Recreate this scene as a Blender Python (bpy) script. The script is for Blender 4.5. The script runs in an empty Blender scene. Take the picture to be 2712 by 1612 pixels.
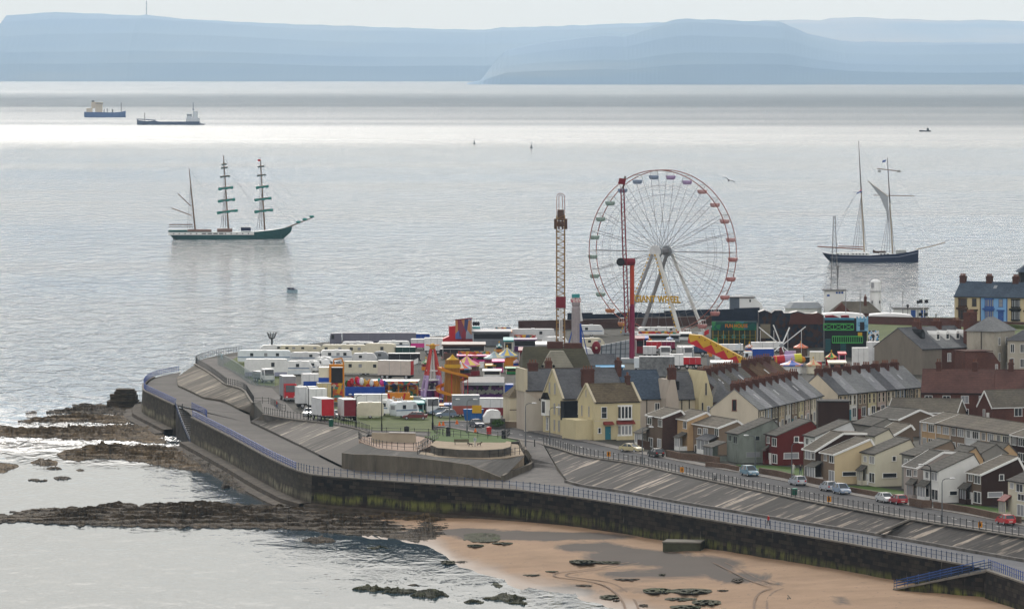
import bpy, bmesh, math, random
from mathutils import Vector, Matrix, noise as mnoise

random.seed(7)
scene = bpy.context.scene
COL = scene.collection
R = math.radians

# ------------------------------------------------------------------ camera
# A level telephoto view from a high place; the shift keeps verticals vertical.
F, CX, HY, CAMZ = 15000.0, 1356.0, 170.0, 76.0      # focal length, centre, horizon row (photo pixels), eye height (m)
cam_d = bpy.data.cameras.new("camera")
cam = bpy.data.objects.new("camera", cam_d)
COL.objects.link(cam)
cam.location = (0, 0, CAMZ)
cam.rotation_euler = (R(90), 0, 0)
cam_d.sensor_fit = 'HORIZONTAL'
cam_d.sensor_width = 36.0
cam_d.lens = 36.0 * F / 2712.0
cam_d.shift_y = -(806.0 - HY) / 2712.0
cam_d.clip_start = 1.0
cam_d.clip_end = 90000.0
scene.camera = cam

# ------------------------------------------------------------------ sky and sun
SUN_EL, SUN_AZ = 27.0, -8.0            # degrees; azimuth from straight ahead, negative = to the left
world = bpy.data.worlds.new("World")
scene.world = world
world.use_nodes = True
wn, wl = world.node_tree.nodes, world.node_tree.links
wn.clear()
wo = wn.new("ShaderNodeOutputWorld")
bg = wn.new("ShaderNodeBackground")
sky = wn.new("ShaderNodeTexSky")
sky.sky_type = 'NISHITA'
sky.sun_disc = False
sky.sun_elevation = R(SUN_EL)
sky.sun_rotation = R(SUN_AZ)
sky.air_density = 1.0
sky.dust_density = 9.0
sky.ozone_density = 1.0
hs = wn.new("ShaderNodeHueSaturation")
hs.inputs["Saturation"].default_value = 0.3
wl.new(sky.outputs[0], hs.inputs["Color"])
# thin bright cloud low over the horizon, warmer than the blue above it
wg = wn.new("ShaderNodeNewGeometry")
wsep = wn.new("ShaderNodeSeparateXYZ"); wl.new(wg.outputs["Incoming"], wsep.inputs[0])
wel = wn.new("ShaderNodeMath"); wel.operation = 'MULTIPLY'; wel.inputs[1].default_value = -1.0
wl.new(wsep.outputs[2], wel.inputs[0])
wr = wn.new("ShaderNodeValToRGB")
wr.color_ramp.elements[0].position = 0.09; wr.color_ramp.elements[0].color = (1, 1, 1, 1)
wr.color_ramp.elements[1].position = 0.20; wr.color_ramp.elements[1].color = (0, 0, 0, 1)
wl.new(wel.outputs[0], wr.inputs[0])
wm = wn.new("ShaderNodeMix"); wm.data_type = 'RGBA'
wm.inputs[7].default_value = (12.0, 11.3, 10.1, 1)
# a thin even cloud sheet over the whole sky
wc = wn.new("ShaderNodeMix"); wc.data_type = 'RGBA'
wf = wn.new("ShaderNodeMapRange")          # thin towards the sun, thick behind the camera
wf.inputs[1].default_value = -0.5; wf.inputs[2].default_value = 0.9      # Incoming points back along the ray
wf.inputs[3].default_value = 0.22; wf.inputs[4].default_value = 1.0
wl.new(wsep.outputs[1], wf.inputs[0]); wl.new(wf.outputs[0], wc.inputs[0])
wc.inputs[7].default_value = (15.0, 14.8, 14.6, 1)
wl.new(hs.outputs[0], wc.inputs[6])
wl.new(wr.outputs[0], wm.inputs[0]); wl.new(wc.outputs[2], wm.inputs[6])
wl.new(wm.outputs[2], bg.inputs["Color"])
bg.inputs["Strength"].default_value = 0.09
wl.new(bg.outputs[0], wo.inputs[0])
sun_d = bpy.data.lights.new("sun", 'SUN')
sun_d.energy = 1.6
sun_d.angle = R(10)
sun_d.color = (1.0, 0.95, 0.88)
sun = bpy.data.objects.new("sun", sun_d)
COL.objects.link(sun)
sun.rotation_euler = (R(SUN_EL - 90), 0, R(-SUN_AZ))
scene.view_settings.view_transform = 'Standard'
scene.view_settings.look = 'None'
scene.view_settings.exposure = 0.0
scene.view_settings.gamma = 1.0
scene.cycles.max_bounces = 6
scene.cycles.diffuse_bounces = 3
scene.cycles.glossy_bounces = 3
scene.cycles.volume_bounces = 1
scene.cycles.transparent_max_bounces = 8
scene.cycles.caustics_reflective = False
scene.cycles.caustics_refractive = False
scene.cycles.sample_clamp_indirect = 6.0
scene.cycles.use_denoising = True

# ------------------------------------------------------------------ placing
ZG, ZP = 8.5, 6.0                       # upper ground, promenade

def sc_at(py, z):                       # photo pixels per metre for a point at height z seen on row py
 return (py - HY) / (CAMZ - z)

def W(px, py, z=ZG):
 s = sc_at(py, z)
 return Vector(((px - CX) / s, F / s, z))

def WD(px, D, z):                       # a point at known distance on column px
 return Vector(((px - CX) * D / F, D, z))

def pix(v):
 s = F / v[1]
 return (CX + v[0] * s, HY + (CAMZ - v[2]) * s)

# ------------------------------------------------------------------ materials
MATS = {}

def mat(name, col, rough=0.75, var=0.12, scale=0.6, metal=0.0, streak=None, spec=0.12, bump=0.0, fine=True):
 if name in MATS:
  return MATS[name]
 m = bpy.data.materials.new(name)
 m.use_nodes = True
 n, l = m.node_tree.nodes, m.node_tree.links
 b = n["Principled BSDF"]
 b.inputs["Roughness"].default_value = rough
 b.inputs["Metallic"].default_value = metal
 b.inputs["Specular IOR Level"].default_value = spec
 if var > 0:
  g = n.new("ShaderNodeNewGeometry")
  mp = n.new("ShaderNodeMapping")
  mp.inputs["Scale"].default_value = streak or (1, 1, 1)
  l.new(g.outputs["Position"], mp.inputs[0])
  t = n.new("ShaderNodeTexNoise")
  t.inputs["Scale"].default_value = scale
  t.inputs["Detail"].default_value = 6.0 if fine else 2.0
  t.inputs["Roughness"].default_value = 0.7
  l.new(mp.outputs[0], t.inputs["Vector"])
  r = n.new("ShaderNodeValToRGB")
  r.color_ramp.elements[0].position = 0.3
  r.color_ramp.elements[1].position = 0.7
  r.color_ramp.elements[0].color = (*[max(0, c * (1 - var)) for c in col], 1)
  r.color_ramp.elements[1].color = (*[min(1, c * (1 + var)) for c in col], 1)
  l.new(t.outputs["Fac"], r.inputs[0])
  l.new(r.outputs[0], b.inputs["Base Color"])
  if bump:
   bp = n.new("ShaderNodeBump")
   bp.inputs["Strength"].default_value = bump
   bp.inputs["Distance"].default_value = 0.3
   l.new(t.outputs["Fac"], bp.inputs["Height"])
   l.new(bp.outputs[0], b.inputs["Normal"])
 else:
  b.inputs["Base Color"].default_value = (*col, 1)
 MATS[name] = m
 return m

def nodes_of(name, rough=0.8):
 m = bpy.data.materials.new(name)
 m.use_nodes = True
 MATS[name] = m
 n, l = m.node_tree.nodes, m.node_tree.links
 b = n["Principled BSDF"]
 b.inputs["Roughness"].default_value = rough
 b.inputs["Specular IOR Level"].default_value = 0.1
 return m, n, l, b

def ramp(n, stops, interp='LINEAR'):
 r = n.new("ShaderNodeValToRGB")
 r.color_ramp.interpolation = interp
 e = r.color_ramp.elements
 while len(e) < len(stops):
  e.new(0.5)
 for el, (p, c) in zip(e, stops):
  el.position = p
  el.color = (*c, 1) if len(c) == 3 else c
 return r

def tex(n, l, vec, scale, detail=4, rough=0.6, stretch=None, dist=0.0):
 if stretch:
  mp = n.new("ShaderNodeMapping")
  mp.inputs["Scale"].default_value = stretch
  l.new(vec, mp.inputs[0])
  vec = mp.outputs[0]
 t = n.new("ShaderNodeTexNoise")
 t.inputs["Scale"].default_value = scale
 t.inputs["Detail"].default_value = detail
 t.inputs["Roughness"].default_value = rough
 t.inputs["Distortion"].default_value = dist
 l.new(vec, t.inputs["Vector"])
 return t.outputs["Fac"]

def mixc(n, l, fac, a, b, mode='MIX'):
 x = n.new("ShaderNodeMix")
 x.data_type = 'RGBA'
 x.blend_type = mode
 for inp, val in ((x.inputs[0], fac), (x.inputs[6], a), (x.inputs[7], b)):
  if isinstance(val, (int, float)):
   inp.default_value = val
  elif isinstance(val, tuple):
   inp.default_value = (*val, 1)
  else:
   l.new(val, inp)
 return x.outputs[2]

def mth(n, l, op, a, b=None, clamp=False):
 x = n.new("ShaderNodeMath")
 x.operation = op
 x.use_clamp = clamp
 for inp, val in ((x.inputs[0], a), (x.inputs[1], b)):
  if val is None:
   continue
  if isinstance(val, (int, float)):
   inp.default_value = val
  else:
   l.new(val, inp)
 return x.outputs[0]

# ------------------------------------------------------------------ mesh building
class MB:
 def __init__(self):
  self.v, self.f, self.mi, self.uv = [], [], [], []
 def _add(self, pts, faces, mi=0):
  o = len(self.v)
  self.v += [tuple(p) for p in pts]
  for f in faces:
   self.f.append([i + o for i in f])
   self.mi.append(mi)
   self.uv.append(None)
  return self
 def poly(self, pts, mi=0, uv=None):
  self._add(pts, [list(range(len(pts)))], mi)
  self.uv[-1] = uv
  return self
 def box(self, x0, x1, y0, y1, z0, z1, mi=0):
  p = [(x0, y0, z0), (x1, y0, z0), (x1, y1, z0), (x0, y1, z0), (x0, y0, z1), (x1, y0, z1), (x1, y1, z1), (x0, y1, z1)]
  return self._add(p, [(3, 2, 1, 0), (4, 5, 6, 7), (0, 1, 5, 4), (1, 2, 6, 5), (2, 3, 7, 6), (3, 0, 4, 7)], mi)
 def cbox(self, c, sx, sy, sz, mi=0):            # centred on x, y; standing on z
  return self.box(c[0] - sx / 2, c[0] + sx / 2, c[1] - sy / 2, c[1] + sy / 2, c[2], c[2] + sz, mi)
 def bar(self, a, b, w, h=None, mi=0):
  a, b = Vector(a), Vector(b)
  d = (b - a)
  if d.length < 1e-6:
   return self
  d.normalize()
  up = Vector((0, 0, 1)) if abs(d.z) < 0.95 else Vector((0, 1, 0))
  s = d.cross(up).normalized()
  t = s.cross(d).normalized()
  h = h or w
  p = []
  for q in (a, b):
   for i, j in ((-1, -1), (1, -1), (1, 1), (-1, 1)):
    p.append(q + s * (i * w / 2) + t * (j * h / 2))
  return self._add(p, [(0, 1, 2, 3), (7, 6, 5, 4), (0, 4, 5, 1), (1, 5, 6, 2), (2, 6, 7, 3), (3, 7, 4, 0)], mi)
 def tube(self, a, b, r, n=6, r2=None, mi=0, caps=True):
  a, b = Vector(a), Vector(b)
  d = (b - a)
  if d.length < 1e-6:
   return self
  d.normalize()
  up = Vector((0, 0, 1)) if abs(d.z) < 0.95 else Vector((0, 1, 0))
  s = d.cross(up).normalized()
  t = s.cross(d).normalized()
  r2 = r if r2 is None else r2
  p = []
  for q, rr in ((a, r), (b, r2)):
   for i in range(n):
    an = 2 * math.pi * i / n
    p.append(q + s * (rr * math.cos(an)) + t * (rr * math.sin(an)))
  fs = [(i, (i + 1) % n, n + (i + 1) % n, n + i) for i in range(n)]
  if caps:
   fs += [tuple(range(n - 1, -1, -1)), tuple(range(n, 2 * n))]
  return self._add(p, fs, mi)
 def path(self, pts, r, n=5, mi=0):
  for a, b in zip(pts, pts[1:]):
   self.tube(a, b, r, n, mi=mi)
  return self
 def prism(self, prof, axis, t0, t1, mi=0, mi_side=None):
  """extrude a closed 2-D outline; axis 'y': prof=(x,z), 'x': prof=(y,z), 'z': prof=(x,y)"""
  n = len(prof)
  def mk(a, b, t):
   return (a, t, b) if axis == 'y' else (t, a, b) if axis == 'x' else (a, b, t)
  p = [mk(a, b, t0) for a, b in prof] + [mk(a, b, t1) for a, b in prof]
  o = len(self.f)
  self._add(p, [tuple(range(n - 1, -1, -1)), tuple(range(n, 2 * n))], mi)
  self._add(p, [(i, (i + 1) % n, n + (i + 1) % n, n + i) for i in range(n)], mi if mi_side is None else mi_side)
  return self
 def lathe(self, prof, c=(0, 0, 0), n=12, mi=0, sx=1.0, sy=1.0, mis=None):
  o = len(self.v)
  for r, z in prof:
   for i in range(n):
    a = 2 * math.pi * i / n
    self.v.append((c[0] + sx * r * math.cos(a), c[1] + sy * r * math.sin(a), c[2] + z))
  for k in range(len(prof) - 1):
   for i in range(n):
    j = (i + 1) % n
    self.f.append([o + k * n + i, o + k * n + j, o + (k + 1) * n + j, o + (k + 1) * n + i])
    self.mi.append(mi if mis is None else mis[i % len(mis)])
    self.uv.append(None)
  return self
 def ball(self, c, r, n=8, sx=1, sy=1, sz=1, mi=0):
  prof = [(r * math.sin(math.pi * k / n), -r * sz * math.cos(math.pi * k / n)) for k in range(n + 1)]
  prof[0] = (0.001, prof[0][1]); prof[-1] = (0.001, prof[-1][1])
  return self.lathe(prof, c, n + 2, mi, sx, sy)
 def build(self, name, mats, parent=None, loc=None, rz=0.0, smooth=False):
  me = bpy.data.meshes.new(name)
  me.from_pydata([tuple(p) for p in self.v], [], self.f)
  if not isinstance(mats, (list, tuple)):
   mats = [mats]
  for m in mats:
   me.materials.append(m)
  me.polygons.foreach_set("material_index", self.mi)
  if any(u is not None for u in self.uv):
   lay = me.uv_layers.new(name="UVMap")
   for p, u in zip(me.polygons, self.uv):
    if u:
     for li, c in zip(p.loop_indices, u):
      lay.data[li].uv = c
  me.validate()
  bm = bmesh.new()
  bm.from_mesh(me)
  bmesh.ops.recalc_face_normals(bm, faces=bm.faces)
  bm.to_mesh(me)
  bm.free()
  if smooth:
   me.polygons.foreach_set("use_smooth", [True] * len(me.polygons))
  o = bpy.data.objects.new(name, me)
  COL.objects.link(o)
  if parent is not None:
   o.parent = parent
  if loc is not None:
   o.location = loc
  o.rotation_euler = (0, 0, rz)
  return o

def tag(o, label=None, cat=None, group=None, kind=None):
 if label: o["label"] = label
 if cat: o["category"] = cat
 if group: o["group"] = group
 if kind: o["kind"] = kind
 return o

def thing(name, label, cat, loc=(0, 0, 0), rz=0.0, group=None):
 o = bpy.data.objects.new(name, None)
 o.empty_display_size = 0.5
 COL.objects.link(o)
 o.location = loc
 o.rotation_euler = (0, 0, rz)
 return tag(o, label, cat, group)

def struct(name, mb, mats, **k):
 o = mb.build(name, mats, **k)
 o["kind"] = "structure"
 return o

KIDS = {}
def clone(root, loc, rz=None, label=None, group=None):
 """a copy of a thing with copies of its parts and their sub-parts (mesh data shared)"""
 r = root.copy(); COL.objects.link(r)
 r.location = loc
 if rz is not None: r.rotation_euler = (0, 0, rz)
 if label: r["label"] = label
 if group: r["group"] = group
 for ch in kids(root):
  c = ch.copy(); COL.objects.link(c); c.parent = r
  for g in kids(ch):
   d = g.copy(); COL.objects.link(d); d.parent = c
 return r

def kids(o):
 return [c for c in COL.objects if c.parent == o] if o.name not in KIDS else KIDS[o.name]

def shade(col, k):
 return tuple(max(0, min(1, c * k)) for c in col)

def resample(pts, n):
 pts = [Vector(p) for p in pts]
 L = [0]
 for a, b in zip(pts, pts[1:]):
  L.append(L[-1] + (b - a).length)
 out, k = [], 0
 for i in range(n):
  t = L[-1] * i / (n - 1)
  while k < len(L) - 2 and L[k + 1] < t:
   k += 1
  s = (t - L[k]) / max(1e-9, L[k + 1] - L[k])
  out.append(pts[k].lerp(pts[k + 1], s))
 return out, L[-1]

def smooth_line(pts, it=2):
 pts = [Vector(p) for p in pts]
 for _ in range(it):
  q = [pts[0]]
  for a, b in zip(pts, pts[1:]):
   q += [a.lerp(b, 0.25), a.lerp(b, 0.75)]
  q.append(pts[-1])
  pts = q
 return pts

def strip(mb, A, B, n=60, rows=1, mi=0, jit=0.0):
 """a sheet between two polylines, UV = (metres along, 0..1 across)"""
 a, La = resample(A, n)
 b, Lb = resample(B, n)
 for i in range(n - 1):
  for k in range(rows):
   t0, t1 = k / rows, (k + 1) / rows
   u0, u1 = La * i / (n - 1), La * (i + 1) / (n - 1)
   mb.poly([a[i].lerp(b[i], t0), a[i + 1].lerp(b[i + 1], t0), a[i + 1].lerp(b[i + 1], t1), a[i].lerp(b[i], t1)], mi,
     [(u0, t0), (u1, t0), (u1, t1), (u0, t1)])
 return mb

def flatpoly(mb, pts, mi=0):
 return mb.poly(pts, mi)

def offset_line(pts, d):
 """shift a polyline sideways in plan; positive = to the left of its direction"""
 out = []
 for i, p in enumerate(pts):
  a = pts[max(0, i - 1)]
  b = pts[min(len(pts) - 1, i + 1)]
  t = (b - a); t.z = 0; t.normalize()
  out.append(p + Vector((-t.y, t.x, 0)) * d)
 return out

PXL = lambda L, z=ZG: [W(x, y, z) for x, y in L]
# ================================================================== SEA, HILLS, HAZE
def sea_material():
 m, n, l, b = nodes_of("sea_water", 0.2)
 g = n.new("ShaderNodeNewGeometry").outputs["Position"]
 # long crests, then chop, then ripples
 h0 = tex(n, l, g, 0.16, 3, 0.6, (1.1, 0.33, 1), 0.4)
 h1 = tex(n, l, g, 0.05, 2, 0.5, (1.0, 0.6, 1))
 h2 = tex(n, l, g, 0.45, 4, 0.65, (1.0, 0.4, 1))
 cr = ramp(n, [(0.38, (0, 0, 0)), (0.62, (1, 1, 1))], 'EASE')
 l.new(h0, cr.inputs[0])
 h = mth(n, l, 'ADD', mth(n, l, 'ADD', mth(n, l, 'MULTIPLY', cr.outputs[0], 0.45), mth(n, l, 'MULTIPLY', h1, 1.2)), mth(n, l, 'MULTIPLY', h2, 0.55))
 bp = n.new("ShaderNodeBump")
 bp.inputs["Strength"].default_value = 0.5
 bp.inputs["Distance"].default_value = 6.0
 l.new(h, bp.inputs["Height"])
 # wind patches: calmer and rougher water
 sep = n.new("ShaderNodeSeparateXYZ"); l.new(g, sep.inputs[0])
 patch = tex(n, l, g, 0.0022, 3, 0.6, (0.5, 1.0, 1))
 y = sep.outputs[1]
 near = n.new("ShaderNodeMapRange")           # sheltered water over the rock shelf is nearly flat
 near.inputs[1].default_value = 1060; near.inputs[2].default_value = 1330
 near.inputs[3].default_value = 0.03; near.inputs[4].default_value = 1.0
 l.new(y, near.inputs[0])
 xr = n.new("ShaderNodeMapRange")
 l.new(mth(n, l, 'MULTIPLY', near.outputs[0], 1.0), bp.inputs["Strength"])
 l.new(bp.outputs[0], b.inputs["Normal"])
 rr = n.new("ShaderNodeMapRange")
 rr.inputs[1].default_value = 0.35; rr.inputs[2].default_value = 0.65
 rr.inputs[3].default_value = 0.04; rr.inputs[4].default_value = 0.10
 l.new(patch, rr.inputs[0])
 # a band of wind-ruffled water about six kilometres out throws back the sun
 wob = tex(n, l, g, 0.0006, 3, 0.6, (0.25, 1.0, 1))
 yy = mth(n, l, 'ADD', y, mth(n, l, 'MULTIPLY', mth(n, l, 'SUBTRACT', wob, 0.5), 900))
 # beyond it the water is ruffled and darker; here and there slicks
 band = ramp(n, [(0.0, (0.0,) * 3), (0.17, (0.02,) * 3), (0.228, (0.2,) * 3), (0.31, (0.27,) * 3), (0.345, (0.46,) * 3), (0.38, (0.40,) * 3), (0.41, (0.5,) * 3), (0.45, (0.44,) * 3), (0.49, (0.52,) * 3), (0.56, (0.48,) * 3),
     (0.61, (0.62,) * 3), (0.8, (0.62,) * 3), (1, (0.45,) * 3)])
 mr = n.new("ShaderNodeMapRange")
 mr.inputs[1].default_value = 3000; mr.inputs[2].default_value = 15000
 l.new(yy, mr.inputs[0]); l.new(mr.outputs[0], band.inputs[0])
 ro = mth(n, l, 'ADD', mth(n, l, 'MULTIPLY', rr.outputs[0], near.outputs[0]), band.outputs[0])
 l.new(ro, b.inputs["Roughness"])
 sp = n.new("ShaderNodeMapRange")
 sp.inputs[1].default_value = 1040; sp.inputs[2].default_value = 1500; sp.inputs[3].default_value = 0.235; sp.inputs[4].default_value = 0.30
 l.new(y, sp.inputs[0]); l.new(sp.outputs[0], b.inputs["Specular IOR Level"])
 b.inputs["Base Color"].default_value = (0.035, 0.065, 0.09, 1)
 b.inputs["Specular IOR Level"].default_value = 0.33
 b.inputs["IOR"].default_value = 1.34
 return m

mb = MB()
mb.poly([(-9000, -300, 0), (9000, -300, 0), (9000, 28300, 0), (-9000, 28300, 0)])
struct("sea", mb, sea_material())

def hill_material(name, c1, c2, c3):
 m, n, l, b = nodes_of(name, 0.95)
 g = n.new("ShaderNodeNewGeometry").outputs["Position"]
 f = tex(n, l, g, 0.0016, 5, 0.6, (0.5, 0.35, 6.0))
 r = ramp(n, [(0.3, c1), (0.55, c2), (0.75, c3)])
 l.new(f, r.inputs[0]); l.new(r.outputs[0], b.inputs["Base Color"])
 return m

def headland(name, outline, D, front, back, m, left_cliff=True, rough=6.0):
 """a range of hills: shore line at distance D, crest at D+front, falling away over `back` metres"""
 mb = MB()
 xs = [outline[0][0] + (outline[-1][0] - outline[0][0]) * i / 160 for i in range(161)]
 def yat(x):
  for (a, ya), (b, yb) in zip(outline, outline[1:]):
   if a <= x <= b:
    return ya + (yb - ya) * (x - a) / max(1e-6, b - a)
  return outline[-1][1]
 rows = [(0.0, 0.0), (0.08, 0.28), (0.2, 0.45), (0.45, 0.7), (0.75, 0.92), (1.0, 1.0), (1.25, 0.97), (1.6, 0.7), (2.0, 0.0)]
 grid = []
 for x in xs:
  DC = D + front
  zc = CAMZ - (yat(x) - HY) * DC / F
  X = (x - CX) * DC / F
  col = []
  for t, hz in rows:
   d = D + front * t if t <= 1 else DC + back * (t - 1)
   j = mnoise.noise(Vector((X * 0.0012, d * 0.0012, 3.1))) * rough * (1 if 0 < t < 1 else 0)
   jt = mnoise.noise(Vector((X * 0.02, 7.7, 1.3))) * 3.2 if 0.9 < t < 1.3 else 0
   j2 = mnoise.noise(Vector((X * 0.003, 0, 9.1))) * 90 * (1 - min(t, 1))
   col.append((X, d + j2, max(-2, zc * hz + j * 1.2 + jt) if hz > 0 else -2))
  grid.append(col)
 for i in range(len(grid) - 1):
  for k in range(len(rows) - 1):
   mb.poly([grid[i][k], grid[i + 1][k], grid[i + 1][k + 1], grid[i][k + 1]])
 # close the two ends
 for col in (grid[0], grid[-1]):
  mb.poly(col)
 return struct(name, mb, m, smooth=False)

HM1 = hill_material("far_moor_haze_tint", (0.27, 0.39, 0.54), (0.31, 0.42, 0.54), (0.38, 0.45, 0.52))  # blue of distance haze is painted into all three hill colours
HM3 = hill_material("near_headland_haze_tint", (0.22, 0.33, 0.48), (0.25, 0.36, 0.48), (0.33, 0.40, 0.47))
HM2 = hill_material("far_fields_haze_tint", (0.29, 0.41, 0.54), (0.40, 0.46, 0.54), (0.56, 0.53, 0.53))
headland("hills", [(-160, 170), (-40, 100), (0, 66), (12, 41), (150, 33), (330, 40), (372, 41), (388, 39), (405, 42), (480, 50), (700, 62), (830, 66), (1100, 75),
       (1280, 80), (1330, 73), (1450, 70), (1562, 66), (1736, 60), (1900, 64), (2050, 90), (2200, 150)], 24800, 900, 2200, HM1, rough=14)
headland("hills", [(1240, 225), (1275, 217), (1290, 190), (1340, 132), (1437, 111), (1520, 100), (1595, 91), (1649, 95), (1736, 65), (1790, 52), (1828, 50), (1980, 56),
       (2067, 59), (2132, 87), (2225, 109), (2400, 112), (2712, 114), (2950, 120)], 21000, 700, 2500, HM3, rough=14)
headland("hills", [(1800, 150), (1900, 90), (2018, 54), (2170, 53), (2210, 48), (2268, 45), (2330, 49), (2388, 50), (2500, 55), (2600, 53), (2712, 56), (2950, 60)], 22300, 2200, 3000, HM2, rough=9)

# radio mast on the left hill
D0 = 26000
mb = MB()
p = WD(388, D0, 0); z0 = CAMZ - (41 - HY) * D0 / F; z1 = CAMZ - (2 - HY) * D0 / F
mb.tube((0, 0, z0 - 20), (0, 0, z1), 2.6, 5, r2=1.6)
mb.cbox((0, 0, z0 + 30), 7, 7, 3).cbox((0, 0, z0 + 52), 7, 7, 3)
tag(mb.build("radio_mast", mat("mast_grey", (0.25, 0.25, 0.27), var=0), loc=(p.x, D0, 0)), "thin tall radio mast standing on the far left hilltop", "mast")

# haze: one closed box of even pale air round camera, ground, sea and hills
hz = MB().box(-9500, 9500, -400, 28600, -60, 560).build("haze", None or mat("haze_dummy", (1, 1, 1), var=0))
hm = bpy.data.materials.new("haze_air")
hm.use_nodes = True
hn = hm.node_tree.nodes
hn.clear()
ho = hn.new("ShaderNodeOutputMaterial")
hv = hn.new("ShaderNodeVolumePrincipled")
hv.inputs["Density"].default_value = 2.7e-5
hv.inputs["Color"].default_value = (0.64, 0.83, 1.0, 1)
hv.inputs["Anisotropy"].default_value = 0.1
hm.node_tree.links.new(hv.outputs[0], ho.inputs["Volume"])
hz.data.materials.clear()
hz.data.materials.append(hm)
hz["kind"] = "stuff"
# ================================================================== LAND
U = Vector((0.325, -0.946, 0))           # along the coast road, towards the camera
V = Vector((0.946, 0.325, 0))            # inland

# ---- shore lines, read off as points on level ground
WALL_TOP_FAR = [(470, 986), (440, 991), (405, 999), (384, 1010), (377, 1022), (378, 1034), (400, 1045), (430, 1059), (462, 1074)]
WALL_TOP = [(506, 1106), (560, 1133), (630, 1169), (680, 1197), (714, 1215), (779, 1246), (827, 1258), (911, 1266), (1050, 1276), (1200, 1286), (1331, 1295), (1400, 1301), (1604, 1329),
   (1807, 1365), (1997, 1398), (2100, 1415), (2200, 1432), (2428, 1474), (2570, 1500), (2613, 1508), (2712, 1545), (2860, 1600)]
PROM_IN_FAR = [(480, 985), (468, 1003), (471, 1024), (507, 1040), (538, 1056), (591, 1064), (641, 1090), (661, 1098)]
PROM_IN = [(664, 1120), (700, 1137), (762, 1167), (812, 1191), (860, 1216), (905, 1238), (939, 1247), (994, 1250), (1050, 1254), (1169, 1263), (1331, 1273)]
PROM_IN_R = [(1502, 1277), (1545, 1289), (1662, 1305), (1778, 1328), (1953, 1357), (2100, 1382), (2171, 1393), (2316, 1416), (2456, 1441), (2712, 1486), (2860, 1512)]
BANK_TOP_FAR = [(518, 964), (535, 974), (552, 983), (580, 1003), (600, 1019), (625, 1024), (650, 1033), (660, 1050), (672, 1068)]
BANK_TOP = [(700, 1097), (730, 1103), (760, 1108), (810, 1114), (870, 1121), (925, 1130), (950, 1136), (978, 1146)]
BANK_TOP_R = [(1440, 1178), (1476, 1186), (1545, 1209), (1691, 1229), (1807, 1257), (1997, 1297), (2154, 1329), (2410, 1376), (2712, 1423), (2860, 1446)]

PT_FAR, PT = PXL(WALL_TOP_FAR, ZP), PXL(WALL_TOP, ZP)

# ---- materials
def stone_wall_mat(name, dark, light, green, brown, z_green=2.2, green_amt=0.6):
 m, n, l, b = nodes_of(name, 0.9)
 uv = n.new("ShaderNodeUVMap").outputs[0]
 g = n.new("ShaderNodeNewGeometry").outputs["Position"]
 br = n.new("ShaderNodeTexBrick")
 br.inputs["Scale"].default_value = 1.0
 br.inputs["Brick Width"].default_value = 1.7
 br.inputs["Row Height"].default_value = 0.62
 br.inputs["Mortar Size"].default_value = 0.03
 br.inputs["Bias"].default_value = -0.15
 br.inputs["Color1"].default_value = (*dark, 1)
 br.inputs["Color2"].default_value = (*light, 1)
 br.inputs["Mortar"].default_value = (*shade(dark, 0.45), 1)
 mp = n.new("ShaderNodeMapping"); l.new(uv, mp.inputs[0])
 l.new(mp.outputs[0], br.inputs["Vector"])
 blot = tex(n, l, g, 0.25, 5, 0.7)
 c = mixc(n, l, mth(n, l, 'MULTIPLY', blot, 0.55), br.outputs[0], dark)
 sep = n.new("ShaderNodeSeparateXYZ"); l.new(g, sep.inputs[0])
 z = sep.outputs[2]
 wob = tex(n, l, g, 0.07, 4, 0.6)
 zz = mth(n, l, 'ADD', z, mth(n, l, 'MULTIPLY', mth(n, l, 'SUBTRACT', wob, 0.5), 3.0))
 br_r = ramp(n, [(0, (1, 1, 1)), (0.12, (1, 1, 1)), (0.3, (0, 0, 0)), (1, (0, 0, 0))])
 l.new(mth(n, l, 'DIVIDE', zz, 7.0), br_r.inputs[0])
 c = mixc(n, l, mth(n, l, 'MULTIPLY', br_r.outputs[0], 0.75), c, brown)
 gr = ramp(n, [(0, (0, 0, 0)), (max(0.02, z_green / 7 - 0.13), (0, 0, 0)), (z_green / 7, (1, 1, 1)), (z_green / 7 + 0.05, (1, 1, 1)), (z_green / 7 + 0.16, (0, 0, 0)), (1, (0, 0, 0))])
 l.new(mth(n, l, 'DIVIDE', zz, 7.0), gr.inputs[0])
 drip = ramp(n, [(0.42, (0, 0, 0)), (0.58, (1, 1, 1))])
 l.new(tex(n, l, g, 0.8, 4, 0.7, (1, 1, 0.25)), drip.inputs[0])
 pat = ramp(n, [(0.45, (0, 0, 0)), (0.6, (1, 1, 1))])
 l.new(tex(n, l, g, 0.03, 3, 0.6), pat.inputs[0])
 k = mth(n, l, 'MULTIPLY', mth(n, l, 'MULTIPLY', gr.outputs[0], drip.outputs[0]), mth(n, l, 'ADD', mth(n, l, 'MULTIPLY', pat.outputs[0], 1 - green_amt), green_amt), True)
 c = mixc(n, l, k, c, green)
 st = ramp(n, [(0.66, (0, 0, 0)), (0.8, (0.5,) * 3)])
 l.new(tex(n, l, g, 1.6, 3, 0.7, (1, 1, 0.15)), st.inputs[0])
 c = mixc(n, l, st.outputs[0], c, (0.30, 0.27, 0.22))
 l.new(c, b.inputs["Base Color"])
 bp = n.new("ShaderNodeBump"); bp.inputs["Strength"].default_value = 0.6; bp.inputs["Distance"].default_value = 0.25
 l.new(mth(n, l, 'ADD', br.outputs["Fac"], blot), bp.inputs["Height"]); l.new(bp.outputs[0], b.inputs["Normal"])
 return m

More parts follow.
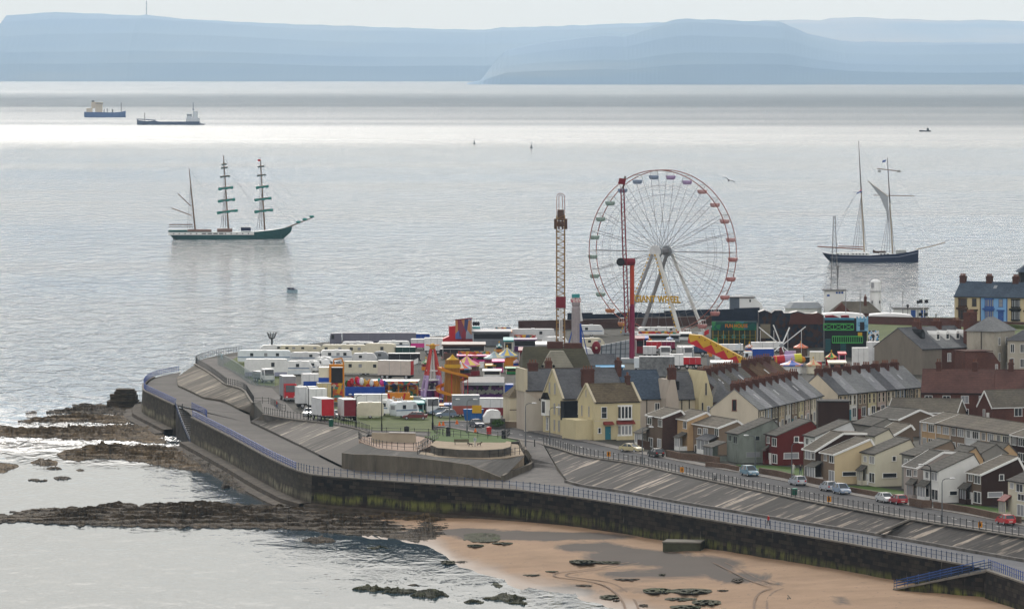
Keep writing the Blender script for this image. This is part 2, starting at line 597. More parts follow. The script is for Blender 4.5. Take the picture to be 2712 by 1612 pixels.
M_WALL = stone_wall_mat("sea_wall_stone", (0.008, 0.007, 0.0075), (0.06, 0.046, 0.034), (0.13, 0.135, 0.035), (0.042, 0.026, 0.017), 2.3, 0.55)
M_WALL2 = stone_wall_mat("sea_wall_stone_pale", (0.035, 0.030, 0.024), (0.085, 0.070, 0.053), (0.25, 0.23, 0.15), (0.042, 0.030, 0.021), 2.1, 0.3)
M_COPE = mat("coping_stone", (0.17, 0.155, 0.135), 0.9, 0.35, 0.5)

def slope_mat(name, base, pale, amt):
 """weathered concrete apron: pale patches running down the slope"""
 m, n, l, b = nodes_of(name, 0.9)
 uv = n.new("ShaderNodeUVMap").outputs[0]
 g = n.new("ShaderNodeNewGeometry").outputs["Position"]
 f = tex(n, l, uv, 0.5, 4, 0.65, (1.0, 1.3, 1))
 r = ramp(n, [(0.0, shade(base, 0.8)), (0.47, base), (0.47 + 0.14 / amt, base), (0.53 + 0.14 / amt, pale)])
 l.new(f, r.inputs[0])
 panel = tex(n, l, uv, 0.05, 2, 0.5, (1, 0.2, 1))
 pr = ramp(n, [(0.4, (0.62,) * 3), (0.6, (1.4,) * 3)])
 l.new(panel, pr.inputs[0])
 c = mixc(n, l, 1.0, r.outputs[0], pr.outputs[0], 'MULTIPLY')
 f2 = ramp(n, [(0.35, (0.72,) * 3), (0.65, (1.35,) * 3)])
 l.new(tex(n, l, uv, 0.9, 4, 0.7, (1.6, 0.9, 1)), f2.inputs[0])
 c = mixc(n, l, 1.0, c, f2.outputs[0], 'MULTIPLY')
 gr = ramp(n, [(0.3, (0.8,) * 3), (0.7, (1.2,) * 3)])
 l.new(tex(n, l, g, 1.2, 5, 0.7), gr.inputs[0])
 c = mixc(n, l, 1.0, c, gr.outputs[0], 'MULTIPLY')
 l.new(c, b.inputs["Base Color"])
 return m

M_BANK = slope_mat("bank_concrete", (0.045, 0.041, 0.039), (0.24, 0.205, 0.17), 1.9)
M_BANK_L = slope_mat("bank_rubble", (0.095, 0.083, 0.067), (0.24, 0.205, 0.16), 1.9)
M_BANK_M = slope_mat("bank_panels", (0.088, 0.080, 0.072), (0.27, 0.24, 0.20), 1.7)

def ground_mat(name, a, c, d=None, scale=0.08, fine=0.8):
 m, n, l, b = nodes_of(name, 0.92)
 g = n.new("ShaderNodeNewGeometry").outputs["Position"]
 r = ramp(n, [(0.35, a), (0.65, c)] + ([(0.78, d)] if d else []))
 l.new(tex(n, l, g, scale, 6, 0.65), r.inputs[0])
 gr = ramp(n, [(0.25, (0.8,) * 3), (0.75, (1.2,) * 3)])
 l.new(tex(n, l, g, fine, 4, 0.7), gr.inputs[0])
 l.new(mixc(n, l, 1.0, r.outputs[0], gr.outputs[0], 'MULTIPLY'), b.inputs["Base Color"])
 return m

M_PROM = ground_mat("promenade_paving", (0.075, 0.069, 0.065), (0.108, 0.100, 0.093), (0.078, 0.073, 0.072))
M_PROM_R = ground_mat("promenade_wet_asphalt", (0.085, 0.088, 0.098), (0.12, 0.124, 0.138))
M_ROAD = ground_mat("road_asphalt", (0.042, 0.042, 0.046), (0.062, 0.062, 0.067), None, 0.15)
M_PAVE = ground_mat("pavement_slabs", (0.14, 0.128, 0.118), (0.20, 0.185, 0.17), None, 0.3)
M_PATH = ground_mat("path_tarmac", (0.095, 0.088, 0.084), (0.13, 0.122, 0.115), None, 0.2)
M_GRASS = ground_mat("moor_grass", (0.060, 0.082, 0.024), (0.098, 0.122, 0.04), (0.15, 0.145, 0.07), 0.15, 1.5)
M_LAWN = ground_mat("lawn_grass", (0.045, 0.085, 0.018), (0.07, 0.12, 0.028), None, 0.3, 2.0)
M_EARTH = ground_mat("worn_ground", (0.04, 0.039, 0.035), (0.07, 0.066, 0.055), (0.05, 0.058, 0.03), 0.06)
M_SANDSTONE = ground_mat("buff_paving", (0.26, 0.205, 0.145), (0.33, 0.265, 0.19), None, 0.5)
M_PINK = ground_mat("pink_paving", (0.27, 0.195, 0.15), (0.33, 0.245, 0.195), None, 0.5)
M_CONC = mat("retaining_concrete", (0.105, 0.090, 0.070), 0.9, 0.5, 0.3, streak=(1, 1, 0.3))

# ---- upper ground: one sheet that also carries town and fair
zg = ZG - 0.06
edge = PXL(BANK_TOP_R[::-1], zg) + PXL([(1385, 1168), (1340, 1172), (1240, 1172), (1110, 1168), (1000, 1160)], zg) + PXL(BANK_TOP[::-1], zg) + PXL([(672, 1068)], zg) \
 + PXL(BANK_TOP_FAR[::-1], zg) + PXL([(519, 958), (540, 949), (575, 941), (628, 932), (760, 916), (900, 902), (1040, 896), (1180, 888), (1300, 876), (1400, 868), (1700, 856), (2000, 846)], zg) \
 + [WD(2060, 1480, zg), WD(2500, 1455, zg), WD(2800, 1440, zg), WD(3200, 1440, zg), WD(3600, 1200, zg)]
mb = MB()
mb.poly(edge)
for a, b in zip(edge, edge[1:] + edge[:1]):
 mb.poly([a, b, Vector((b.x, b.y, -4)), Vector((a.x, a.y, -4))])
struct("ground", mb, M_EARTH)

# ---- sea walls
def wall_run(name, top, zt, label, m, thick=0.9, n=80, zb=-1.2, cope=True):
 t = thing(name, label, "sea wall", (0, 0, 0))
 mb = MB()
 pts, L = resample(smooth_line(top, 1), n)
 bot = [Vector((p.x, p.y, zb)) for p in offset_line(pts, -0.35)]
 for i in range(n - 1):
  u0, u1 = L * i / (n - 1), L * (i + 1) / (n - 1)
  mb.poly([bot[i], bot[i + 1], pts[i + 1], pts[i]], 0, [(u0, zb), (u1, zb), (u1, zt), (u0, zt)])
 inn = offset_line(pts, thick)
 strip(mb, pts, inn, n)
 for k in (0, n - 1):
  mb.poly([bot[k], pts[k], inn[k], Vector((inn[k].x, inn[k].y, zb))], 0, [(0, zb), (0, zt), (1, zt), (1, zb)])
 mb.build("wall", m, t)
 if cope:
  c = MB()
  up = Vector((0, 0, 0.22))
  lo = [p + Vector((0, 0, 0.003)) for p in offset_line(pts, -0.12)]
  li = [p + Vector((0, 0, 0.003)) for p in offset_line(pts, 0.5)]
  for i in range(n - 1):
   c.poly([lo[i], lo[i + 1], lo[i + 1] + up, lo[i] + up])
   c.poly([lo[i] + up, lo[i + 1] + up, li[i + 1] + up, li[i] + up])
   c.poly([li[i], li[i + 1], li[i + 1] + up, li[i] + up])
  c.build("coping", M_COPE, t)
 return t

# offset sign: the sea lies to the right of these runs when followed from far to near
wall_run("sea_wall", PT_FAR[2:], ZP, "curved end of the stone sea wall beyond the sloping beach steps", M_WALL2, n=40)
k_split = 6
wall_run("sea_wall", PT[:k_split + 1], ZP, "pale brown stone sea wall with blue railings between beach steps and green corner", M_WALL2, n=50)
wall_run("sea_wall", PT[k_split:19], ZP, "long black stone sea wall streaked with green weed above the sand", M_WALL, n=120)
wall_run("sea_wall", [PT[19] + Vector((-0.3, -2.0, 0)), PT[20], PT[21]], ZP, "stone sea wall nearest the camera beyond the beach ramp", M_WALL, n=24)

# ---- promenade
def resam(L, z, n): return resample(smooth_line(PXL(L, z), 1), n)[0]
mb = MB()
inner_far = PXL(PROM_IN_FAR, ZP); outer_far = PT_FAR
strip(mb, offset_line(smooth_line(outer_far, 1), 0.4), smooth_line(inner_far, 1), 40)
mb.poly([PT_FAR[-1], W(470, 1072, ZP), W(500, 1092, ZP), PT[0] + Vector((0.5, 0, 0)), W(664, 1120, ZP), W(661, 1098, ZP)])
strip(mb, offset_line(PT[:12], 0.4), smooth_line(PXL(PROM_IN, ZP), 1), 60)
struct("promenade", mb, M_PROM)
mb = MB()
ri = PXL(PROM_IN_R, ZP)
strip(mb, offset_line(PT[11:], 0.4), smooth_line([W(1331, 1273, ZP)] + ri, 1), 70)
struct("promenade", mb, M_PROM_R)

# beach steps cut into the wall (between far end and the long wall)
mb = MB()
a0, a1 = W(466, 1076, ZP), W(506, 1104, ZP)
dn = Vector((-0.35, -0.94, 0)).normalized()
nst = 18
for i in range(nst):
 z = ZP - 0.28 * (i + 1)
 p0, p1 = W(462 + 62 * i / nst, 1074 + 30 * i / nst, ZP), None
 s0 = Vector((a0.x + (a1.x - a0.x) * 0.1, a0.y - 0.0, 0))
 q = Vector((a0.x + 0.3, a0.y, 0)) + Vector((0.145, -0.985, 0)) * (i * 2.3)
 mb.box(q.x - 0.2, q.x + 3.6, q.y - 2.3, q.y, -1, z)
tag(mb.build("beach_steps", M_PATH), "worn concrete steps going down through the sea wall to the rocks", "steps")

# ---- banks between promenade and upper ground
def bank(name, top, bot, m, n=60, ext=None):
 """sloping apron; its grain runs from each point of the top edge obliquely down to the foot"""
 mb = MB()
 A = [pix(p) for p in resample(smooth_line(PXL(top, ZG), 1), n)[0]]
 B = (ext or []) + [(x, y, ZP) for x, y in bot]
 P, Q, lens = [], [], [0]
 for x, y in A:
  best = None
  for (xa, ya, za), (xb, yb, zb) in zip(B, B[1:]):
   # where the line x - t, y + 0.47 t meets this stretch of the foot
   dx, dy = xb - xa, yb - ya
   den = -dy - 0.47 * dx
   if abs(den) < 1e-6: continue
   k = ((y - ya) + 0.47 * (x - xa)) / (-den)
   if -1e-6 <= k <= 1.000001 or (k > 1 and (xb, yb, zb) == B[-1]):
    best = (xa + dx * k, ya + dy * k, za + (zb - za) * min(1, k))
    break
  if best is None: best = (B[0][0], B[0][1], B[0][2])
  P.append(W(x, y, ZG)); Q.append(W(*best))
 for a, b in zip(P, P[1:]): lens.append(lens[-1] + (b - a).length)
 for i in range(n - 1):
  for k in range(6):
   t0, t1 = k / 6, (k + 1) / 6
   up = lambda p, q, t: p.lerp(q, t) + Vector((0, 0, 0.4 * t * min(1, max(0, (ZG - q.z) / 2))))
   mb.poly([up(P[i], Q[i], t0), up(P[i + 1], Q[i + 1], t0), up(P[i + 1], Q[i + 1], t1), up(P[i], Q[i], t1)], 0, [(lens[i], t0), (lens[i + 1], t0), (lens[i + 1], t1), (lens[i], t1)])
  mb.poly([Q[i] + Vector((0, 0, 0.4)), Q[i + 1] + Vector((0, 0, 0.4)), Q[i + 1] - Vector((0, 0, 0.2)), Q[i] - Vector((0, 0, 0.2))])
 rest = [W(x, y, z) for x, y, z in B if y > A[-1][1] and x > pix(Q[-1])[0] + 1]
 if rest: mb.poly([P[-1], Q[-1] + Vector((0, 0, 0.4)), *[p + Vector((0, 0, 0.4)) for p in rest]], 0, [(0, 0)] * (2 + len(rest)))
 struct(name, mb, m)
 c = MB()
 A = smooth_line(PXL(top, ZG), 1)
 a2 = [p + Vector((0, 0, 0.16)) for p in A]
 strip(c, offset_line(a2, -0.45), offset_line(a2, 0.25), n)
 strip(c, offset_line(A, -0.45), offset_line(a2, -0.45), n)
 strip(c, offset_line(A, 0.25), offset_line(a2, 0.25), n)
 struct("kerb", c, M_COPE)

bank("embankment", BANK_TOP_R, PROM_IN_R, M_BANK, 130, [(1439, 1179, 8.4), (1458, 1212, 7.4), (1476, 1243, 6.4)])
bank("embankment", BANK_TOP_FAR, PROM_IN_FAR[1:], M_BANK_L, 50)
bank("embankment", BANK_TOP, PROM_IN[:6], M_BANK_M, 50, [(699, 1098, 8.4), (680, 1110, 7)])

# low kerb along the foot of the right bank
c = MB()
B = smooth_line(PXL(PROM_IN_R, ZP), 1)
for off, w in ((0.0, 0.5),):
 up = [p + Vector((0, 0, 0.42)) for p in B]
 strip(c, offset_line(up, -0.5), offset_line(up, 0.05), 90)
 strip(c, offset_line(B, -0.5), offset_line(up, -0.5), 90)
struct("kerb", c, mat("weathered_kerb", (0.13, 0.12, 0.11), 0.9, 0.5, 0.4))

# end cheeks of banks
mb = MB()
for tp, bt in (((700, 1097), (664, 1120)), ((672, 1068), (661, 1098)), ((1440, 1178), (1502, 1277))):
 A, B = W(*tp, ZG), W(*bt, ZP)
 mb.poly([A, B, Vector((B.x, B.y, 5)), Vector((A.x + 0.2, A.y, 5))])
struct("embankment", mb, M_CONC)

# ---- retaining wall and viewing terraces in the middle
RW = [(872, 1121), (905, 1238), (939, 1247), (994, 1250), (1050, 1254), (1169, 1263), (1331, 1273), (1400, 1262)]
t = thing("retaining_wall", "long stained concrete retaining wall below the paved viewing terraces", "wall")
mb = MB()
base = PXL([(905, 1238), (939, 1247), (994, 1250), (1050, 1254), (1110, 1258), (1169, 1263), (1240, 1267), (1331, 1273)], ZP)
hts = [2.6, 2.9, 3.0, 3.0, 2.95, 2.8, 2.4, 0.5]
for i in range(len(base) - 1):
 a, b = base[i], base[i + 1]
 mb.poly([a, b, b + Vector((0, 0, hts[i + 1])), a + Vector((0, 0, hts[i]))])
 a2, b2 = a + Vector((0.3, 0.8, 0)), b + Vector((0.3, 0.8, 0))
 mb.poly([a + Vector((0, 0, hts[i])), b + Vector((0, 0, hts[i + 1])), b2 + Vector((0, 0, hts[i + 1])), a2 + Vector((0, 0, hts[i]))])
mb.build("wall", M_CONC, t)
mb = MB()
for i in range(3, 6):
 a, b = base[i], base[i + 1]
 f = Vector((-0.1, -1.2, 0))
 mb.poly([a + f, b + f, b + f + Vector((0, 0, 0.5)), a + f + Vector((0, 0, 0.5))])
 mb.poly([a + f + Vector((0, 0, 0.5)), b + f + Vector((0, 0, 0.5)), b + Vector((0, 0, 0.52)), a + Vector((0, 0, 0.52))])
mb.build("ledge", M_CONC, t)
# slope above the wall
mb = MB()
A = [base[i] + Vector((0, 0, hts[i] - 0.03)) for i in range(8)]
Bt = PXL([(955, 1172), (1000, 1187), (1060, 1194), (1112, 1196), (1180, 1207), (1240, 1213), (1300, 1216), (1390, 1206)], ZG + 0.1)
strip(mb, A, Bt, 40, 3)
mb.poly([W(905, 1238, ZP), A[0], Bt[0], W(978, 1146, ZG)])
struct("embankment", mb, slope_mat("bank_terrace", (0.045, 0.042, 0.039), (0.085, 0.078, 0.07), 1.5))
# terraces
def slab(name, L, z, m, z0=None, kind=True):
 mb = MB()
 p = PXL(L, z)
 mb.poly(p)
 z0 = z - 1.0 if z0 is None else z0
 for a, b in zip(p, p[1:] + p[:1]):
  mb.poly([a, b, Vector((b.x, b.y, z0)), Vector((a.x, a.y, z0))])
 o = mb.build(name, m)
 if kind: o["kind"] = "structure"
 return o
slab("pavement", [(950, 1163), (958, 1171), (1000, 1186), (1060, 1193), (1106, 1194), (1150, 1176), (1135, 1160), (1105, 1154), (960, 1156)], ZG + 0.12, M_PINK)
slab("pavement", [(1106, 1206), (1180, 1210), (1250, 1213), (1300, 1214), (1340, 1211), (1388, 1204), (1372, 1176), (1352, 1174), (1352, 1190), (1290, 1200), (1160, 1200), (1115, 1196)], ZG + 0.2, M_SANDSTONE, ZP)
t = thing("terrace_wall", "curved dark stone wall holding up the upper viewing terrace", "wall")
mb = MB()
p = PXL([(1140, 1198), (1160, 1206), (1220, 1211), (1280, 1212), (1330, 1209), (1352, 1203), (1354, 1190), (1300, 1180), (1165, 1176)], ZG + 0.15)
q = [v + Vector((0, 0, 1.35)) for v in p]
for i in range(len(p)):
 j = (i + 1) % len(p)
 mb.poly([p[i], p[j], q[j], q[i]])
mb.build("wall", mat("terrace_stone", (0.09, 0.08, 0.068), 0.9, 0.4, 0.6), t)
MB().poly([v + Vector((0, 0, 0.003)) for v in q]).build("paving", M_SANDSTONE, t)
MB().poly(PXL([(1152, 1166), (1200, 1170), (1338, 1171), (1346, 1163), (1300, 1158), (1168, 1154)], ZG + 1.51)).build("turf", M_LAWN, t)
slab("lawn", [(1125, 1155), (1180, 1172), (1330, 1173), (1334, 1154), (1180, 1150)], ZG + 0.3, M_LAWN, ZG)
# low pale wall on the pink terrace
t = thing("seat_wall", "low cream rendered wall at the back of the pink paved terrace", "wall")
a, b = W(985, 1171, ZG + 0.12), W(1100, 1173, ZG + 0.12)
mb = MB().bar(a + Vector((0, 1.0, 0.85)), b + Vector((0, 1.0, 0.85)), 0.5, 1.7)
mb.build("wall", mat("cream_render", (0.34, 0.29, 0.22), var=0.1), t)
MB().bar(a.lerp(b, 0.4) + Vector((0, 0.95, 1.78)), b + Vector((0, 0.95, 1.78)), 0.8, 0.14).build("coping", mat("pale_stone", (0.55, 0.53, 0.5), var=0.1), t)
t = thing("ramp_wall", "rounded stone wall end beside the slipway at the foot of the ramp", "wall")
mb = MB()
L = [W(1331, 1274, ZP), W(1350, 1262, ZP), W(1380, 1252, ZP), W(1402, 1243, ZP), W(1410, 1236, ZP), W(1404, 1225, ZP + 0.6), W(1392, 1205, ZP + 2.0), W(1378, 1178, ZG)]
for a, b in zip(L, L[1:]):
 mb.bar(a + Vector((0, 0, 0.45)), b + Vector((0, 0, 0.45)), 0.5, 1.1)
mb.build("wall", M_CONC, t)

# ramp road from promenade to the coast road
mb = MB()
A = [W(1331, 1274, ZP + 0.01), W(1402, 1244, ZP + 0.01), W(1410, 1236, ZP + 0.1), W(1392, 1205, ZP + 1.8), W(1376, 1174, ZG + 0.01), W(1372, 1160, ZG + 0.01)]
B = [W(1520, 1290, ZP + 0.01), W(1500, 1276, ZP + 0.01), W(1476, 1243, ZP + 0.4), W(1458, 1212, ZP + 1.8), W(1440, 1180, ZG + 0.01), W(1440, 1168, ZG + 0.01)]
strip(mb, A, B, 30)
struct("ramp", mb, M_PATH)

# ---- far path, grass, road
slab("path", [(519, 958), (535, 951), (600, 945), (625, 942), (640, 938), (590, 965), (640, 992), (680, 1020), (720, 1027), (780, 1090), (830, 1108), (880, 1116), (990, 1140), (1130, 1146),
     (1130, 1152), (978, 1149), (925, 1131), (870, 1122), (760, 1109), (700, 1098), (690, 1060), (672, 1068), (650, 1033), (600, 1019), (552, 983), (518, 964)], ZG - 0.02, M_PATH)
slab("grass", [(575, 966), (560, 952), (640, 942), (760, 935), (760, 1010), (728, 1022), (690, 1018), (640, 990)], ZG - 0.03, M_GRASS)
slab("grass", [(830, 1108), (800, 1090), (900, 1075), (1100, 1078), (1290, 1085), (1285, 1108), (1210, 1120), (1140, 1126), (1150, 1142), (990, 1138), (900, 1118)], ZG - 0.03, M_GRASS)
slab("grass", [(1140, 1140), (1190, 1131), (1300, 1152), (1372, 1166), (1340, 1172), (1140, 1158)], ZG - 0.015, M_LAWN)

R_NEAR = [(1150, 1128), (1200, 1131), (1300, 1150), (1400, 1166), (1440, 1172), (1500, 1189), (1545, 1203), (1691, 1223), (1807, 1250), (1997, 1290), (2154, 1322), (2410, 1369), (2712, 1416), (2860, 1439)]
R_FAR = [(1180, 1118), (1210, 1115), (1300, 1124), (1400, 1142), (1480, 1158), (1560, 1172), (1650, 1194), (1756, 1213), (1842, 1231), (1960, 1252), (2092, 1277), (2253, 1311), (2400, 1338), (2553, 1362), (2712, 1393), (2860, 1418)]
RN, RF = smooth_line(PXL(R_NEAR), 1), smooth_line(PXL(R_FAR), 1)
struct("road", strip(MB(), [p + Vector((0, 0, 0.004)) for p in RN], [p + Vector((0, 0, 0.004)) for p in RF], 80), M_ROAD)
# pavements are real steps
def pave(line, w, z=0.12):
 mb = MB()
 a = [p + Vector((0, 0, z)) for p in line]
 b = offset_line(a, w)
 strip(mb, a, b, 70)
 strip(mb, line, a, 70)
 return struct("pavement", mb, M_PAVE)
pave(RF, 2.2)
pave(RN, -1.3)
# centre line dashes
mb = MB()
ctr = [a.lerp(b, 0.5) for a, b in zip(resample(RN, 200)[0], resample(RF, 200)[0])]
ctr, L = resample(ctr, 170)
for i in range(0, 168, 3):
 a, b = ctr[i], ctr[i + 1]
 d = (b - a).normalized(); s = Vector((-d.y, d.x, 0)) * 0.07
 up = Vector((0, 0, 0.009))
 mb.poly([a + s + up, a - s + up, b - s + up, b + s + up])
struct("road_marking", mb, mat("road_paint", (0.65, 0.65, 0.62), var=0.2, scale=2))

# lawns in front of the houses and the ground between them
slab("lawn", [(1949, 1229), (2060, 1233), (2130, 1240), (2135, 1262), (2040, 1251), (1980, 1240)], ZG + 0.05, M_LAWN)
slab("lawn", [(2214, 1283), (2318, 1288), (2396, 1300), (2398, 1312), (2330, 1303), (2240, 1296)], ZG + 0.05, M_LAWN)
slab("lawn", [(2486, 1331), (2600, 1339), (2690, 1352), (2692, 1372), (2600, 1352), (2500, 1340)], ZG + 0.05, M_LAWN)

# ---- headland at the back right: higher ground behind the brick wall
H = 11.0
top = [WD(2010, 1462, H), WD(2180, 1450, H), WD(2540, 1430, H), WD(2800, 1400, H), WD(3200, 1400, H), WD(3200, 1470, H), WD(2712, 1462, H), WD(2500, 1455, H), WD(2060, 1480, H)]
mb = MB().poly(top)
for a, b in zip(top, top[1:] + top[:1]):
 mb.poly([a, b, Vector((b.x, b.y, 0)), Vector((a.x, a.y, 0))])
struct("ground", mb, M_GRASS)
mb = MB()
strip(mb, [WD(2290, 1350, ZG), WD(2540, 1340, ZG), WD(2900, 1330, ZG)], [WD(2290, 1436, 10.2), WD(2540, 1420, 10.2), WD(2900, 1390, 10.4)], 20)
struct("grass", mb, M_GRASS)

# ---- beach
def wl(px):        # waterline row
 P = [(900, 1415), (1050, 1425), (1130, 1446), (1175, 1468), (1205, 1496), (1310, 1528), (1365, 1552), (1460, 1568), (1625, 1598), (1700, 1611), (2000, 1680), (3100, 1900)]
 for (a, ya), (b, yb) in zip(P, P[1:]):
  if a <= px <= b:
   return ya + (yb - ya) * (px - a) / (b - a)
 return P[-1][1]
def zbeach(px, py):
 d = wl(px) - py
 return max(-0.8, 0.0075 * d + max(0, px - 1500) * 0.0006) + 0.08 * mnoise.noise(Vector((px * 0.02, py * 0.05, 0))) + 0.04 * mnoise.noise(Vector((px * 0.07, py * 0.2, 5)))

def sand_mat():
 m, n, l, b = nodes_of("beach_sand", 0.85)
 g = n.new("ShaderNodeNewGeometry").outputs["Position"]
 base = ramp(n, [(0.3, (0.215, 0.137, 0.082)), (0.7, (0.30, 0.195, 0.12))])
 l.new(tex(n, l, g, 0.12, 5, 0.6), base.inputs[0])
 sep = n.new("ShaderNodeSeparateXYZ"); l.new(g, sep.inputs[0])
 # sea-coal dust washed over the sand in streaks
 at = n.new("ShaderNodeAttribute"); at.attribute_name = "coal"
 f = mth(n, l, 'ADD', tex(n, l, g, 0.09, 6, 0.65, (1.0, 0.35, 1), 0.6), mth(n, l, 'MULTIPLY', mth(n, l, 'SUBTRACT', at.outputs["Fac"], 0.42), 0.85))
 cr = ramp(n, [(0.50, (0, 0, 0)), (0.66, (0.9,) * 3)])
 l.new(f, cr.inputs[0])
 c = mixc(n, l, cr.outputs[0], base.outputs[0], (0.045, 0.040, 0.038))
 wet = ramp(n, [(0.0, (1, 1, 1)), (0.10, (0.8,) * 3), (0.35, (0, 0, 0))])
 l.new(sep.outputs[2], wet.inputs[0])
 c = mixc(n, l, mth(n, l, 'MULTIPLY', wet.outputs[0], 0.65), c, (0.10, 0.08, 0.065))
 sp = ramp(n, [(0.62, (0, 0, 0)), (0.70, (0.8,) * 3)])
 l.new(tex(n, l, g, 1.3, 3, 0.6, (1.0, 0.5, 1)), sp.inputs[0])
 c = mixc(n, l, mth(n, l, 'MULTIPLY', sp.outputs[0], 0.6), c, (0.09, 0.075, 0.06))
 l.new(c, b.inputs["Base Color"])
 rr = n.new("ShaderNodeMapRange"); rr.inputs[3].default_value = 0.9; rr.inputs[4].default_value = 0.62
 l.new(wet.outputs[0], rr.inputs[0]); l.new(rr.outputs[0], b.inputs["Roughness"])
 return m
def topwall(px):
 P = [(900, 1330), (1050, 1352), (1200, 1368), (1400, 1382), (1700, 1408), (2000, 1450), (2300, 1500), (2430, 1520), (2600, 1540), (2712, 1560), (3100, 1640)]
 for (a, ya), (b, yb) in zip(P, P[1:]):
  if a <= px <= b:
   return ya + (yb - ya) * (px - a) / (b - a)
 return P[-1][1]
mb = MB()
nx, ny = 120, 60
G, coal = [], []
CO = [(1690, 1475, 150, 26, 1.1), (1560, 1448, 140, 16, 0.8), (1420, 1418, 260, 14, 1.1), (1850, 1495, 130, 26, 1.0), (1960, 1530, 110, 22, 0.8), (1700, 1525, 260, 36, 0.6), (1490, 1565, 130, 14, 0.9),
   (1560, 1552, 250, 12, 0.5), (2230, 1590, 70, 26, 0.6), (2060, 1545, 60, 12, 0.6), (1230, 1408, 120, 12, 0.9), (1330, 1425, 80, 9, 0.7), (1700, 1560, 300, 30, 0.5), (2150, 1610, 120, 20, 0.35)]
for i in range(nx + 1):
 px = 940 + (3000 - 940) * i / nx
 for k in range(ny + 1):
  y0, y1 = topwall(px), 1760
  py = y0 + (y1 - y0) * (k / ny) ** 1.3
  G.append(W(px, py, zbeach(px, py)))
  c = 0.1
  for cx, cy, rx, ry, a in CO:
   q = ((px - cx) / rx) ** 2 + ((py - cy) / ry) ** 2
   c = max(c, a * math.exp(-q))
  coal.append(c)
fs = []
for i in range(nx):
 for k in range(ny):
  a = i * (ny + 1) + k
  fs.append((a, a + 1, a + ny + 2, a + ny + 1))
mb._add(G, fs)
o = struct("beach", mb, sand_mat(), smooth=True)
at = o.data.attributes.new("coal", 'FLOAT', 'POINT')
at.data.foreach_set("value", coal)
# tyre tracks pressed into the sand
def track(L, w=0.35):
 mb = MB()
 pts = smooth_line([W(x, y, zbeach(x, y) + 0.07) for x, y in L], 2)
 for s in (-0.9, 0.9):
  c = offset_line(pts, s)
  a, b = offset_line(c, -w / 2), offset_line(c, w / 2)
  for i in range(len(c) - 1):
   mb.poly([a[i], a[i + 1], b[i + 1], b[i]])
 return struct("tyre_track", mb, mat("pressed_sand", (0.16, 0.105, 0.07), 0.9, 0.3, 1.0))
track([(1676, 1640), (1672, 1596), (1640, 1560), (1600, 1540), (1520, 1530), (1478, 1524), (1490, 1514), (1570, 1508), (1680, 1488)])
track([(2018, 1640), (2012, 1590), (2030, 1565), (2060, 1556)])
track([(1904, 1488), (1950, 1510), (2000, 1536), (2060, 1552)], 0.22)

# ---- rock shelf: layered ledges standing out of the water
def rock_mat(name, a, b_, c_, moss):
 m, n, l, b = nodes_of(name, 0.85)
 g = n.new("ShaderNodeNewGeometry").outputs["Position"]
 r = ramp(n, [(0.3, a), (0.5, b_), (0.72, c_)])
 l.new(tex(n, l, g, 0.5, 6, 0.8, (0.45, 0.42, 3.0)), r.inputs[0])
 mo = ramp(n, [(0.56, (0, 0, 0)), (0.7, (0.8,) * 3)])
 l.new(tex(n, l, g, 0.12, 4, 0.6), mo.inputs[0])
 c = mixc(n, l, mo.outputs[0], r.outputs[0], moss)
 l.new(c, b.inputs["Base Color"])
 bp = n.new("ShaderNodeBump"); bp.inputs["Strength"].default_value = 1.0; bp.inputs["Distance"].default_value = 1.2
 l.new(tex(n, l, g, 0.7, 5, 0.75, (0.5, 0.5, 2.5)), bp.inputs["Height"]); l.new(bp.outputs[0], b.inputs["Normal"])
 return m
M_ROCK = rock_mat("shore_rock", (0.022, 0.016, 0.010), (0.10, 0.069, 0.038), (0.27, 0.19, 0.108), (0.05, 0.036, 0.021))
M_ROCK2 = rock_mat("shore_rock_dark", (0.011, 0.008, 0.006), (0.050, 0.037, 0.024), (0.16, 0.118, 0.075), (0.042, 0.038, 0.016))
M_ROCKG = rock_mat("weedy_rock", (0.02, 0.022, 0.012), (0.04, 0.042, 0.02), (0.085, 0.085, 0.04), (0.05, 0.075, 0.02))

def interp(L, x):
 for (a, ya), (b, yb) in zip(L, L[1:]):
  if a <= x <= b:
   return ya + (yb - ya) * (x - a) / max(1e-6, b - a)
 return L[-1][1]

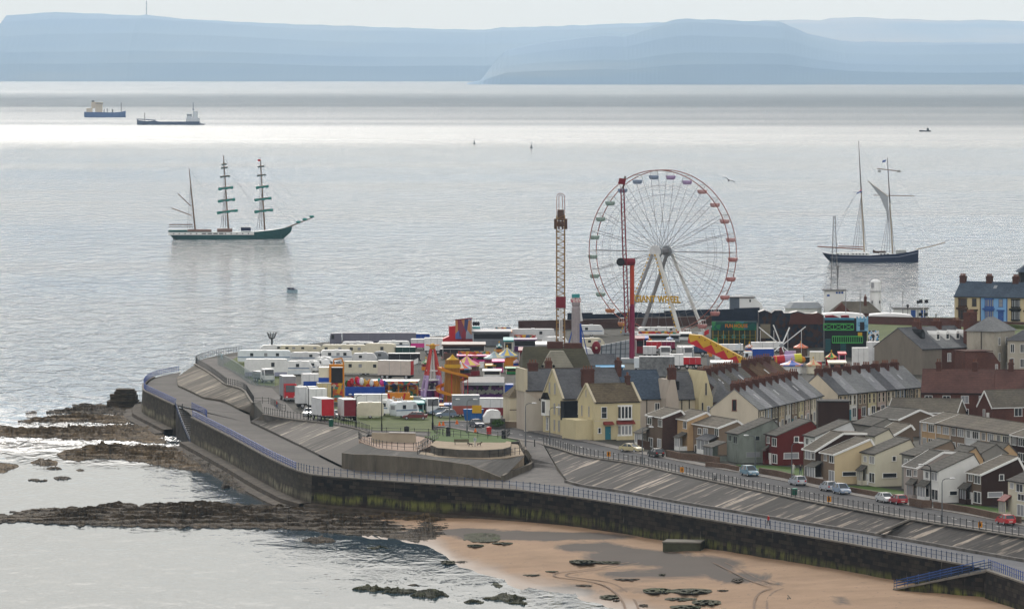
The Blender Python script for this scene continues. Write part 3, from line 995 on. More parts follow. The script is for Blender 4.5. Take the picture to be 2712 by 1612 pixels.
def ledge(name, top, bot, hgt, m, seed=0, nx=110, ny=16, steps=4):
 """a broken shelf of layered rock; outline in rows of the shore, relief in real steps"""
 x0, x1 = top[0][0], top[-1][0]
 mb = MB()
 P = []
 for i in range(nx + 1):
  px = x0 + (x1 - x0) * i / nx
  ya, yb = interp(top, px), interp(bot, px)
  ya += mnoise.noise(Vector((px * 0.05, seed, 0))) * 5 + mnoise.noise(Vector((px * 0.2, seed, 2))) * 2
  yb += mnoise.noise(Vector((px * 0.045, seed, 7))) * 6 + mnoise.noise(Vector((px * 0.2, seed, 4))) * 2.5
  if yb < ya + 1: yb = ya + 1
  for k in range(ny + 1):
   t = k / ny
   py = ya + (yb - ya) * t
   w = W(px, py, 0)
   e = min(1, 3.0 * min(i, nx - i) / nx + 0.15) * min(1, 5 * t, 5 * (1 - t))
   h = 0.62 + 0.32 * mnoise.noise(Vector((w.x * 0.10, w.y * 0.035, seed))) + 0.3 * mnoise.noise(Vector((w.x * 0.35, w.y * 0.11, seed + 3))) \
    + 0.2 * mnoise.noise(Vector((w.x * 1.1, w.y * 0.4, seed + 8)))
   z = hgt * max(0, h) * e
   z = math.floor(z / hgt * steps * 2) / (steps * 2) * hgt + 0.12 * z + 0.05 * mnoise.noise(Vector((w.x * 0.8, w.y * 0.3, seed)))
   ph = w.y / (3.6 if hgt < 1 else 6.0) + 1.5 * mnoise.noise(Vector((w.x * 0.02, w.y * 0.012, seed))) + 0.25 * mnoise.noise(Vector((w.x * 0.25, w.y * 0.02, seed + 4)))
   z = z * (0.45 + 0.75 * (1 - ph % 1.0)) if z > 0 else z
   if k in (0, ny) or i in (0, nx) or h * e < 0.16: z = -0.25
   P.append(Vector((w.x, w.y, z)))
 fs = [(i * (ny + 1) + k, i * (ny + 1) + k + 1, (i + 1) * (ny + 1) + k + 1, (i + 1) * (ny + 1) + k) for i in range(nx) for k in range(ny)]
 mb._add(P, fs)
 return struct(name, mb, m)

ledge("rock_ledge", [(-60, 1354), (0, 1351), (119, 1342), (224, 1341), (311, 1327), (352, 1332), (500, 1328), (545, 1326), (705, 1333), (769, 1334), (892, 1349), (1052, 1363), (1130, 1375), (1213, 1390)],
   [(-60, 1392), (0, 1392), (48, 1386), (224, 1394), (320, 1398), (560, 1401), (700, 1403), (828, 1409), (988, 1428), (1100, 1434), (1213, 1412)], 1.15, M_ROCK2, 1, 280, 90)
ledge("rock_ledge", [(1040, 1366), (1100, 1374), (1180, 1384), (1260, 1392), (1330, 1402)], [(1040, 1438), (1100, 1440), (1160, 1436), (1250, 1428), (1330, 1416)], 0.7, M_ROCK2, 14, 120, 50)
ledge("rock_ledge", [(860, 1352), (960, 1356), (1060, 1364), (1200, 1380), (1400, 1396)], [(860, 1366), (960, 1376), (1060, 1384), (1200, 1396), (1400, 1406)], 1.3, M_ROCK, 15, 150, 24)
ledge("rock_ledge", [(430, 1182), (500, 1196), (570, 1236), (640, 1280), (700, 1316)], [(430, 1196), (480, 1214), (560, 1258), (630, 1302), (700, 1328)], 0.9, M_ROCK2, 16, 90, 20)
ledge("rock_ledge", [(141, 1206), (160, 1193), (231, 1180), (320, 1177), (416, 1178), (500, 1190), (561, 1226)], [(141, 1212), (205, 1224), (272, 1214), (352, 1223), (449, 1240), (500, 1250), (561, 1262)], 1.3, M_ROCK, 2, 150, 60)
ledge("rock_ledge", [(-60, 1120), (0, 1123), (42, 1134), (128, 1137), (192, 1133), (288, 1129), (346, 1122), (400, 1120), (455, 1150)], [(-60, 1158), (0, 1158), (154, 1161), (200, 1166), (282, 1166), (352, 1172), (455, 1184)], 1.4, M_ROCK, 3, 150, 44)
ledge("rock_ledge", [(38, 1112), (120, 1107), (240, 1102), (375, 1098)], [(38, 1120), (120, 1119), (200, 1118), (270, 1121), (375, 1124)], 1.1, M_ROCK, 4, 110, 24)
ledge("rock_ledge", [(112, 1090), (180, 1082), (260, 1078), (385, 1072)], [(112, 1094), (160, 1096), (260, 1099), (385, 1100)], 1.2, M_ROCK2, 5, 100, 26)
ledge("rock_ledge", [(184, 1072), (230, 1072), (300, 1072)], [(184, 1075), (230, 1078), (300, 1080)], 0.7, M_ROCK2, 6, 50, 8)
ledge("rock_ledge", [(66, 1092), (80, 1091), (100, 1091)], [(66, 1094), (80, 1095), (100, 1094)], 0.4, M_ROCK2, 6, 20, 6)
ledge("rock_ledge", [(80, 1219), (110, 1216), (156, 1222)], [(80, 1226), (110, 1235), (156, 1230)], 0.8, M_ROCK, 7, 40, 8)
ledge("rock_ledge", [(-60, 1227), (0, 1226), (58, 1229)], [(-60, 1252), (0, 1252), (58, 1236)], 0.8, M_ROCK, 8, 40, 10)
ledge("rock_ledge", [(72, 1269), (100, 1269), (128, 1270)], [(72, 1272), (100, 1274), (128, 1273)], 0.4, M_ROCK2, 9, 20, 6)
ledge("rock_ledge", [(140, 1262), (165, 1262), (192, 1265)], [(140, 1268), (165, 1271), (192, 1268)], 0.5, M_ROCK2, 10, 20, 6)
ledge("rock_ledge", [(585, 1285), (594, 1281), (610, 1288)], [(585, 1291), (594, 1293), (610, 1291)], 1.2, M_ROCK2, 11, 20, 8)
for k, (x0, x1, y0, y1, hh, mm) in enumerate([(795, 895, 1422, 1440, 0.8, M_ROCK2), (967, 1032, 1447, 1453, 0.5, M_ROCKG), (927, 1038, 1553, 1565, 0.7, M_ROCKG), (1008, 1120, 1560, 1573, 0.7, M_ROCKG),
  (1080, 1192, 1566, 1584, 0.9, M_ROCKG), (1275, 1400, 1574, 1593, 0.9, M_ROCKG), (1225, 1285, 1589, 1597, 0.5, M_ROCKG), (1343, 1400, 1591, 1600, 0.5, M_ROCKG), (1298, 1335, 1543, 1553, 0.4, M_ROCKG),
  (1075, 1118, 1547, 1551, 0.3, M_ROCK2), (200, 226, 1242, 1246, 0.3, M_ROCK2), (120, 165, 1237, 1243, 0.4, M_ROCK)]):
 ledge("rock_ledge", [(x0, (y0 + y1) / 2), ((x0 + x1) / 2, y0), (x1, (y0 + y1) / 2)], [(x0, (y0 + y1) / 2 + 1.5), ((x0 + x1) / 2, y1), (x1, (y0 + y1) / 2 + 1.5)], hh, mm, 20 + k, 36, 8)

def outcrop(x0, x1, y0, y1, hgt, m, seed):
 mb = MB()
 nx, ny = 30, 8
 P = []
 for i in range(nx + 1):
  px = x0 + (x1 - x0) * i / nx
  e = math.sin(math.pi * min(1, max(0, (i + 0.6 * mnoise.noise(Vector((i * 0.5, seed, 0)))) / nx))) ** 0.5 if 0 < i < nx else 0
  for k in range(ny + 1):
   t = k / ny
   py = (y0 + y1) / 2 + (y1 - y0) * (t - 0.5) * (0.3 + 0.7 * e)
   zb = zbeach(px, py)
   h = hgt * e * (1 if 0 < k < ny else 0) * (0.7 + 0.6 * mnoise.noise(Vector((i * 0.3, k * 0.5, seed))))
   P.append(W(px, py, zb - 0.12 + h))
 mb._add(P, [(i * (ny + 1) + k, i * (ny + 1) + k + 1, (i + 1) * (ny + 1) + k + 1, (i + 1) * (ny + 1) + k) for i in range(nx) for k in range(ny)])
 return struct("rock_ledge", mb, m)
for k, a in enumerate([(1506, 1580, 1480, 1492, 0.9, M_ROCKG), (1560, 1650, 1484, 1492, 0.4, M_ROCKG), (1440, 1482, 1510, 1515, 0.3, M_ROCKG), (1618, 1700, 1530, 1536, 0.35, M_ROCK2), (1740, 1765, 1518, 1523, 0.3, M_ROCKG),
  (1700, 1780, 1555, 1571, 0.6, M_ROCKG), (1770, 1890, 1556, 1572, 0.6, M_ROCKG), (1895, 1932, 1560, 1565, 0.3, M_ROCK2), (1585, 1645, 1573, 1587, 0.4, M_ROCKG), (1617, 1645, 1586, 1592, 0.3, M_ROCK2),
  (1755, 1850, 1580, 1590, 0.35, M_ROCKG), (1830, 1912, 1586, 1602, 0.6, M_ROCKG), (1770, 1860, 1600, 1613, 0.6, M_ROCKG), (1690, 1720, 1598, 1606, 0.3, M_ROCK2), (1935, 1972, 1529, 1541, 0.4, M_ROCK2),
  (1518, 1580, 1546, 1552, 0.25, M_ROCK2), (1235, 1283, 1440, 1447, 0.5, M_ROCKG), (1218, 1335, 1408, 1438, 0.35, M_ROCKG), (1300, 1360, 1434, 1441, 0.4, M_ROCKG), (1157, 1207, 1482, 1494, 0.6, M_ROCKG),
  (1200, 1245, 1484, 1489, 0.25, M_ROCK2), (2075, 2105, 1570, 1590, 0.15, M_ROCK2), (1380, 1440, 1519, 1525, 0.3, M_ROCKG)]):
 outcrop(*a, 40 + k)

# footing below the long walls: stepped stone apron
def footing(L, w, z0, z1, n, m):
 mb = MB()
 a = [Vector((p.x, p.y, z0)) for p in L]
 mid = [Vector((p.x, p.y, z0 - 0.15)) for p in offset_line(a, -w * 0.55)]
 m2 = [Vector((p.x, p.y, (z0 + z1) / 2)) for p in offset_line(a, -w * 0.58)]
 e = [Vector((p.x, p.y, (z0 + z1) / 2 - 0.15)) for p in offset_line(a, -w)]
 e2 = [Vector((p.x, p.y, z1)) for p in offset_line(a, -w - 0.15)]
 for p, q in ((a, mid), (mid, m2), (m2, e), (e, e2)):
  strip(mb, p, q, n)
 return struct("wall_footing", mb, m)
M_FOOT = mat("footing_stone", (0.05, 0.038, 0.027), 0.9, 0.7, 0.5, streak=(1, 0.5, 2), bump=0.8)
footing([p.copy() for p in PT[:7]], 4.2, 1.4, -0.3, 50, M_FOOT)
footing([p.copy() for p in PT_FAR[3:]], 4.0, 1.3, -0.3, 30, M_FOOT)
footing([p.copy() for p in PT[6:12]], 3.4, 1.3, 0.2, 60, M_FOOT)

# ruined block at the far end of the rocks
t = thing("stone_block", "square ruined stone block standing on the rocks beside the far sea wall end", "ruin", W(322, 1079, 0.2))
mb = MB()
s = sc_at(1079, 0.2)
def blk(x0, x1, h0, h1, d0, d1): mb.box((x0 - 322) / s, (x1 - 322) / s, d0, d1, h0, h1)
blk(284, 364, 0, 1.5, -1.5, 6); blk(292, 361, 1.2, 2.6, -0.6, 5.4); blk(302, 358, 2.4, 3.5, 0, 5); blk(306, 354, 3.3, 4.0, 0.4, 4.5); blk(352, 372, 0, 1.2, 0, 4); blk(290, 303, 2.4, 2.9, 0.5, 3.5)
mb.build("masonry", M_ROCK2, t)

# outfall block on the beach
t = thing("outfall_block", "weedy concrete outfall block built out from the sea wall onto the sand", "outfall", W(1805, 1468, 1.0), R(-10))
MB().box(-2.9, 2.9, 0, 5, -0.6, 1.75).build("block", mat("outfall_concrete", (0.05, 0.05, 0.03), 0.9, 0.4, 0.6), t)
MB().box(-3.0, 3.0, -0.1, 5, 1.753, 1.95).build("lid", mat("outfall_top", (0.13, 0.12, 0.10), 0.9, 0.3, 0.8), t)

# beach ramp at the right: inclined way down to the sand with blue railings
t = thing("beach_ramp", "sloping stone beach ramp going down along the wall to the sand", "ramp")
A0, A1 = W(2607, 1506, ZP), W(2375, 1558, zbeach(2375, 1558))
mb = MB()
out = Vector((-0.9, -0.43, 0)) * 2.4
uvz = lambda p: p.z
a, b = A0, A1
ao, bo = W(2625, 1512, ZP), W(2368, 1562, zbeach(2368, 1562) - 0.05)
mb.poly([a, b, bo, ao])
mb.build("slope", M_PATH, t)
mb = MB()
n = 24
for i in range(n):
 p, q = ao.lerp(bo, i / n), ao.lerp(bo, (i + 1) / n)
 L = (bo - ao).length
 mb.poly([p, q, Vector((q.x, q.y, -0.5)), Vector((p.x, p.y, -0.5))], 0, [(L * i / n, p.z), (L * (i + 1) / n, q.z), (L * (i + 1) / n, -0.5), (L * i / n, -0.5)])
mb.build("side_wall", M_WALL, t)
MB().bar(ao + Vector((0, 0, 0.1)), bo + Vector((0, 0, 0.1)), 0.5, 0.25).build("coping", M_COPE, t)
# ================================================================== HOUSES
def brick_mat(name, a, b_, mortar, scale=1.0):
 m, n, l, b = nodes_of(name, 0.9)
 g = n.new("ShaderNodeNewGeometry").outputs["Position"]
 r = ramp(n, [(0.35, a), (0.65, b_)])
 l.new(tex(n, l, g, 2.5, 4, 0.8, (1, 1, 2.5)), r.inputs[0])
 r2 = ramp(n, [(0.3, (0.75,) * 3), (0.7, (1.15,) * 3)])
 l.new(tex(n, l, g, 0.25, 4, 0.6), r2.inputs[0])
 l.new(mixc(n, l, 1.0, r.outputs[0], r2.outputs[0], 'MULTIPLY'), b.inputs["Base Color"])
 return m

def roof_mat(name, col, var=0.3, row=0.32):
 """tiles or slates: courses that follow the height, speckled tile by tile, lichen in blotches"""
 m, n, l, b = nodes_of(name, 0.95)
 b.inputs['Specular IOR Level'].default_value = 0.05
 g = n.new("ShaderNodeNewGeometry").outputs["Position"]
 r = ramp(n, [(0.28, shade(col, 1 - var)), (0.5, col), (0.74, shade(col, 1 + var * 1.3))])
 l.new(tex(n, l, g, 1.7, 4, 0.8, (1.0, 0.7, 3.0)), r.inputs[0])
 sep = n.new("ShaderNodeSeparateXYZ"); l.new(g, sep.inputs[0])
 saw = mth(n, l, 'FRACT', mth(n, l, 'DIVIDE', sep.outputs[2], row))
 r2 = ramp(n, [(0.0, (0.62,) * 3), (0.25, (1.0,) * 3), (1.0, (1.08,) * 3)])
 l.new(saw, r2.inputs[0])
 r3 = ramp(n, [(0.35, (0.8,) * 3), (0.65, (1.15, 1.15, 1.1))])
 l.new(tex(n, l, g, 0.22, 4, 0.65), r3.inputs[0])
 c = mixc(n, l, 1.0, r.outputs[0], r2.outputs[0], 'MULTIPLY')
 l.new(mixc(n, l, 1.0, c, r3.outputs[0], 'MULTIPLY'), b.inputs["Base Color"])
 return m

def render_mat(name, col, stain=0.25):
 m, n, l, b = nodes_of(name, 0.85)
 g = n.new("ShaderNodeNewGeometry").outputs["Position"]
 r = ramp(n, [(0.3, shade(col, 1 - stain)), (0.55, col), (0.8, shade(col, 1.06))])
 l.new(tex(n, l, g, 0.5, 5, 0.7, (1, 1, 0.35)), r.inputs[0])
 l.new(r.outputs[0], b.inputs["Base Color"])
 return m

def glass_mat(name, col, rough=0.12):
 m, n, l, b = nodes_of(name, rough)
 b.inputs["Base Color"].default_value = (*col, 1)
 b.inputs["Specular IOR Level"].default_value = 0.6
 return m

G_DARK = glass_mat("window_glass", (0.02, 0.024, 0.03))
G_NET = glass_mat("window_net_curtain", (0.24, 0.25, 0.27), 0.3)
G_CAR = glass_mat("car_glass", (0.03, 0.04, 0.05), 0.08)
GLASS = [G_DARK, G_DARK, G_NET]
WHITE = mat("white_paint", (0.74, 0.74, 0.72), 0.5, 0.06, 1.0)
CREAM_P = mat("cream_paint", (0.62, 0.56, 0.43), 0.6, 0.06, 1.0)
BLACK = mat("black_paint", (0.015, 0.015, 0.017), 0.85, 0.1)
BLUEP = mat("blue_paint", (0.035, 0.09, 0.30), 0.5, 0.15)
TEAL = mat("teal_paint", (0.03, 0.15, 0.19), 0.5, 0.1)
MAROON = mat("maroon_tile", (0.16, 0.03, 0.025), 0.7, 0.2, 2.0)
BROWN_P = mat("brown_paint", (0.06, 0.03, 0.02), 0.6, 0.15)
BRICK = brick_mat("red_brick", (0.075, 0.031, 0.024), (0.13, 0.056, 0.042), None)
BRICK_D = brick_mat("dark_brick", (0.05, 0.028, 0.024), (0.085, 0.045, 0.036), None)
BRICK_C = brick_mat("chimney_brick", (0.062, 0.028, 0.023), (0.105, 0.047, 0.037), None)
BRICK_T = brick_mat("tan_brick", (0.28, 0.20, 0.13), (0.36, 0.26, 0.17), None)
POT = mat("clay_pot", (0.17, 0.075, 0.05), 0.8, 0.15)
R_BROWN = roof_mat("roof_brown_tile", (0.125, 0.112, 0.095))
R_GREYB = roof_mat("roof_grey_tile", (0.10, 0.095, 0.088))
R_SLATE = roof_mat("roof_slate", (0.115, 0.117, 0.128), 0.3, 0.25)
R_SLATEB = roof_mat("roof_blue_slate", (0.062, 0.082, 0.115), 0.35, 0.25)
R_PALE = roof_mat("roof_pale_slate", (0.26, 0.265, 0.285), 0.18, 0.25)
R_MID = roof_mat("roof_mid_slate", (0.19, 0.195, 0.205), 0.22, 0.25)
R_RED = roof_mat("roof_red_tile", (0.10, 0.053, 0.047), 0.25)
R_ORANGE = roof_mat("roof_rust_tile", (0.10, 0.062, 0.038), 0.3)
R_OLD = roof_mat("roof_old_tile", (0.11, 0.088, 0.062), 0.35)
RM = lambda nm, c, s=0.2: MATS.get(nm) or render_mat(nm, c, s)

def window(parent, fr, c, w, h, frame=None, glass=None, vbars=1, hbars=0, name="window", sill=True, t=0.09):
 """fr = (origin, axis along the wall, outward normal); c = (u, z) of the centre"""
 o, ax, nm = fr
 P = lambda u, z, d: o + ax * u + Vector((0, 0, z)) + nm * d
 u, z = c
 frame = frame or WHITE
 f = MB()
 f.bar(P(u - w / 2, z - h / 2, 0.03), P(u - w / 2, z + h / 2, 0.03), t, 0.10)
 f.bar(P(u + w / 2, z - h / 2, 0.03), P(u + w / 2, z + h / 2, 0.03), t, 0.10)
 f.bar(P(u - w / 2 - t / 2, z + h / 2 + t / 2, 0.033), P(u + w / 2 + t / 2, z + h / 2 + t / 2, 0.033), 0.10, t)
 f.bar(P(u - w / 2 - t / 2 - (0.08 if sill else 0), z - h / 2 - t / 2, 0.05), P(u + w / 2 + t / 2 + (0.08 if sill else 0), z - h / 2 - t / 2, 0.05), 0.16 if sill else 0.1, t)
 for k in range(vbars):
  x = u - w / 2 + w * (k + 1) / (vbars + 1)
  f.bar(P(x, z - h / 2 + 0.002, 0.028), P(x, z + h / 2 - 0.002, 0.028), 0.07, 0.09)
 for k in range(hbars):
  q = z - h / 2 + h * (k + 1) / (hbars + 1)
  f.bar(P(u - w / 2, q, 0.026), P(u + w / 2, q, 0.026), 0.085, 0.06)
 fo = f.build(name, frame, parent)
 g = MB().poly([P(u - w / 2, z - h / 2, 0.02), P(u + w / 2, z - h / 2, 0.02), P(u + w / 2, z + h / 2, 0.02), P(u - w / 2, z + h / 2, 0.02)])
 g.build("pane", glass or random.choice(GLASS), fo)
 return fo

def door(parent, fr, c, w, h, m, name="door"):
 o, ax, nm = fr
 P = lambda u, z, d: o + ax * u + Vector((0, 0, z)) + nm * d
 d = MB().bar(P(c, 0.05, 0.03), P(c, h, 0.03), w, 0.08)
 do = d.build(name, m, parent)
 MB().bar(P(c + w * 0.3, h * 0.45, 0.09), P(c + w * 0.3, h * 0.52, 0.09), 0.06).build("handle", mat("brass", (0.4, 0.3, 0.1), 0.3, 0, metal=1), do)
 return do

def faces(W_, D_):
 X, Y = Vector((1, 0, 0)), Vector((0, 1, 0))
 return {"F": (Vector((0, 0, 0)), X, -Y), "L": (Vector((0, D_, 0)), -Y, -X), "R": (Vector((W_, 0, 0)), Y, X), "B": (Vector((W_, D_, 0)), -X, Y)}

def gable_body(parent, W_, D_, e, rise, r=None, be=None, wall=None, gable=None, roof=None, ov=0.25, verge=0.12, barge=None, th=0.16, roofs=True):
 """walls with gables at x=0 and x=W, ridge along x at depth r; be = height of the back eaves"""
 r = D_ / 2 if r is None else r
 be = e if be is None else be
 prof = [(0, 0), (0, e), (r, e + rise), (D_, be), (D_, 0)]
 mb = MB()
 mb.poly([(0, 0, 0), (W_, 0, 0), (W_, 0, e), (0, 0, e)], 0)
 mb.poly([(0, D_, 0), (W_, D_, 0), (W_, D_, be), (0, D_, be)], 1)
 for x in (0, W_):
  mb.poly([(x, y, z) for y, z in prof], 1)
 mb.build("wall", [wall, gable or wall], parent)
 rb = MB()
 sf, sb = rise / r, (e + rise - be) / (D_ - r)
 x0, x1 = -verge, W_ + verge
 zr = e + rise + 0.02
 f0 = (-ov, e - ov * sf + 0.02)
 b0 = (D_ + ov, be - ov * sb + 0.02)
 out = [f0, (r, zr), b0, (b0[0], b0[1] + th), (r, zr + th * 1.2), (f0[0], f0[1] + th)]
 rb.prism(out, 'x', x0, x1)
 rb.bar((x0, r, zr + th * 1.2), (x1, r, zr + th * 1.2), 0.22, 0.14)
 ro = rb.build("roof", roof, parent)
 if barge:
  for x, s in ((0, -1), (W_, 1)):
   xb = (-verge - 0.015) if s < 0 else (W_ + verge + 0.015)
   b = MB()
   b.bar((xb, f0[0], f0[1] + 0.02), (xb, r, zr + 0.02), 0.06, 0.34)
   b.bar((xb, r, zr + 0.02), (xb, b0[0], b0[1] + 0.02), 0.06, 0.34)
   b.build("bargeboard", barge, parent)
 g = MB().bar((x0, -ov - 0.06, f0[1] + 0.06), (x1, -ov - 0.06, f0[1] + 0.06), 0.12, 0.14)
 g.build("gutter", barge or BLACK, parent)
 return ro

def chimney(parent, x, y, z0, z1, w=0.9, d=0.7, pots=3, m=None, along='x'):
 m = m or BRICK_C
 c = MB().box(x - w / 2, x + w / 2, y - d / 2, y + d / 2, z0, z1).box(x - w / 2 - 0.09, x + w / 2 + 0.09, y - d / 2 - 0.09, y + d / 2 + 0.09, z1 - 0.45, z1 - 0.2)
 co = c.build("chimney", m, parent)
 for k in range(pots):
  q = (k + 0.5) / pots - 0.5
  px_, py_ = (x + q * w * 0.9, y) if w >= d else (x, y + q * d * 0.9)
  MB().lathe([(0.001, 0), (0.14, 0), (0.11, 0.5), (0.15, 0.55), (0.10, 0.56), (0.001, 0.5)], (px_, py_, z1 + 0.003), 7).build("pot", POT, co)
 return co

# ---- the estate houses on the coast road
AM = math.atan2(U.y, U.x)

def estate(label, near, fx, ridge, ey, wall, gable, roof, back=(14, 21), barge=None, fw=(), gw=(), porch=None, group="estate houses on the coast road", name="estate_house", Wd=None, dpx=None, frame=None, z=ZG):
 s = sc_at(near[1], z)
 D = F / s
 W_ = Wd or (near[0] - fx) / (0.325 * s)
 e = (near[1] - ey) / s
 r = (ridge[0] - near[0]) / (0.945 * s)
 rise = (ey - ridge[1]) / s - (ey - HY) * r * 0.325 / D / s
 Dp = r + back[0] / (0.945 * s)
 be = e + rise - back[1] / s
 pt = W(near[0], near[1], z)
 org = pt - U * W_
 t = thing(name, label, "house", org, AM, group)
 gable_body(t, W_, Dp, e, rise, r, be, wall, gable, roof, barge=barge)
 fr = faces(W_, Dp)
 k = 67.5 * 0.946 / (0.325 * D)
 for (cx, cy, w, h, *o) in fw:
  u = W_ + (cx - near[0]) / (0.325 * s)
  zz = (near[1] - k * (near[0] - cx) - cy) / s
  kind = o[0] if o else "w"
  if kind == "d":
   door(t, fr["F"], u, w / (0.325 * s), h / s, o[1] if len(o) > 1 else WHITE)
  else:
   window(t, fr["F"], (u, zz), w / (0.325 * s), h / s, frame, vbars=1)
 for (cx, cy, w, h, *o) in gw:
  u = (cx - near[0]) / (0.945 * s)
  zz = (near[1] - cy) / s
  window(t, fr["R"], (u, zz), w / (0.945 * s), h / s, frame, o[0] if o else G_DARK, vbars=0)
 if porch:
  x0, x1, hh, dp, pm, rm = porch
  u0, u1 = W_ + (x0 - near[0]) / (0.325 * s), W_ + (x1 - near[0]) / (0.325 * s)
  p = MB()
  for u in (u0 + 0.06, u1 - 0.06):
   p.bar((u, -dp + 0.06, 0), (u, -dp + 0.06, hh), 0.12)
  p.box(u0, u1, -dp, -dp + 0.07, 0, hh * 0.32)
  p.box(u0, u0 + 0.07, -dp + 0.08, -0.01, 0, hh); p.box(u1 - 0.07, u1, -dp + 0.08, -0.01, 0, hh * 0.35)
  p.bar((u0, -dp + 0.04, hh), (u1, -dp + 0.04, hh), 0.1)
  for q in (0.33, 0.66):
   p.bar((u0 + (u1 - u0) * q, -dp + 0.05, hh * 0.3), (u0 + (u1 - u0) * q, -dp + 0.05, hh), 0.09)
  po = p.build("porch", pm, t)
  MB().poly([(u0 + 0.1, -dp + 0.09, hh * 0.3), (u1 - 0.1, -dp + 0.09, hh * 0.3), (u1 - 0.1, -dp + 0.09, hh - 0.05), (u0 + 0.1, -dp + 0.09, hh - 0.05)]).build("pane", G_NET, po)
  MB().prism([(-dp - 0.2, hh + 0.02), (-dp - 0.2, hh + 0.12), (-0.01, hh + 1.0), (-0.01, hh + 0.85)], 'x', u0 - 0.15, u1 + 0.15).build("roof", rm, po)
 return t

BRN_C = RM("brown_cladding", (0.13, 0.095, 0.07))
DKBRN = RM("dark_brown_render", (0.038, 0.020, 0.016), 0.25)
TANR = RM("tan_render", (0.50, 0.34, 0.19))
BTAN = RM("brown_pebbledash", (0.20, 0.15, 0.11))
GGRN = RM("grey_green_stone", (0.20, 0.225, 0.20), 0.45)
REDR = RM("oxide_red_render", (0.105, 0.017, 0.015), 0.12)
WHT = RM("white_render", (0.66, 0.66, 0.64), 0.10)
WHT2 = RM("grey_white_render", (0.56, 0.57, 0.57), 0.12)
YEL = RM("cream_yellow_render", (0.58, 0.47, 0.30), 0.10)
IVO = RM("ivory_render", (0.56, 0.53, 0.42), 0.10)
PNK = RM("pink_grey_render", (0.36, 0.31, 0.28), 0.12)
GRYR = RM("grey_pebbledash", (0.24, 0.23, 0.21), 0.2)

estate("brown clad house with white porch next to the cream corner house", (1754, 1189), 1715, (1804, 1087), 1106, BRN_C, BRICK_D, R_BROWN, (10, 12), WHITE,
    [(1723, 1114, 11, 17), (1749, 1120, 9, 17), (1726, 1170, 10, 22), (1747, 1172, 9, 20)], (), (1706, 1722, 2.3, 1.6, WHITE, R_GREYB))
estate("narrow tan house with dark tiled porch beside the brown clad house", (1821, 1193), 1783, (1872, 1092), 1113, TANR, TANR, R_BROWN, (20, 18), WHITE,
    [(1790, 1120, 9, 17), (1815, 1125, 8, 17), (1794, 1166, 11, 16)], (), (1808, 1820, 2.2, 1.5, WHITE, R_GREYB))
estate("double brown pebbledash house with white bargeboard and glazed porch", (1904, 1205), 1822, (1953, 1114), 1133, BTAN, BTAN, R_BROWN, (21, 16), WHITE,
    [(1832, 1137, 9, 14), (1858, 1141, 8, 15), (1872, 1142, 11, 16), (1899, 1144, 9, 18), (1834, 1183, 10, 20), (1851, 1187, 10, 18)], (), (1872, 1901, 2.4, 1.7, WHITE, R_SLATE))
estate("grey green stone faced house with long dark porch", (1956, 1226), 1928, (2049, 1112), 1150, GGRN, GGRN, R_GREYB, (14, 16), None,
    [(1936, 1159, 7, 15), (1949, 1164, 9, 18)], [(2007, 1161, 12, 11), (1995, 1204, 37, 12, G_NET)], (1906, 1928, 2.3, 2.6, GGRN, R_GREYB), frame=RM("pale_green_frame", (0.3, 0.33, 0.3)))
estate("deep red rendered house with slit window on its gable wall", (2058, 1232), 2031, (2150, 1115), 1154, REDR, REDR, R_GREYB, (14, 15), None,
    [(2038, 1164, 6, 16), (2052, 1170, 10, 20), (2042, 1216, 6, 30, "d", WHITE), (2053, 1214, 10, 22)], [(2110, 1164, 12, 13), (2096, 1207, 39, 14, G_NET)], (2036, 2040, 2.2, 0.9, REDR, R_GREYB))
estate("pale grey rendered house set back beside the deep red house", (2159, 1246), 2133, (2254, 1117), 1157, WHT2, WHT2, R_GREYB, (11, 18), None,
    [(2141, 1168, 7, 16), (2154, 1174, 8, 14)], ())
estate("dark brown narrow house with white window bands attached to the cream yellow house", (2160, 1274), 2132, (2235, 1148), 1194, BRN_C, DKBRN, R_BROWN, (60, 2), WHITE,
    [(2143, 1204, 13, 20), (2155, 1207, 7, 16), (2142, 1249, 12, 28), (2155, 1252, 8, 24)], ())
estate("cream yellow house with white bargeboard and slit window low on its gable", (2210, 1282), 2179, (2307, 1163), 1204, BTAN, YEL, R_BROWN, (10, 17), WHITE,
    [(2190, 1211, 6, 14), (2204, 1215, 10, 18), (2204, 1259, 12, 26)], [(2250, 1255, 37, 10)], (2166, 2184, 2.4, 1.5, WHITE, R_GREYB))
estate("ivory house with slit window and small canopy behind the parked silver cars", (2318, 1288), 2287, (2413, 1164), 1203, IVO, IVO, R_GREYB, (12, 20), None,
    [(2296, 1214, 6, 14), (2311, 1217, 11, 18), (2300, 1267, 6, 30, "d", WHITE), (2311, 1264, 12, 24)], [(2369, 1215, 10, 11), (2357, 1259, 38, 11)], (2288, 2300, 2.2, 0.9, IVO, R_GREYB))
estate("brown house with mossy textured front in the gap beside the ivory house", (2424, 1300), 2394, (2522, 1168), 1207, GRYR, BTAN, R_GREYB, (8, 14), None,
    [(2404, 1222, 8, 14), (2416, 1224, 7, 14)], ())
estate("pinkish grey narrow house attached to the big white house", (2430, 1322), 2400, (2500, 1198), 1239, PNK, PNK, R_GREYB, (50, 4), WHITE,
    [(2412, 1251, 10, 17), (2426, 1252, 6, 15), (2412, 1300, 12, 26), (2426, 1308, 5, 30, "d", WHITE)], (), (2416, 2430, 2.2, 0.8, PNK, R_GREYB))
estate("big white house with plain white gable and little dark window", (2485, 1331), 2452, (2582, 1204), 1248, WHT, WHT, R_GREYB, (15, 25), None,
    [(2461, 1257, 7, 17), (2477, 1261, 13, 20), (2460, 1312, 7, 32, "d", BLACK), (2478, 1309, 14, 26)], [(2526, 1306, 21, 10)], (2450, 2468, 2.2, 0.9, WHT, R_GREYB))
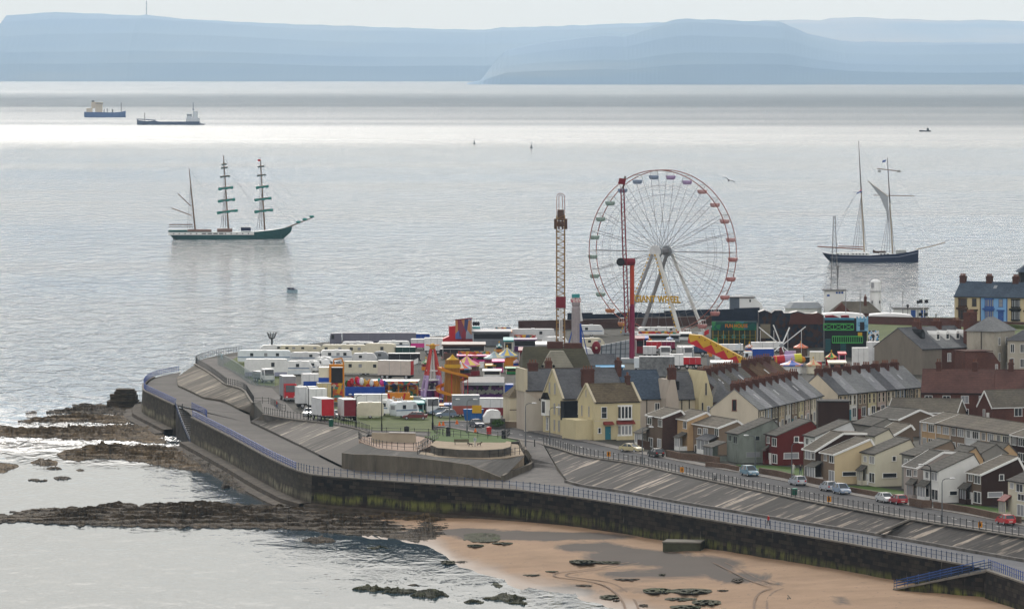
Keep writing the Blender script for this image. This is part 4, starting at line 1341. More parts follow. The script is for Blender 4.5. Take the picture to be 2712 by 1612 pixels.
estate("dark chocolate brown house with white bargeboard and two white framed gable windows", (2599, 1339), 2567, (2699, 1212), 1257, BRN_C, DKBRN, R_BROWN, (14, 26), WHITE,
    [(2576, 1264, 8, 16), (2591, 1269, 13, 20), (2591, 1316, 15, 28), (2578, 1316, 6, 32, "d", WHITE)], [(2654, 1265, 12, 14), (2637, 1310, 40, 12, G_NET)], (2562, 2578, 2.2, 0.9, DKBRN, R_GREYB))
estate("cream house at the right end with red porch roof beside the bright red car", (2716, 1376), 2679, (2815, 1236), 1279, IVO, IVO, R_GREYB, (14, 25), None,
    [(2688, 1285, 7, 14), (2704, 1291, 14, 20), (2706, 1350, 14, 28), (2707, 1316, 14, 16)], (), (2672, 2686, 2.3, 1.0, IVO, MAROON))
# second row, seen over the first
estate("brown tiled back house with white bargeboard and dark side above the cream yellow roof", (2362, 1232), 2325, (2414, 1126), 1156, BTAN, BRN_C, R_BROWN, (6, 8), WHITE, (), (), group="estate houses in the second row")
estate("small ivory gabled back house between the dark brown back house and the ivory roof", (2318, 1248), 2284, (2355, 1137), 1155, IVO, IVO, R_GREYB, (14, 22), None, (), (), group="estate houses in the second row")
estate("low grey roofed back house behind the pale grey house", (2310, 1200), 2268, (2350, 1110), 1128, GRYR, GRYR, R_GREYB, (20, 10), None, (), (), group="estate houses in the second row")
estate("tan gabled back house peeping over the big white house", (2550, 1290), 2518, (2585, 1186), 1206, TANR, TANR, R_GREYB, (20, 30), None, (), (), group="estate houses in the second row")
estate("grey roofed back house between the tan gable and the flat roofed row", (2600, 1275), 2560, (2640, 1178), 1200, GRYR, GRYR, R_GREYB, (30, 22), None, (), (), group="estate houses in the second row")
estate("grey roofed back house with bare side wall right of the tan gable", (2650, 1270), 2612, (2672, 1176), 1196, TANR, TANR, R_GREYB, (24, 26), None, (), (), group="estate houses in the second row")

# long row with low roofs on the next street, one house after another
p0 = WD(2479, F / sc_at(1122, 13.3), ZG); p0.x = (2479 - CX) * p0.y / F
cols = [("tan", TANR), ("sand", RM("sand_render", (0.46, 0.33, 0.20))), ("grey brown", BTAN), ("white", WHT2), ("buff", RM("buff_render", (0.44, 0.33, 0.22))), ("cream", IVO), ("dark brown", DKBRN)]
for i, (cn, cm) in enumerate(cols):
 org = p0 + U * (6.4 * i - 6.4)
 t = thing("terraced_house", f"{cn} fronted low roofed house in the row behind the estate houses" if cn not in ("white",) else "white fronted low roofed house midway along the row behind the estate houses", "house", org, AM, "low roofed houses in the row behind")
 gable_body(t, 6.4, 9, 4.8, 1.5, 4.5, 4.8, cm, BTAN, R_BROWN, barge=WHITE if i in (0, 6) else None)
 fr = faces(6.4, 9)
 for u, w in ((1.4, 1.6), (4.4, 2.6)):
  window(t, fr["F"], (u, 3.9), w, 1.2, vbars=2)
  window(t, fr["F"], (u, 1.4), w, 1.3, vbars=2)
 # downpipe between neighbours
 MB().tube((0.02, -0.1, 0), (0.02, -0.1, 4.7), 0.06, 5).build("downpipe", WHITE, t)
# bungalow with a broad brown roof in front of the red brick house
o = W(2352, 1130, ZG)
t = thing("bungalow", "low house with broad brown tiled roof and white trimmed gable near the dark bush", "house", o, R(-15), None)
gable_body(t, 13, 9, 2.8, 2.2, 4.5, None, BTAN, BRN_C, R_BROWN, barge=WHITE)
t = thing("bungalow", "low house with flat looking tiled roof in front of the pale terrace", "house", W(2300, 1150, ZG), R(-60), None)
gable_body(t, 10, 9, 3.2, 1.6, 4.5, None, BTAN, BRN_C, R_GREYB, barge=WHITE)

# ---- terraces with chimneys, running away from the camera
def terrace(origin, ang, n, w, dp, e, rise, cols, roofs, group, where, endm, first_label=None, skip_windows=False):
 d = Vector((math.cos(R(ang)), math.sin(R(ang)), 0))
 for i in range(n):
  cn, cm = cols[i % len(cols)]
  rn, rm = roofs[i % len(roofs)]
  lab = first_label if (i == 0 and first_label) else f"{ORD[i]} house from the near end of the terrace {where}, {cn} front"
  t = thing("terraced_house", lab, "house", origin + d * (w * i), R(ang), group)
  gable_body(t, w - 0.012, dp, e, rise, dp / 2, e, cm, endm if i in (0, n - 1) else cm, rm, ov=0.3, verge=-0.01 if 0 < i else 0.1)
  fr = faces(w, dp)
  if not skip_windows:
   for u in (w * 0.28, w * 0.72):
    window(t, fr["F"], (u, e - 1.3), 0.75, 1.7, hbars=1, vbars=0, frame=CREAM_P, glass=G_DARK)
   window(t, fr["F"], (w * 0.66, 1.5), 1.4, 1.7, hbars=0, glass=G_DARK)
   door(t, fr["F"], w * 0.22, 0.95, 2.1, [BROWN_P, TEAL, MAROON, WHITE][i % 4])
   MB().tube((0.05, -0.12, 0), (0.05, -0.12, e), 0.07, 5).build("downpipe", BLACK, t)
  if i % 3 == 1:
   s_ = rise / (dp / 2)
   MB().poly([(w * 0.4, 1.6, e + 1.6 * s_ + 0.26), (w * 0.4 + 0.7, 1.6, e + 1.6 * s_ + 0.26), (w * 0.4 + 0.7, 2.7, e + 2.7 * s_ + 0.26), (w * 0.4, 2.7, e + 2.7 * s_ + 0.26)]).build("skylight", G_NET, t)
  chimney(t, w * 0.02 if i else 0.45, dp / 2, e + rise - 0.8, e + rise + 1.1, 0.65, 1.6, 4)
 return origin + d * (w * n)

ORD = ["first", "second", "third", "fourth", "fifth", "sixth", "seventh", "eighth", "ninth", "tenth", "eleventh", "twelfth"]
FC = [("cream", RM("terrace_cream", (0.62, 0.57, 0.46))), ("pale blue", RM("terrace_blue", (0.42, 0.49, 0.55))), ("stone grey", RM("terrace_stone", (0.40, 0.36, 0.30))), ("buff", RM("terrace_buff", (0.52, 0.42, 0.28))),
   ("white", RM("terrace_white", (0.62, 0.61, 0.57))), ("brown", RM("terrace_brown", (0.25, 0.19, 0.14))), ("yellow", RM("terrace_yellow", (0.56, 0.50, 0.30))), ("pink", RM("terrace_pink", (0.50, 0.40, 0.34)))]
RC = [("speckled grey", R_MID), ("pale grey", R_PALE), ("grey", R_SLATE), ("pale grey", R_PALE), ("grey", R_MID)]
s = sc_at(1084, 13.7)
o1 = Vector(((2008 - CX) / s, F / s, ZG))
terrace(o1, 72.6, 10, 4.7, 8.9, 5.2, 3.5, FC, RC, "houses of the near terrace", "with arched gable", RM("gable_cream", (0.56, 0.50, 0.40), 0.12),
  "end house of the chimneyed terrace, big cream gable with small arched window")
end0 = [o for o in COL.objects if o.get("label", "").startswith("end house of the chimneyed")][0]
window(end0, faces(4.7, 8.9)["L"], (4.45, 5.9), 0.75, 1.9, MAROON, G_DARK, vbars=0)
s = sc_at(1043.8, 13.7)
o2 = Vector(((2219 - CX) / s, F / s, ZG))
terrace(o2, 56, 9, 3.6, 8.9, 5.2, 3.6, FC[3:] + FC[:3], RC[2:] + RC[:2], "houses of the far terrace", "beyond the brown annexe", RM("gable_cream", None))
s = sc_at(1042, 13.7)
o3 = Vector(((1912 - CX) / s, F / s, ZG))
terrace(o3, 72, 6, 4.7, 8.6, 5.2, 3.4, FC[5:] + FC[:5], [("old slate", R_SLATE), ("dull slate", R_GREYB)], "houses of the hidden terrace", "behind the arched gable", BRICK_D, skip_windows=True)
s = sc_at(1006, 13.7)
o4 = Vector(((2030 - CX) / s, F / s, ZG))
terrace(o4, 70, 4, 4.7, 9, 4.7, 3.3, FC[1:], [("rust tiled", R_ORANGE), ("rust tiled", R_ORANGE), ("brick red", R_RED)], "houses of the rust roofed terrace", "nearest the fairground", BRICK, skip_windows=True)
# dark brown annexe between the two terraces
t = thing("annexe", "dark brown flat roofed annexe with blank wall between the pale terraces", "building", WD(2167, 1030, ZG), 0)
s = F / 1030
MB().box(0, 83 / s, 0, 6, 0, 6.1).build("wall", DKBRN, t)
MB().box(-0.1, 83 / s + 0.1, -0.1, 6.1, 6.103, 6.3).build("roof", BLACK, t)

# ---- cream corner group by the road
AC = R(22)
CRM = RM("corner_cream", (0.54, 0.47, 0.29), 0.12)
CRM2 = RM("corner_cream_pale", (0.52, 0.46, 0.34), 0.15)
PNK2 = RM("pinkish_render", (0.44, 0.38, 0.32), 0.15)
s = sc_at(1165, ZG)
t = thing("corner_house", "cream corner house with white bay windows and maroon canopies beside the road", "house", W(1574, 1165), AC)
gable_body(t, 9.0, 7.6, 6.7, 3.0, 3.8, None, CRM, CRM, R_OLD, ov=0.15, verge=-0.15)
fr = faces(9.0, 7.6)
for x in (-0.15, 8.75):           # raised gable copings
 c = MB()
 c.bar((x + 0.2, -0.25, 6.75), (x + 0.2, 3.8, 9.95), 0.42, 0.3); c.bar((x + 0.2, 3.8, 9.95), (x + 0.2, 7.8, 6.75), 0.42, 0.3)
 c.build("gable_coping", CRM2, t)
window(t, fr["F"], (1.9, 4.9), 1.05, 1.9, vbars=0, hbars=1, glass=G_DARK)
def bay(parent, u, w, z0, z1, dp=0.7, glass=None, fm=None):
 b = MB()
 pts = [(u - w / 2, -0.01), (u - w / 2 + 0.45, -dp), (u + w / 2 - 0.45, -dp), (u + w / 2, -0.01)]
 b.prism(pts, 'z', z0, z0 + 0.35); b.prism(pts, 'z', z1 - 0.3, z1)
 for p in (pts[1], pts[2], (u - 0.35, -dp), (u + 0.35, -dp)):
  b.bar((p[0], p[1] + 0.06, z0 + 0.35), (p[0], p[1] + 0.06, z1 - 0.3), 0.16)
 bo = b.build("bay_window", fm or WHITE, parent)
 ins = [(u - w / 2 + 0.12, -0.02), (u - w / 2 + 0.5, -dp + 0.12), (u + w / 2 - 0.5, -dp + 0.12), (u + w / 2 - 0.12, -0.02)]
 MB().prism(ins, 'z', z0 + 0.352, z1 - 0.302).build("pane", glass or G_DARK, bo)
 return bo
bay(t, 6.0, 2.9, 3.5, 6.2); bay(t, 6.0, 2.9, 0.6, 2.75, glass=G_NET)
MB().prism([(-0.02, 3.45), (-0.02, 2.78), (-1.0, 2.78)], 'x', 4.3, 7.7).build("canopy", MAROON, t)
MB().prism([(-0.02, 3.3), (-0.02, 2.75), (-0.9, 2.75)], 'x', 1.7, 3.6).build("canopy", MAROON, t)
door(t, fr["F"], 2.65, 1.1, 2.4, TEAL)
window(t, fr["F"], (1.0, 1.7), 0.55, 0.9, vbars=0, glass=G_DARK)
for u in (1.9, 5.2):
 window(t, fr["L"], (u, 5.0), 0.6, 1.8, CRM2, G_NET, vbars=0)
window(t, fr["L"], (3.8, 8.2), 0.45, 1.2, CRM2, G_NET, vbars=0)
window(t, fr["L"], (2.4, 2.0), 0.6, 1.8, CRM2, G_NET, vbars=0)
MB().box(0.02, 9, -0.02, 0, 3.35, 3.5).build("string_course", CRM2, t)
MB().box(-3.2, -0.003, 1.0, 7.4, 0, 3.6).build("wing", CRM, t)
MB().box(3.7, 7.6, -1.5, -1.3, 0, 0.7).build("garden_wall", CRM, t)
chimney(t, 8.1, 3.8, 9.0, 11.3, 0.7, 0.9, 2)

s = sc_at(1152, ZG)
t = thing("gabled_house", "tall cream house with pointed gable and long slate roof behind the corner house", "house", W(1490, 1152), AC)
gable_body(t, 12.5, 9.4, 6.6, 5.0, 4.7, None, CRM2, CRM, R_SLATE, ov=0.15, verge=-0.1)
fr = faces(12.5, 9.4)
c = MB(); c.bar((0.05, -0.2, 6.6), (0.05, 4.7, 11.8), 0.4, 0.3); c.bar((0.05, 4.7, 11.8), (0.05, 9.6, 6.6), 0.4, 0.3); c.build("gable_coping", CRM2, t)
for u, z in ((3.2, 8.3), (5.8, 8.3), (5.6, 4.6), (7.8, 4.6), (5.6, 1.6), (7.8, 1.6)):
 window(t, fr["L"], (u, z), 0.8, 2.0, CRM2, G_NET, vbars=0)
b = MB().box(-0.8, -0.003, 6.1, 8.3, 3.2, 6.2).build("bay_window", WHITE, t)
MB().box(-0.85, -0.82, 6.5, 7.9, 3.7, 5.8).build("pane", G_DARK, b)
MB().prism([(6.0, 6.203), (8.4, 6.203), (7.2, 7.4)], 'x', -0.9, -0.003).build("roof", BLACK, b)
window(t, fr["L"], (2.2, 1.7), 1.1, 2.3, WHITE, G_NET, vbars=0, hbars=1)
chimney(t, 5.6, 1.6, 7.6, 13.2 - 1.3, 2.3, 0.9, 4)
t2 = thing("annexe", "black painted two storey extension between the two cream gabled houses", "building", W(1487, 1154), AC)
MB().box(0, 3.6, -1.2, 0.5, 2.9, 6.35).build("wall", mat("tar_black", (0.006, 0.007, 0.012), 0.6, 0.2), t2)
MB().box(0, 2.0, -1.25, 0.5, 0, 2.897).build("base", CRM, t2)
MB().box(2.003, 3.6, -1.2, 0.5, 0, 2.897).build("gate", BTAN, t2)
window(t2, (Vector((0, -1.2, 0)), Vector((1, 0, 0)), Vector((0, -1, 0))), (3.1, 5.0), 0.7, 1.9, WHITE, G_DARK, vbars=0, hbars=1)

dA = Vector((math.cos(AC), math.sin(AC), 0))
o = W(1490, 1152) + dA * 12.55
t = thing("slate_house", "house with dark blue slate roof and pinkish rear wall right of the long slate roof", "house", o, AC)
gable_body(t, 8.2, 9.4, 6.2, 4.9, 4.7, None, PNK2, PNK2, R_SLATEB, ov=0.15, verge=-0.05)
chimney(t, 0.2, 4.2, 10.2, 13.2, 0.8, 1.4, 3)
for u in (1.8, 4.1):
 MB().tube((u, -0.12, 0), (u, -0.12, 6.1), 0.08, 5).build("downpipe", BLACK, t)
window(t, faces(8.2, 9.4)["F"], (6.2, 4.6), 0.9, 1.6, glass=G_DARK)
t = thing("rear_wing", "narrow pinkish gable wall topped by a chimney between two slate roofs", "building", o + dA * 7.6 + Vector((0.3, -2.6, 0)), AC)
MB().prism([(0, 0), (2.6, 0), (2.6, 5.6), (1.8, 9.8), (0.9, 9.8), (0, 6.4)], 'y', 0, 5.5).build("wall", PNK2, t)
chimney(t, 1.35, 0.5, 9.803, 12.0, 1.5, 0.8, 3)
o = o + dA * 10.4
t = thing("slate_house", "house with grey roof and dark dormer left of the plain cream gable", "house", o, AC)
gable_body(t, 4.2, 9.4, 6.0, 4.6, 4.7, None, CRM2, CRM2, R_SLATE, ov=0.15, verge=-0.05)
for u in (0.7, 2.2):
 MB().tube((u, -0.12, 0), (u, -0.12, 5.9), 0.09, 5).build("downpipe", BLACK, t)
MB().prism([(1.5, 7.6), (1.5, 9.2), (4.2, 9.6)], 'x', -0.3, 0.9).build("dormer", BLACK, t)
t = thing("rear_wing", "tall plain cream gable with slit windows beside the dark brick hip end", "building", o + dA * 3.9 + Vector((0.2, -1.8, 0)), AC)
MB().prism([(0, 0), (2.8, 0), (2.8, 6.3), (1.4, 11.2), (0, 6.3)], 'y', 0, 8).build("wall", CRM, t)
fr2 = (Vector((0, 0, 0)), Vector((1, 0, 0)), Vector((0, -1, 0)))
window(t, fr2, (1.4, 7.9), 0.4, 2.2, CRM2, G_DARK, vbars=0); window(t, fr2, (0.7, 4.4), 0.4, 2.0, CRM2, G_DARK, vbars=0); window(t, fr2, (1.9, 3.9), 0.5, 1.6, WHITE, G_NET, vbars=0)
o = o + dA * 6.6 + Vector((0.4, 0, 0))
t = thing("brick_house", "dark brick hip ended house behind the tan estate house", "house", o, R(5))
MB().box(0, 3.2, 0, 8, 0, 5.4).build("wall", BRICK_D, t)
mb = MB(); A = [(-0.2, -0.2, 5.403), (3.6, -0.2, 5.403), (3.6, 8.2, 5.403), (-0.2, 8.2, 5.403)]; B = [(1.2, 3, 9.0), (2.2, 5.5, 9.0)]
mb.poly([A[0], A[1], B[0]]); mb.poly([A[1], A[2], B[1], B[0]]); mb.poly([A[2], A[3], B[1]]); mb.poly([A[3], A[0], B[0], B[1]]); mb.poly(A)
mb.build("roof", R_SLATE, t)
# left end of the group
t = thing("pinkish_house", "pinkish rendered house with grey slate roof and teal door left of the pointed cream gable", "house", W(1392, 1141), R(12))
gable_body(t, 5.6, 8, 7.4, 3.6, 4, None, PNK2, PNK2, R_SLATE, ov=0.15, verge=0.0)
fr = faces(5.6, 8)
door(t, fr["F"], 4.6, 1.1, 2.5, TEAL)
for u in (2.6, 2.9): MB().tube((u, -0.12, 0), (u, -0.12, 6.0), 0.08, 5).build("downpipe", BLACK, t)
MB().prism([(-0.3, 0), (3.0, 0), (3.0, 5.2), (-0.3, 7.3)], 'y', -1.2, -0.003).build("wing", RM("pinkish_pale", (0.46, 0.42, 0.36), 0.12), t)
chimney(t, 2.2, 4, 10.6, 12.4, 1.8, 0.9, 3)
chimney(t, 5.5, 5.5, 10.2, 12.6, 1.2, 0.9, 3, BRICK)
MB().box(-0.25, 0.35, 0.0, 7.6, 7.2, 11.4).build("gable_parapet", CRM2, t)
t = thing("teal_house", "small cream house with teal window bays and brown hipped roof by the fairground", "house", W(1350, 1124), R(12))
MB().box(0, 2.8, 0, 6, 0, 5.1).build("wall", CRM2, t)
mb = MB(); A = [(-0.3, -0.3, 5.103), (3.1, -0.3, 5.103), (3.1, 6.3, 5.103), (-0.3, 6.3, 5.103)]
mb.poly([A[0], A[1], (2.9, 3, 8.2)]); mb.poly([A[1], A[2], (2.9, 3, 8.2)]); mb.poly([A[2], A[3], (2.9, 3, 8.2)]); mb.poly([A[3], A[0], (2.9, 3, 8.2)]); mb.poly(A)
mb.build("roof", R_OLD, t)
for z0, z1 in ((0.9, 2.6), (3.4, 5.0)):
 b = MB().box(1.9, 2.85, -0.7, -0.003, z0 - 0.4, z1 + 0.2).build("bay_window", TEAL, t)
 MB().box(2.05, 2.7, -0.74, -0.71, z0, z1).build("pane", G_NET, b)
MB().box(-0.02, 1.88, -0.03, -0.001, 2.7, 2.85).build("string_course", BROWN_P, t)
t = thing("garden_wall", "low brown stone garden wall with pale coping in front of the teal windows", "wall", W(1335, 1133), R(-12))
MB().box(0, 4.4, 0, 0.4, 0, 1.2).build("wall", BTAN, t)
MB().box(-0.05, 4.45, -0.05, 0.45, 1.203, 1.3).build("coping", CRM2, t)
t = thing("planter", "dark planter box with clipped green bush near the white caravan and road", "planter", W(1318, 1134), 0)
MB().box(-1.4, 1.4, 0, 1.4, 0, 1.8).build("box", mat("planter_dark", (0.06, 0.06, 0.055), 0.8, 0.3), t)

# behind the pointed gable: greenish roofs and a pale hip
t = thing("hall", "low hall with mossy dark roof and pale hipped end behind the slate roofs", "building", W(1385, 1060), R(4))
MB().box(0, 13.5, 0, 9, 0, 6.6).build("wall", BTAN, t)
mb = MB(); A = [(-0.3, -0.3, 6.603), (13.8, -0.3, 6.603), (13.8, 9.3, 6.603), (-0.3, 9.3, 6.603)]; mb.poly(A)
mb.poly([A[0], A[1], (12.5, 4.5, 10.6), (0.4, 4.5, 10.6)]); mb.poly([A[1], A[2], (12.5, 4.5, 10.6)]); mb.poly([A[2], A[3], (0.4, 4.5, 10.6), (12.5, 4.5, 10.6)]); mb.poly([A[3], A[0], (0.4, 4.5, 10.6)])
mb.build("roof", roof_mat("roof_mossy", (0.075, 0.07, 0.05)), t)
MB().prism([(3.6, 6.61), (10.2, 6.61), (8.2, 9.9), (5.6, 9.9)], 'y', -0.5, 2.0).build("dormer_roof", roof_mat("roof_pale_hip", (0.30, 0.285, 0.24), 0.1), t)
for k in range(4):
 MB().tube((3.9 + 0.75 * k, -0.7, 6.9), (3.9 + 0.75 * k, -0.51, 6.9), 0.28, 8).build("vent_hole", BLACK, t)
MB().box(5.2, 8.4, 4, 5, 10.2, 11.6).build("chimney", BRICK_C, t); MB().box(8.6, 12.2, 4, 5, 10.2, 11.3).build("chimney", BRICK_C, t)

# ---- big houses at the back right
t = thing("hipped_house", "tall weathered cream house with hipped grey slate roof and huge red chimney", "house", W(2633, 990) - Vector((math.cos(R(-35)), math.sin(R(-35)), 0)) * 6.9, R(-35))
OLDC = RM("weathered_cream", (0.42, 0.385, 0.32), 0.35)
MB().box(0, 6.9, 0, 9.0, 0, 9.2).build("wall", OLDC, t)
def hip(parent, x0, x1, y0, y1, z, rise, m, inset=None, name="roof"):
 i = inset if inset is not None else min(x1 - x0, y1 - y0) / 2
 A = [(x0, y0, z), (x1, y0, z), (x1, y1, z), (x0, y1, z)]
 if (x1 - x0) >= (y1 - y0):
  B = [(x0 + i, (y0 + y1) / 2, z + rise), (x1 - i, (y0 + y1) / 2, z + rise)]
  fs = [[A[0], A[1], B[1], B[0]], [A[1], A[2], B[1]], [A[2], A[3], B[0], B[1]], [A[3], A[0], B[0]]]
 else:
  B = [((x0 + x1) / 2, y0 + i, z + rise), ((x0 + x1) / 2, y1 - i, z + rise)]
  fs = [[A[0], A[1], B[0]], [A[1], A[2], B[1], B[0]], [A[2], A[3], B[1]], [A[3], A[0], B[0], B[1]]]
 mb = MB()
 for f in fs: mb.poly(f)
 mb.poly(A)
 return mb.build(name, m, parent)
hip(t, -0.5, 7.4, -0.5, 9.5, 9.203, 3.0, R_MID, 3.6)
fr = faces(6.9, 9)
for u, z in ((2.2, 7.0), (5.4, 7.0), (2.2, 3.6), (5.6, 1.4)):
 window(t, fr["R"], (u, z), 0.9, 1.6, glass=G_DARK)
MB().tube((3.7, -0.12, 0), (3.7, -0.12, 9.1), 0.09, 5).build("downpipe", BLACK, t)
chimney(t, -0.6, 2.5, 0, 13.2, 1.6, 3.2, 6, BRICK)
t = thing("hipped_house", "lower cream wing with dark slate roof at the right edge beyond the hipped house", "house", W(2668, 990), R(-8))
MB().box(0, 9, 0, 7, 0, 7.3).build("wall", OLDC, t)
hip(t, -0.3, 9.4, -0.4, 7.4, 7.303, 2.4, R_SLATE)
fr = faces(9, 7)
for u, z in ((1.1, 5.6), (3.2, 5.6), (1.0, 2.6), (3.2, 2.4)):
 window(t, fr["F"], (u, z), 0.8, 1.7, glass=G_DARK)

# slate roofed row with dormers
AD = R(40)
o = W(2442, 993)
for i, (lab, rm, wm) in enumerate([("grey gabled end house with dark dormer beside the white tents", R_SLATE, RM("cement_render", (0.20, 0.175, 0.145), 0.2)),
           ("middle dormer house with paler slate roof and two white dormers", R_MID, BRICK), ("dark slated dormer house next to the huge red chimney", R_SLATE, BRICK)]):
 w = 6.0
 t = thing("dormer_house", lab, "house", o + Vector((math.cos(AD), math.sin(AD), 0)) * w * i, AD, "slate roofed houses with dormers")
 gable_body(t, w - 0.012, 15, 5.6, 4.2, 7.5, None, wm, wm, rm, ov=0.25, verge=-0.01 if i else 0.1)
 for u in ((3.6,) if i == 0 else (1.4, 4.3)):
  yb = 2.6 if i else 3.4
  zb = 5.6 + 4.2 / 7.5 * yb + 0.2
  d = MB().prism([(u - 0.6, zb), (u + 0.6, zb), (u + 0.6, zb + 1.3), (u, zb + 2.0), (u - 0.6, zb + 1.3)], 'y', yb, yb + 3.4).build("dormer", WHITE if i else BLACK, t)
  MB().box(u - 0.38, u + 0.38, yb - 0.03, yb - 0.003, zb + 0.25, zb + 1.25).build("pane", G_DARK, d)
 chimney(t, w - 0.3, 7.5, 9.0, 11.2, 0.8, 2.4, 4, BRICK)
 if i:
  window(t, faces(w, 15)["F"], (2.2, 3.6), 1.0, 1.7, glass=G_NET)
t = thing("brick_annexe", "red brick lean-to house with small windows below the weathered cream walls", "building", W(2556, 1000), R(18))
MB().prism([(0, 0), (8.2, 0), (8.2, 3.0), (6.4, 5.4), (0, 5.6)], 'y', 0, 6).build("wall", BRICK, t)
window(t, (Vector((0, 0, 0)), Vector((1, 0, 0)), Vector((0, -1, 0))), (7.3, 2.0), 0.5, 1.4, glass=G_DARK)
MB().box(-0.1, 6.5, -0.1, 6.1, 5.61, 5.75).build("coping", BRICK_C, t)

# red tiled row facing the camera
AR = R(-8)
o = W(2440, 1108)
dR = Vector((math.cos(AR), math.sin(AR), 0))
for i, lab in enumerate(["red tiled brick house at the end of the row beside the pale terrace", "red tiled brick house in the middle of the row behind the dark bush", "red tiled brick house with the tall mast in front", "red tiled brick house at the right edge of the row"]):
 t = thing("red_roofed_house", lab, "house", o + dR * 6.9 * i, AR, "red tiled houses in a row")
 gable_body(t, 6.888, 10, 5.0, 4.0, 5, None, BRICK, BRICK, R_RED, ov=0.3, verge=0.1 if i == 0 else -0.01)
 for u in (1.4, 4.8):
  window(t, faces(6.9, 10)["F"], (u, 3.7), 1.4, 1.3, vbars=1)
  window(t, faces(6.9, 10)["F"], (u, 1.2), 1.4, 1.3, vbars=1)
 chimney(t, 3.0, 5, 8.3, 10.6, 1.0, 1.0, 2)
t = thing("brick_house", "red brick house with white edged gable and brown roof at the right edge", "house", W(2627, 1124), R(24))
gable_body(t, 9, 5.6, 3.2, 2.9, 2.8, None, BRICK, BRICK, R_BROWN, ov=0.2, verge=0.1, barge=WHITE)
fr = faces(9, 5.6)
window(t, fr["F"], (5.6, 2.2), 1.6, 1.4); window(t, fr["L"], (2.6, 1.9), 0.8, 1.5); door(t, fr["L"], 4.6, 1.2, 2.2, WHITE)

# painted Victorian terrace at the far right
AV = R(-27)
dV = Vector((math.cos(AV), math.sin(AV), 0))
o = WD(2528, 1434, 11.0)
YC = RM("victorian_cream", (0.55, 0.46, 0.29), 0.08)
LB = RM("victorian_blue", (0.20, 0.40, 0.68), 0.06)
for i, (lab, wm, tm, gl) in enumerate([("cream tall terraced house with dark brown bay windows at the end of the painted row", YC, BROWN_P, G_DARK), ("bright blue terraced house with navy bay window", LB, BLUEP, G_NET),
            ("cream terraced house with black bay frames beside the blue house", YC, BLACK, G_NET), ("cream terraced house cut by the right edge of the picture", YC, BLACK, G_NET)]):
 w = 7.2
 t = thing("painted_house", lab, "house", o + dV * w * i, AV, "painted houses on the far headland")
 gable_body(t, w - 0.012, 8.5, 6.3, 3.4, 4.25, None, wm, BRICK, R_SLATEB, ov=0.3, verge=0.1 if i == 0 else -0.01)
 chimney(t, 0.6, 4.25, 9.0, 11.4, 1.6, 1.0, 5)
 bay(t, 2.2, 2.6, 3.6, 5.9, 0.6, gl, tm); bay(t, 2.2, 2.6, 0.4, 3.0, 0.6, gl, tm)
 MB().box(0.7, 3.7, -0.8, -0.01, 3.02, 3.5).build("bay_cornice", tm, t)
 window(t, faces(w, 8.5)["F"], (5.4, 4.8), 1.1, 1.9, tm, gl, vbars=0, hbars=1)
 door(t, faces(w, 8.5)["F"], 5.4, 1.5, 2.7, tm)
 MB().box(4.4, 6.4, -0.35, -0.01, 2.75, 3.1).build("door_hood", tm, t)
 MB().tube((7.05, -0.12, 0), (7.05, -0.12, 6.2), 0.1, 5).build("downpipe", tm, t)
 if i == 1:
  MB().poly([(2.4, 2.2, 8.35), (3.3, 2.2, 8.35), (3.3, 3.1, 9.1), (2.4, 3.1, 9.1)]).build("skylight", G_NET, t)
t = thing("turret_house", "dark slate corner turret rising behind the painted row at the right edge", "building", WD(2722, 1460, 11.0), 0)
MB().box(-1.8, 6, 0, 7, 0, 11.4).build("wall", BLACK, t)
hip(t, -2.6, 6.4, -0.6, 7.4, 11.403, 3.2, R_SLATEB)

# ---- lighthouse and coastguard buildings
WALLW = mat("limewash", (0.72, 0.73, 0.73), 0.6, 0.05, 0.4)
z = 11.0
t = thing("lighthouse", "squat white round lighthouse tower with glazed lantern beyond the white tents", "lighthouse", WD(2319, 1456, z), 0)
MB().lathe([(1.55, 0), (1.38, 6.6), (1.38, 6.62)], n=18).build("tower", WALLW, t, smooth=True)
MB().lathe([(1.38, 6.62), (1.75, 6.64), (1.75, 6.8), (1.3, 6.8)], n=18).build("gallery", mat("gallery_grey", (0.35, 0.36, 0.38)), t)
ln = MB().lathe([(1.3, 6.803), (1.3, 9.0)], n=14).build("lantern", WALLW, t)
MB().box(-1.25, -0.55, -1.32, -0.6, 7.6, 8.9).build("pane", G_NET, ln)
MB().lathe([(1.36, 9.003), (1.1, 9.45), (0.5, 9.75), (0.001, 9.8)], n=14).build("roof", WALLW, t, smooth=True)
for x in (-1.1, 0.9):
 MB().box(x, x + 0.22, -1.45, -0.9, 3.6, 4.3).build("window", G_DARK, t)
# block with lattice mast
t = thing("lookout_block", "white flat roofed block with tiny blue windows under the lattice mast", "building", WD(2185, 1462, z), 0)
MB().box(0, 4.9, 0, 5, 0, 6.6).build("wall", WALLW, t)
MB().box(-0.5, 5.5, -0.5, 5.5, 6.603, 6.8).build("roof", mat("roof_felt", (0.06, 0.06, 0.065)), t)
for x, zz in ((0.5, 5.3), (2.8, 6.0), (3.5, 6.0), (4.2, 6.0)):
 MB().box(x, x + (0.7 if x < 1 else 0.5), -0.05, -0.003, zz - 0.2, zz + 0.3).build("window", BLUEP, t)
t = thing("lattice_mast", "tall thin lattice radio mast rising from the white flat roofed block", "mast", WD(2210, 1464, z + 6.8), 0)
mb = MB()
Hm = 19.0
for k in range(4):
 x, y = [(-0.9, -0.9), (0.9, -0.9), (0.9, 0.9), (-0.9, 0.9)][k]
 mb.tube((x, y, 0), (x * 0.25, y * 0.25, Hm), 0.07, 4)
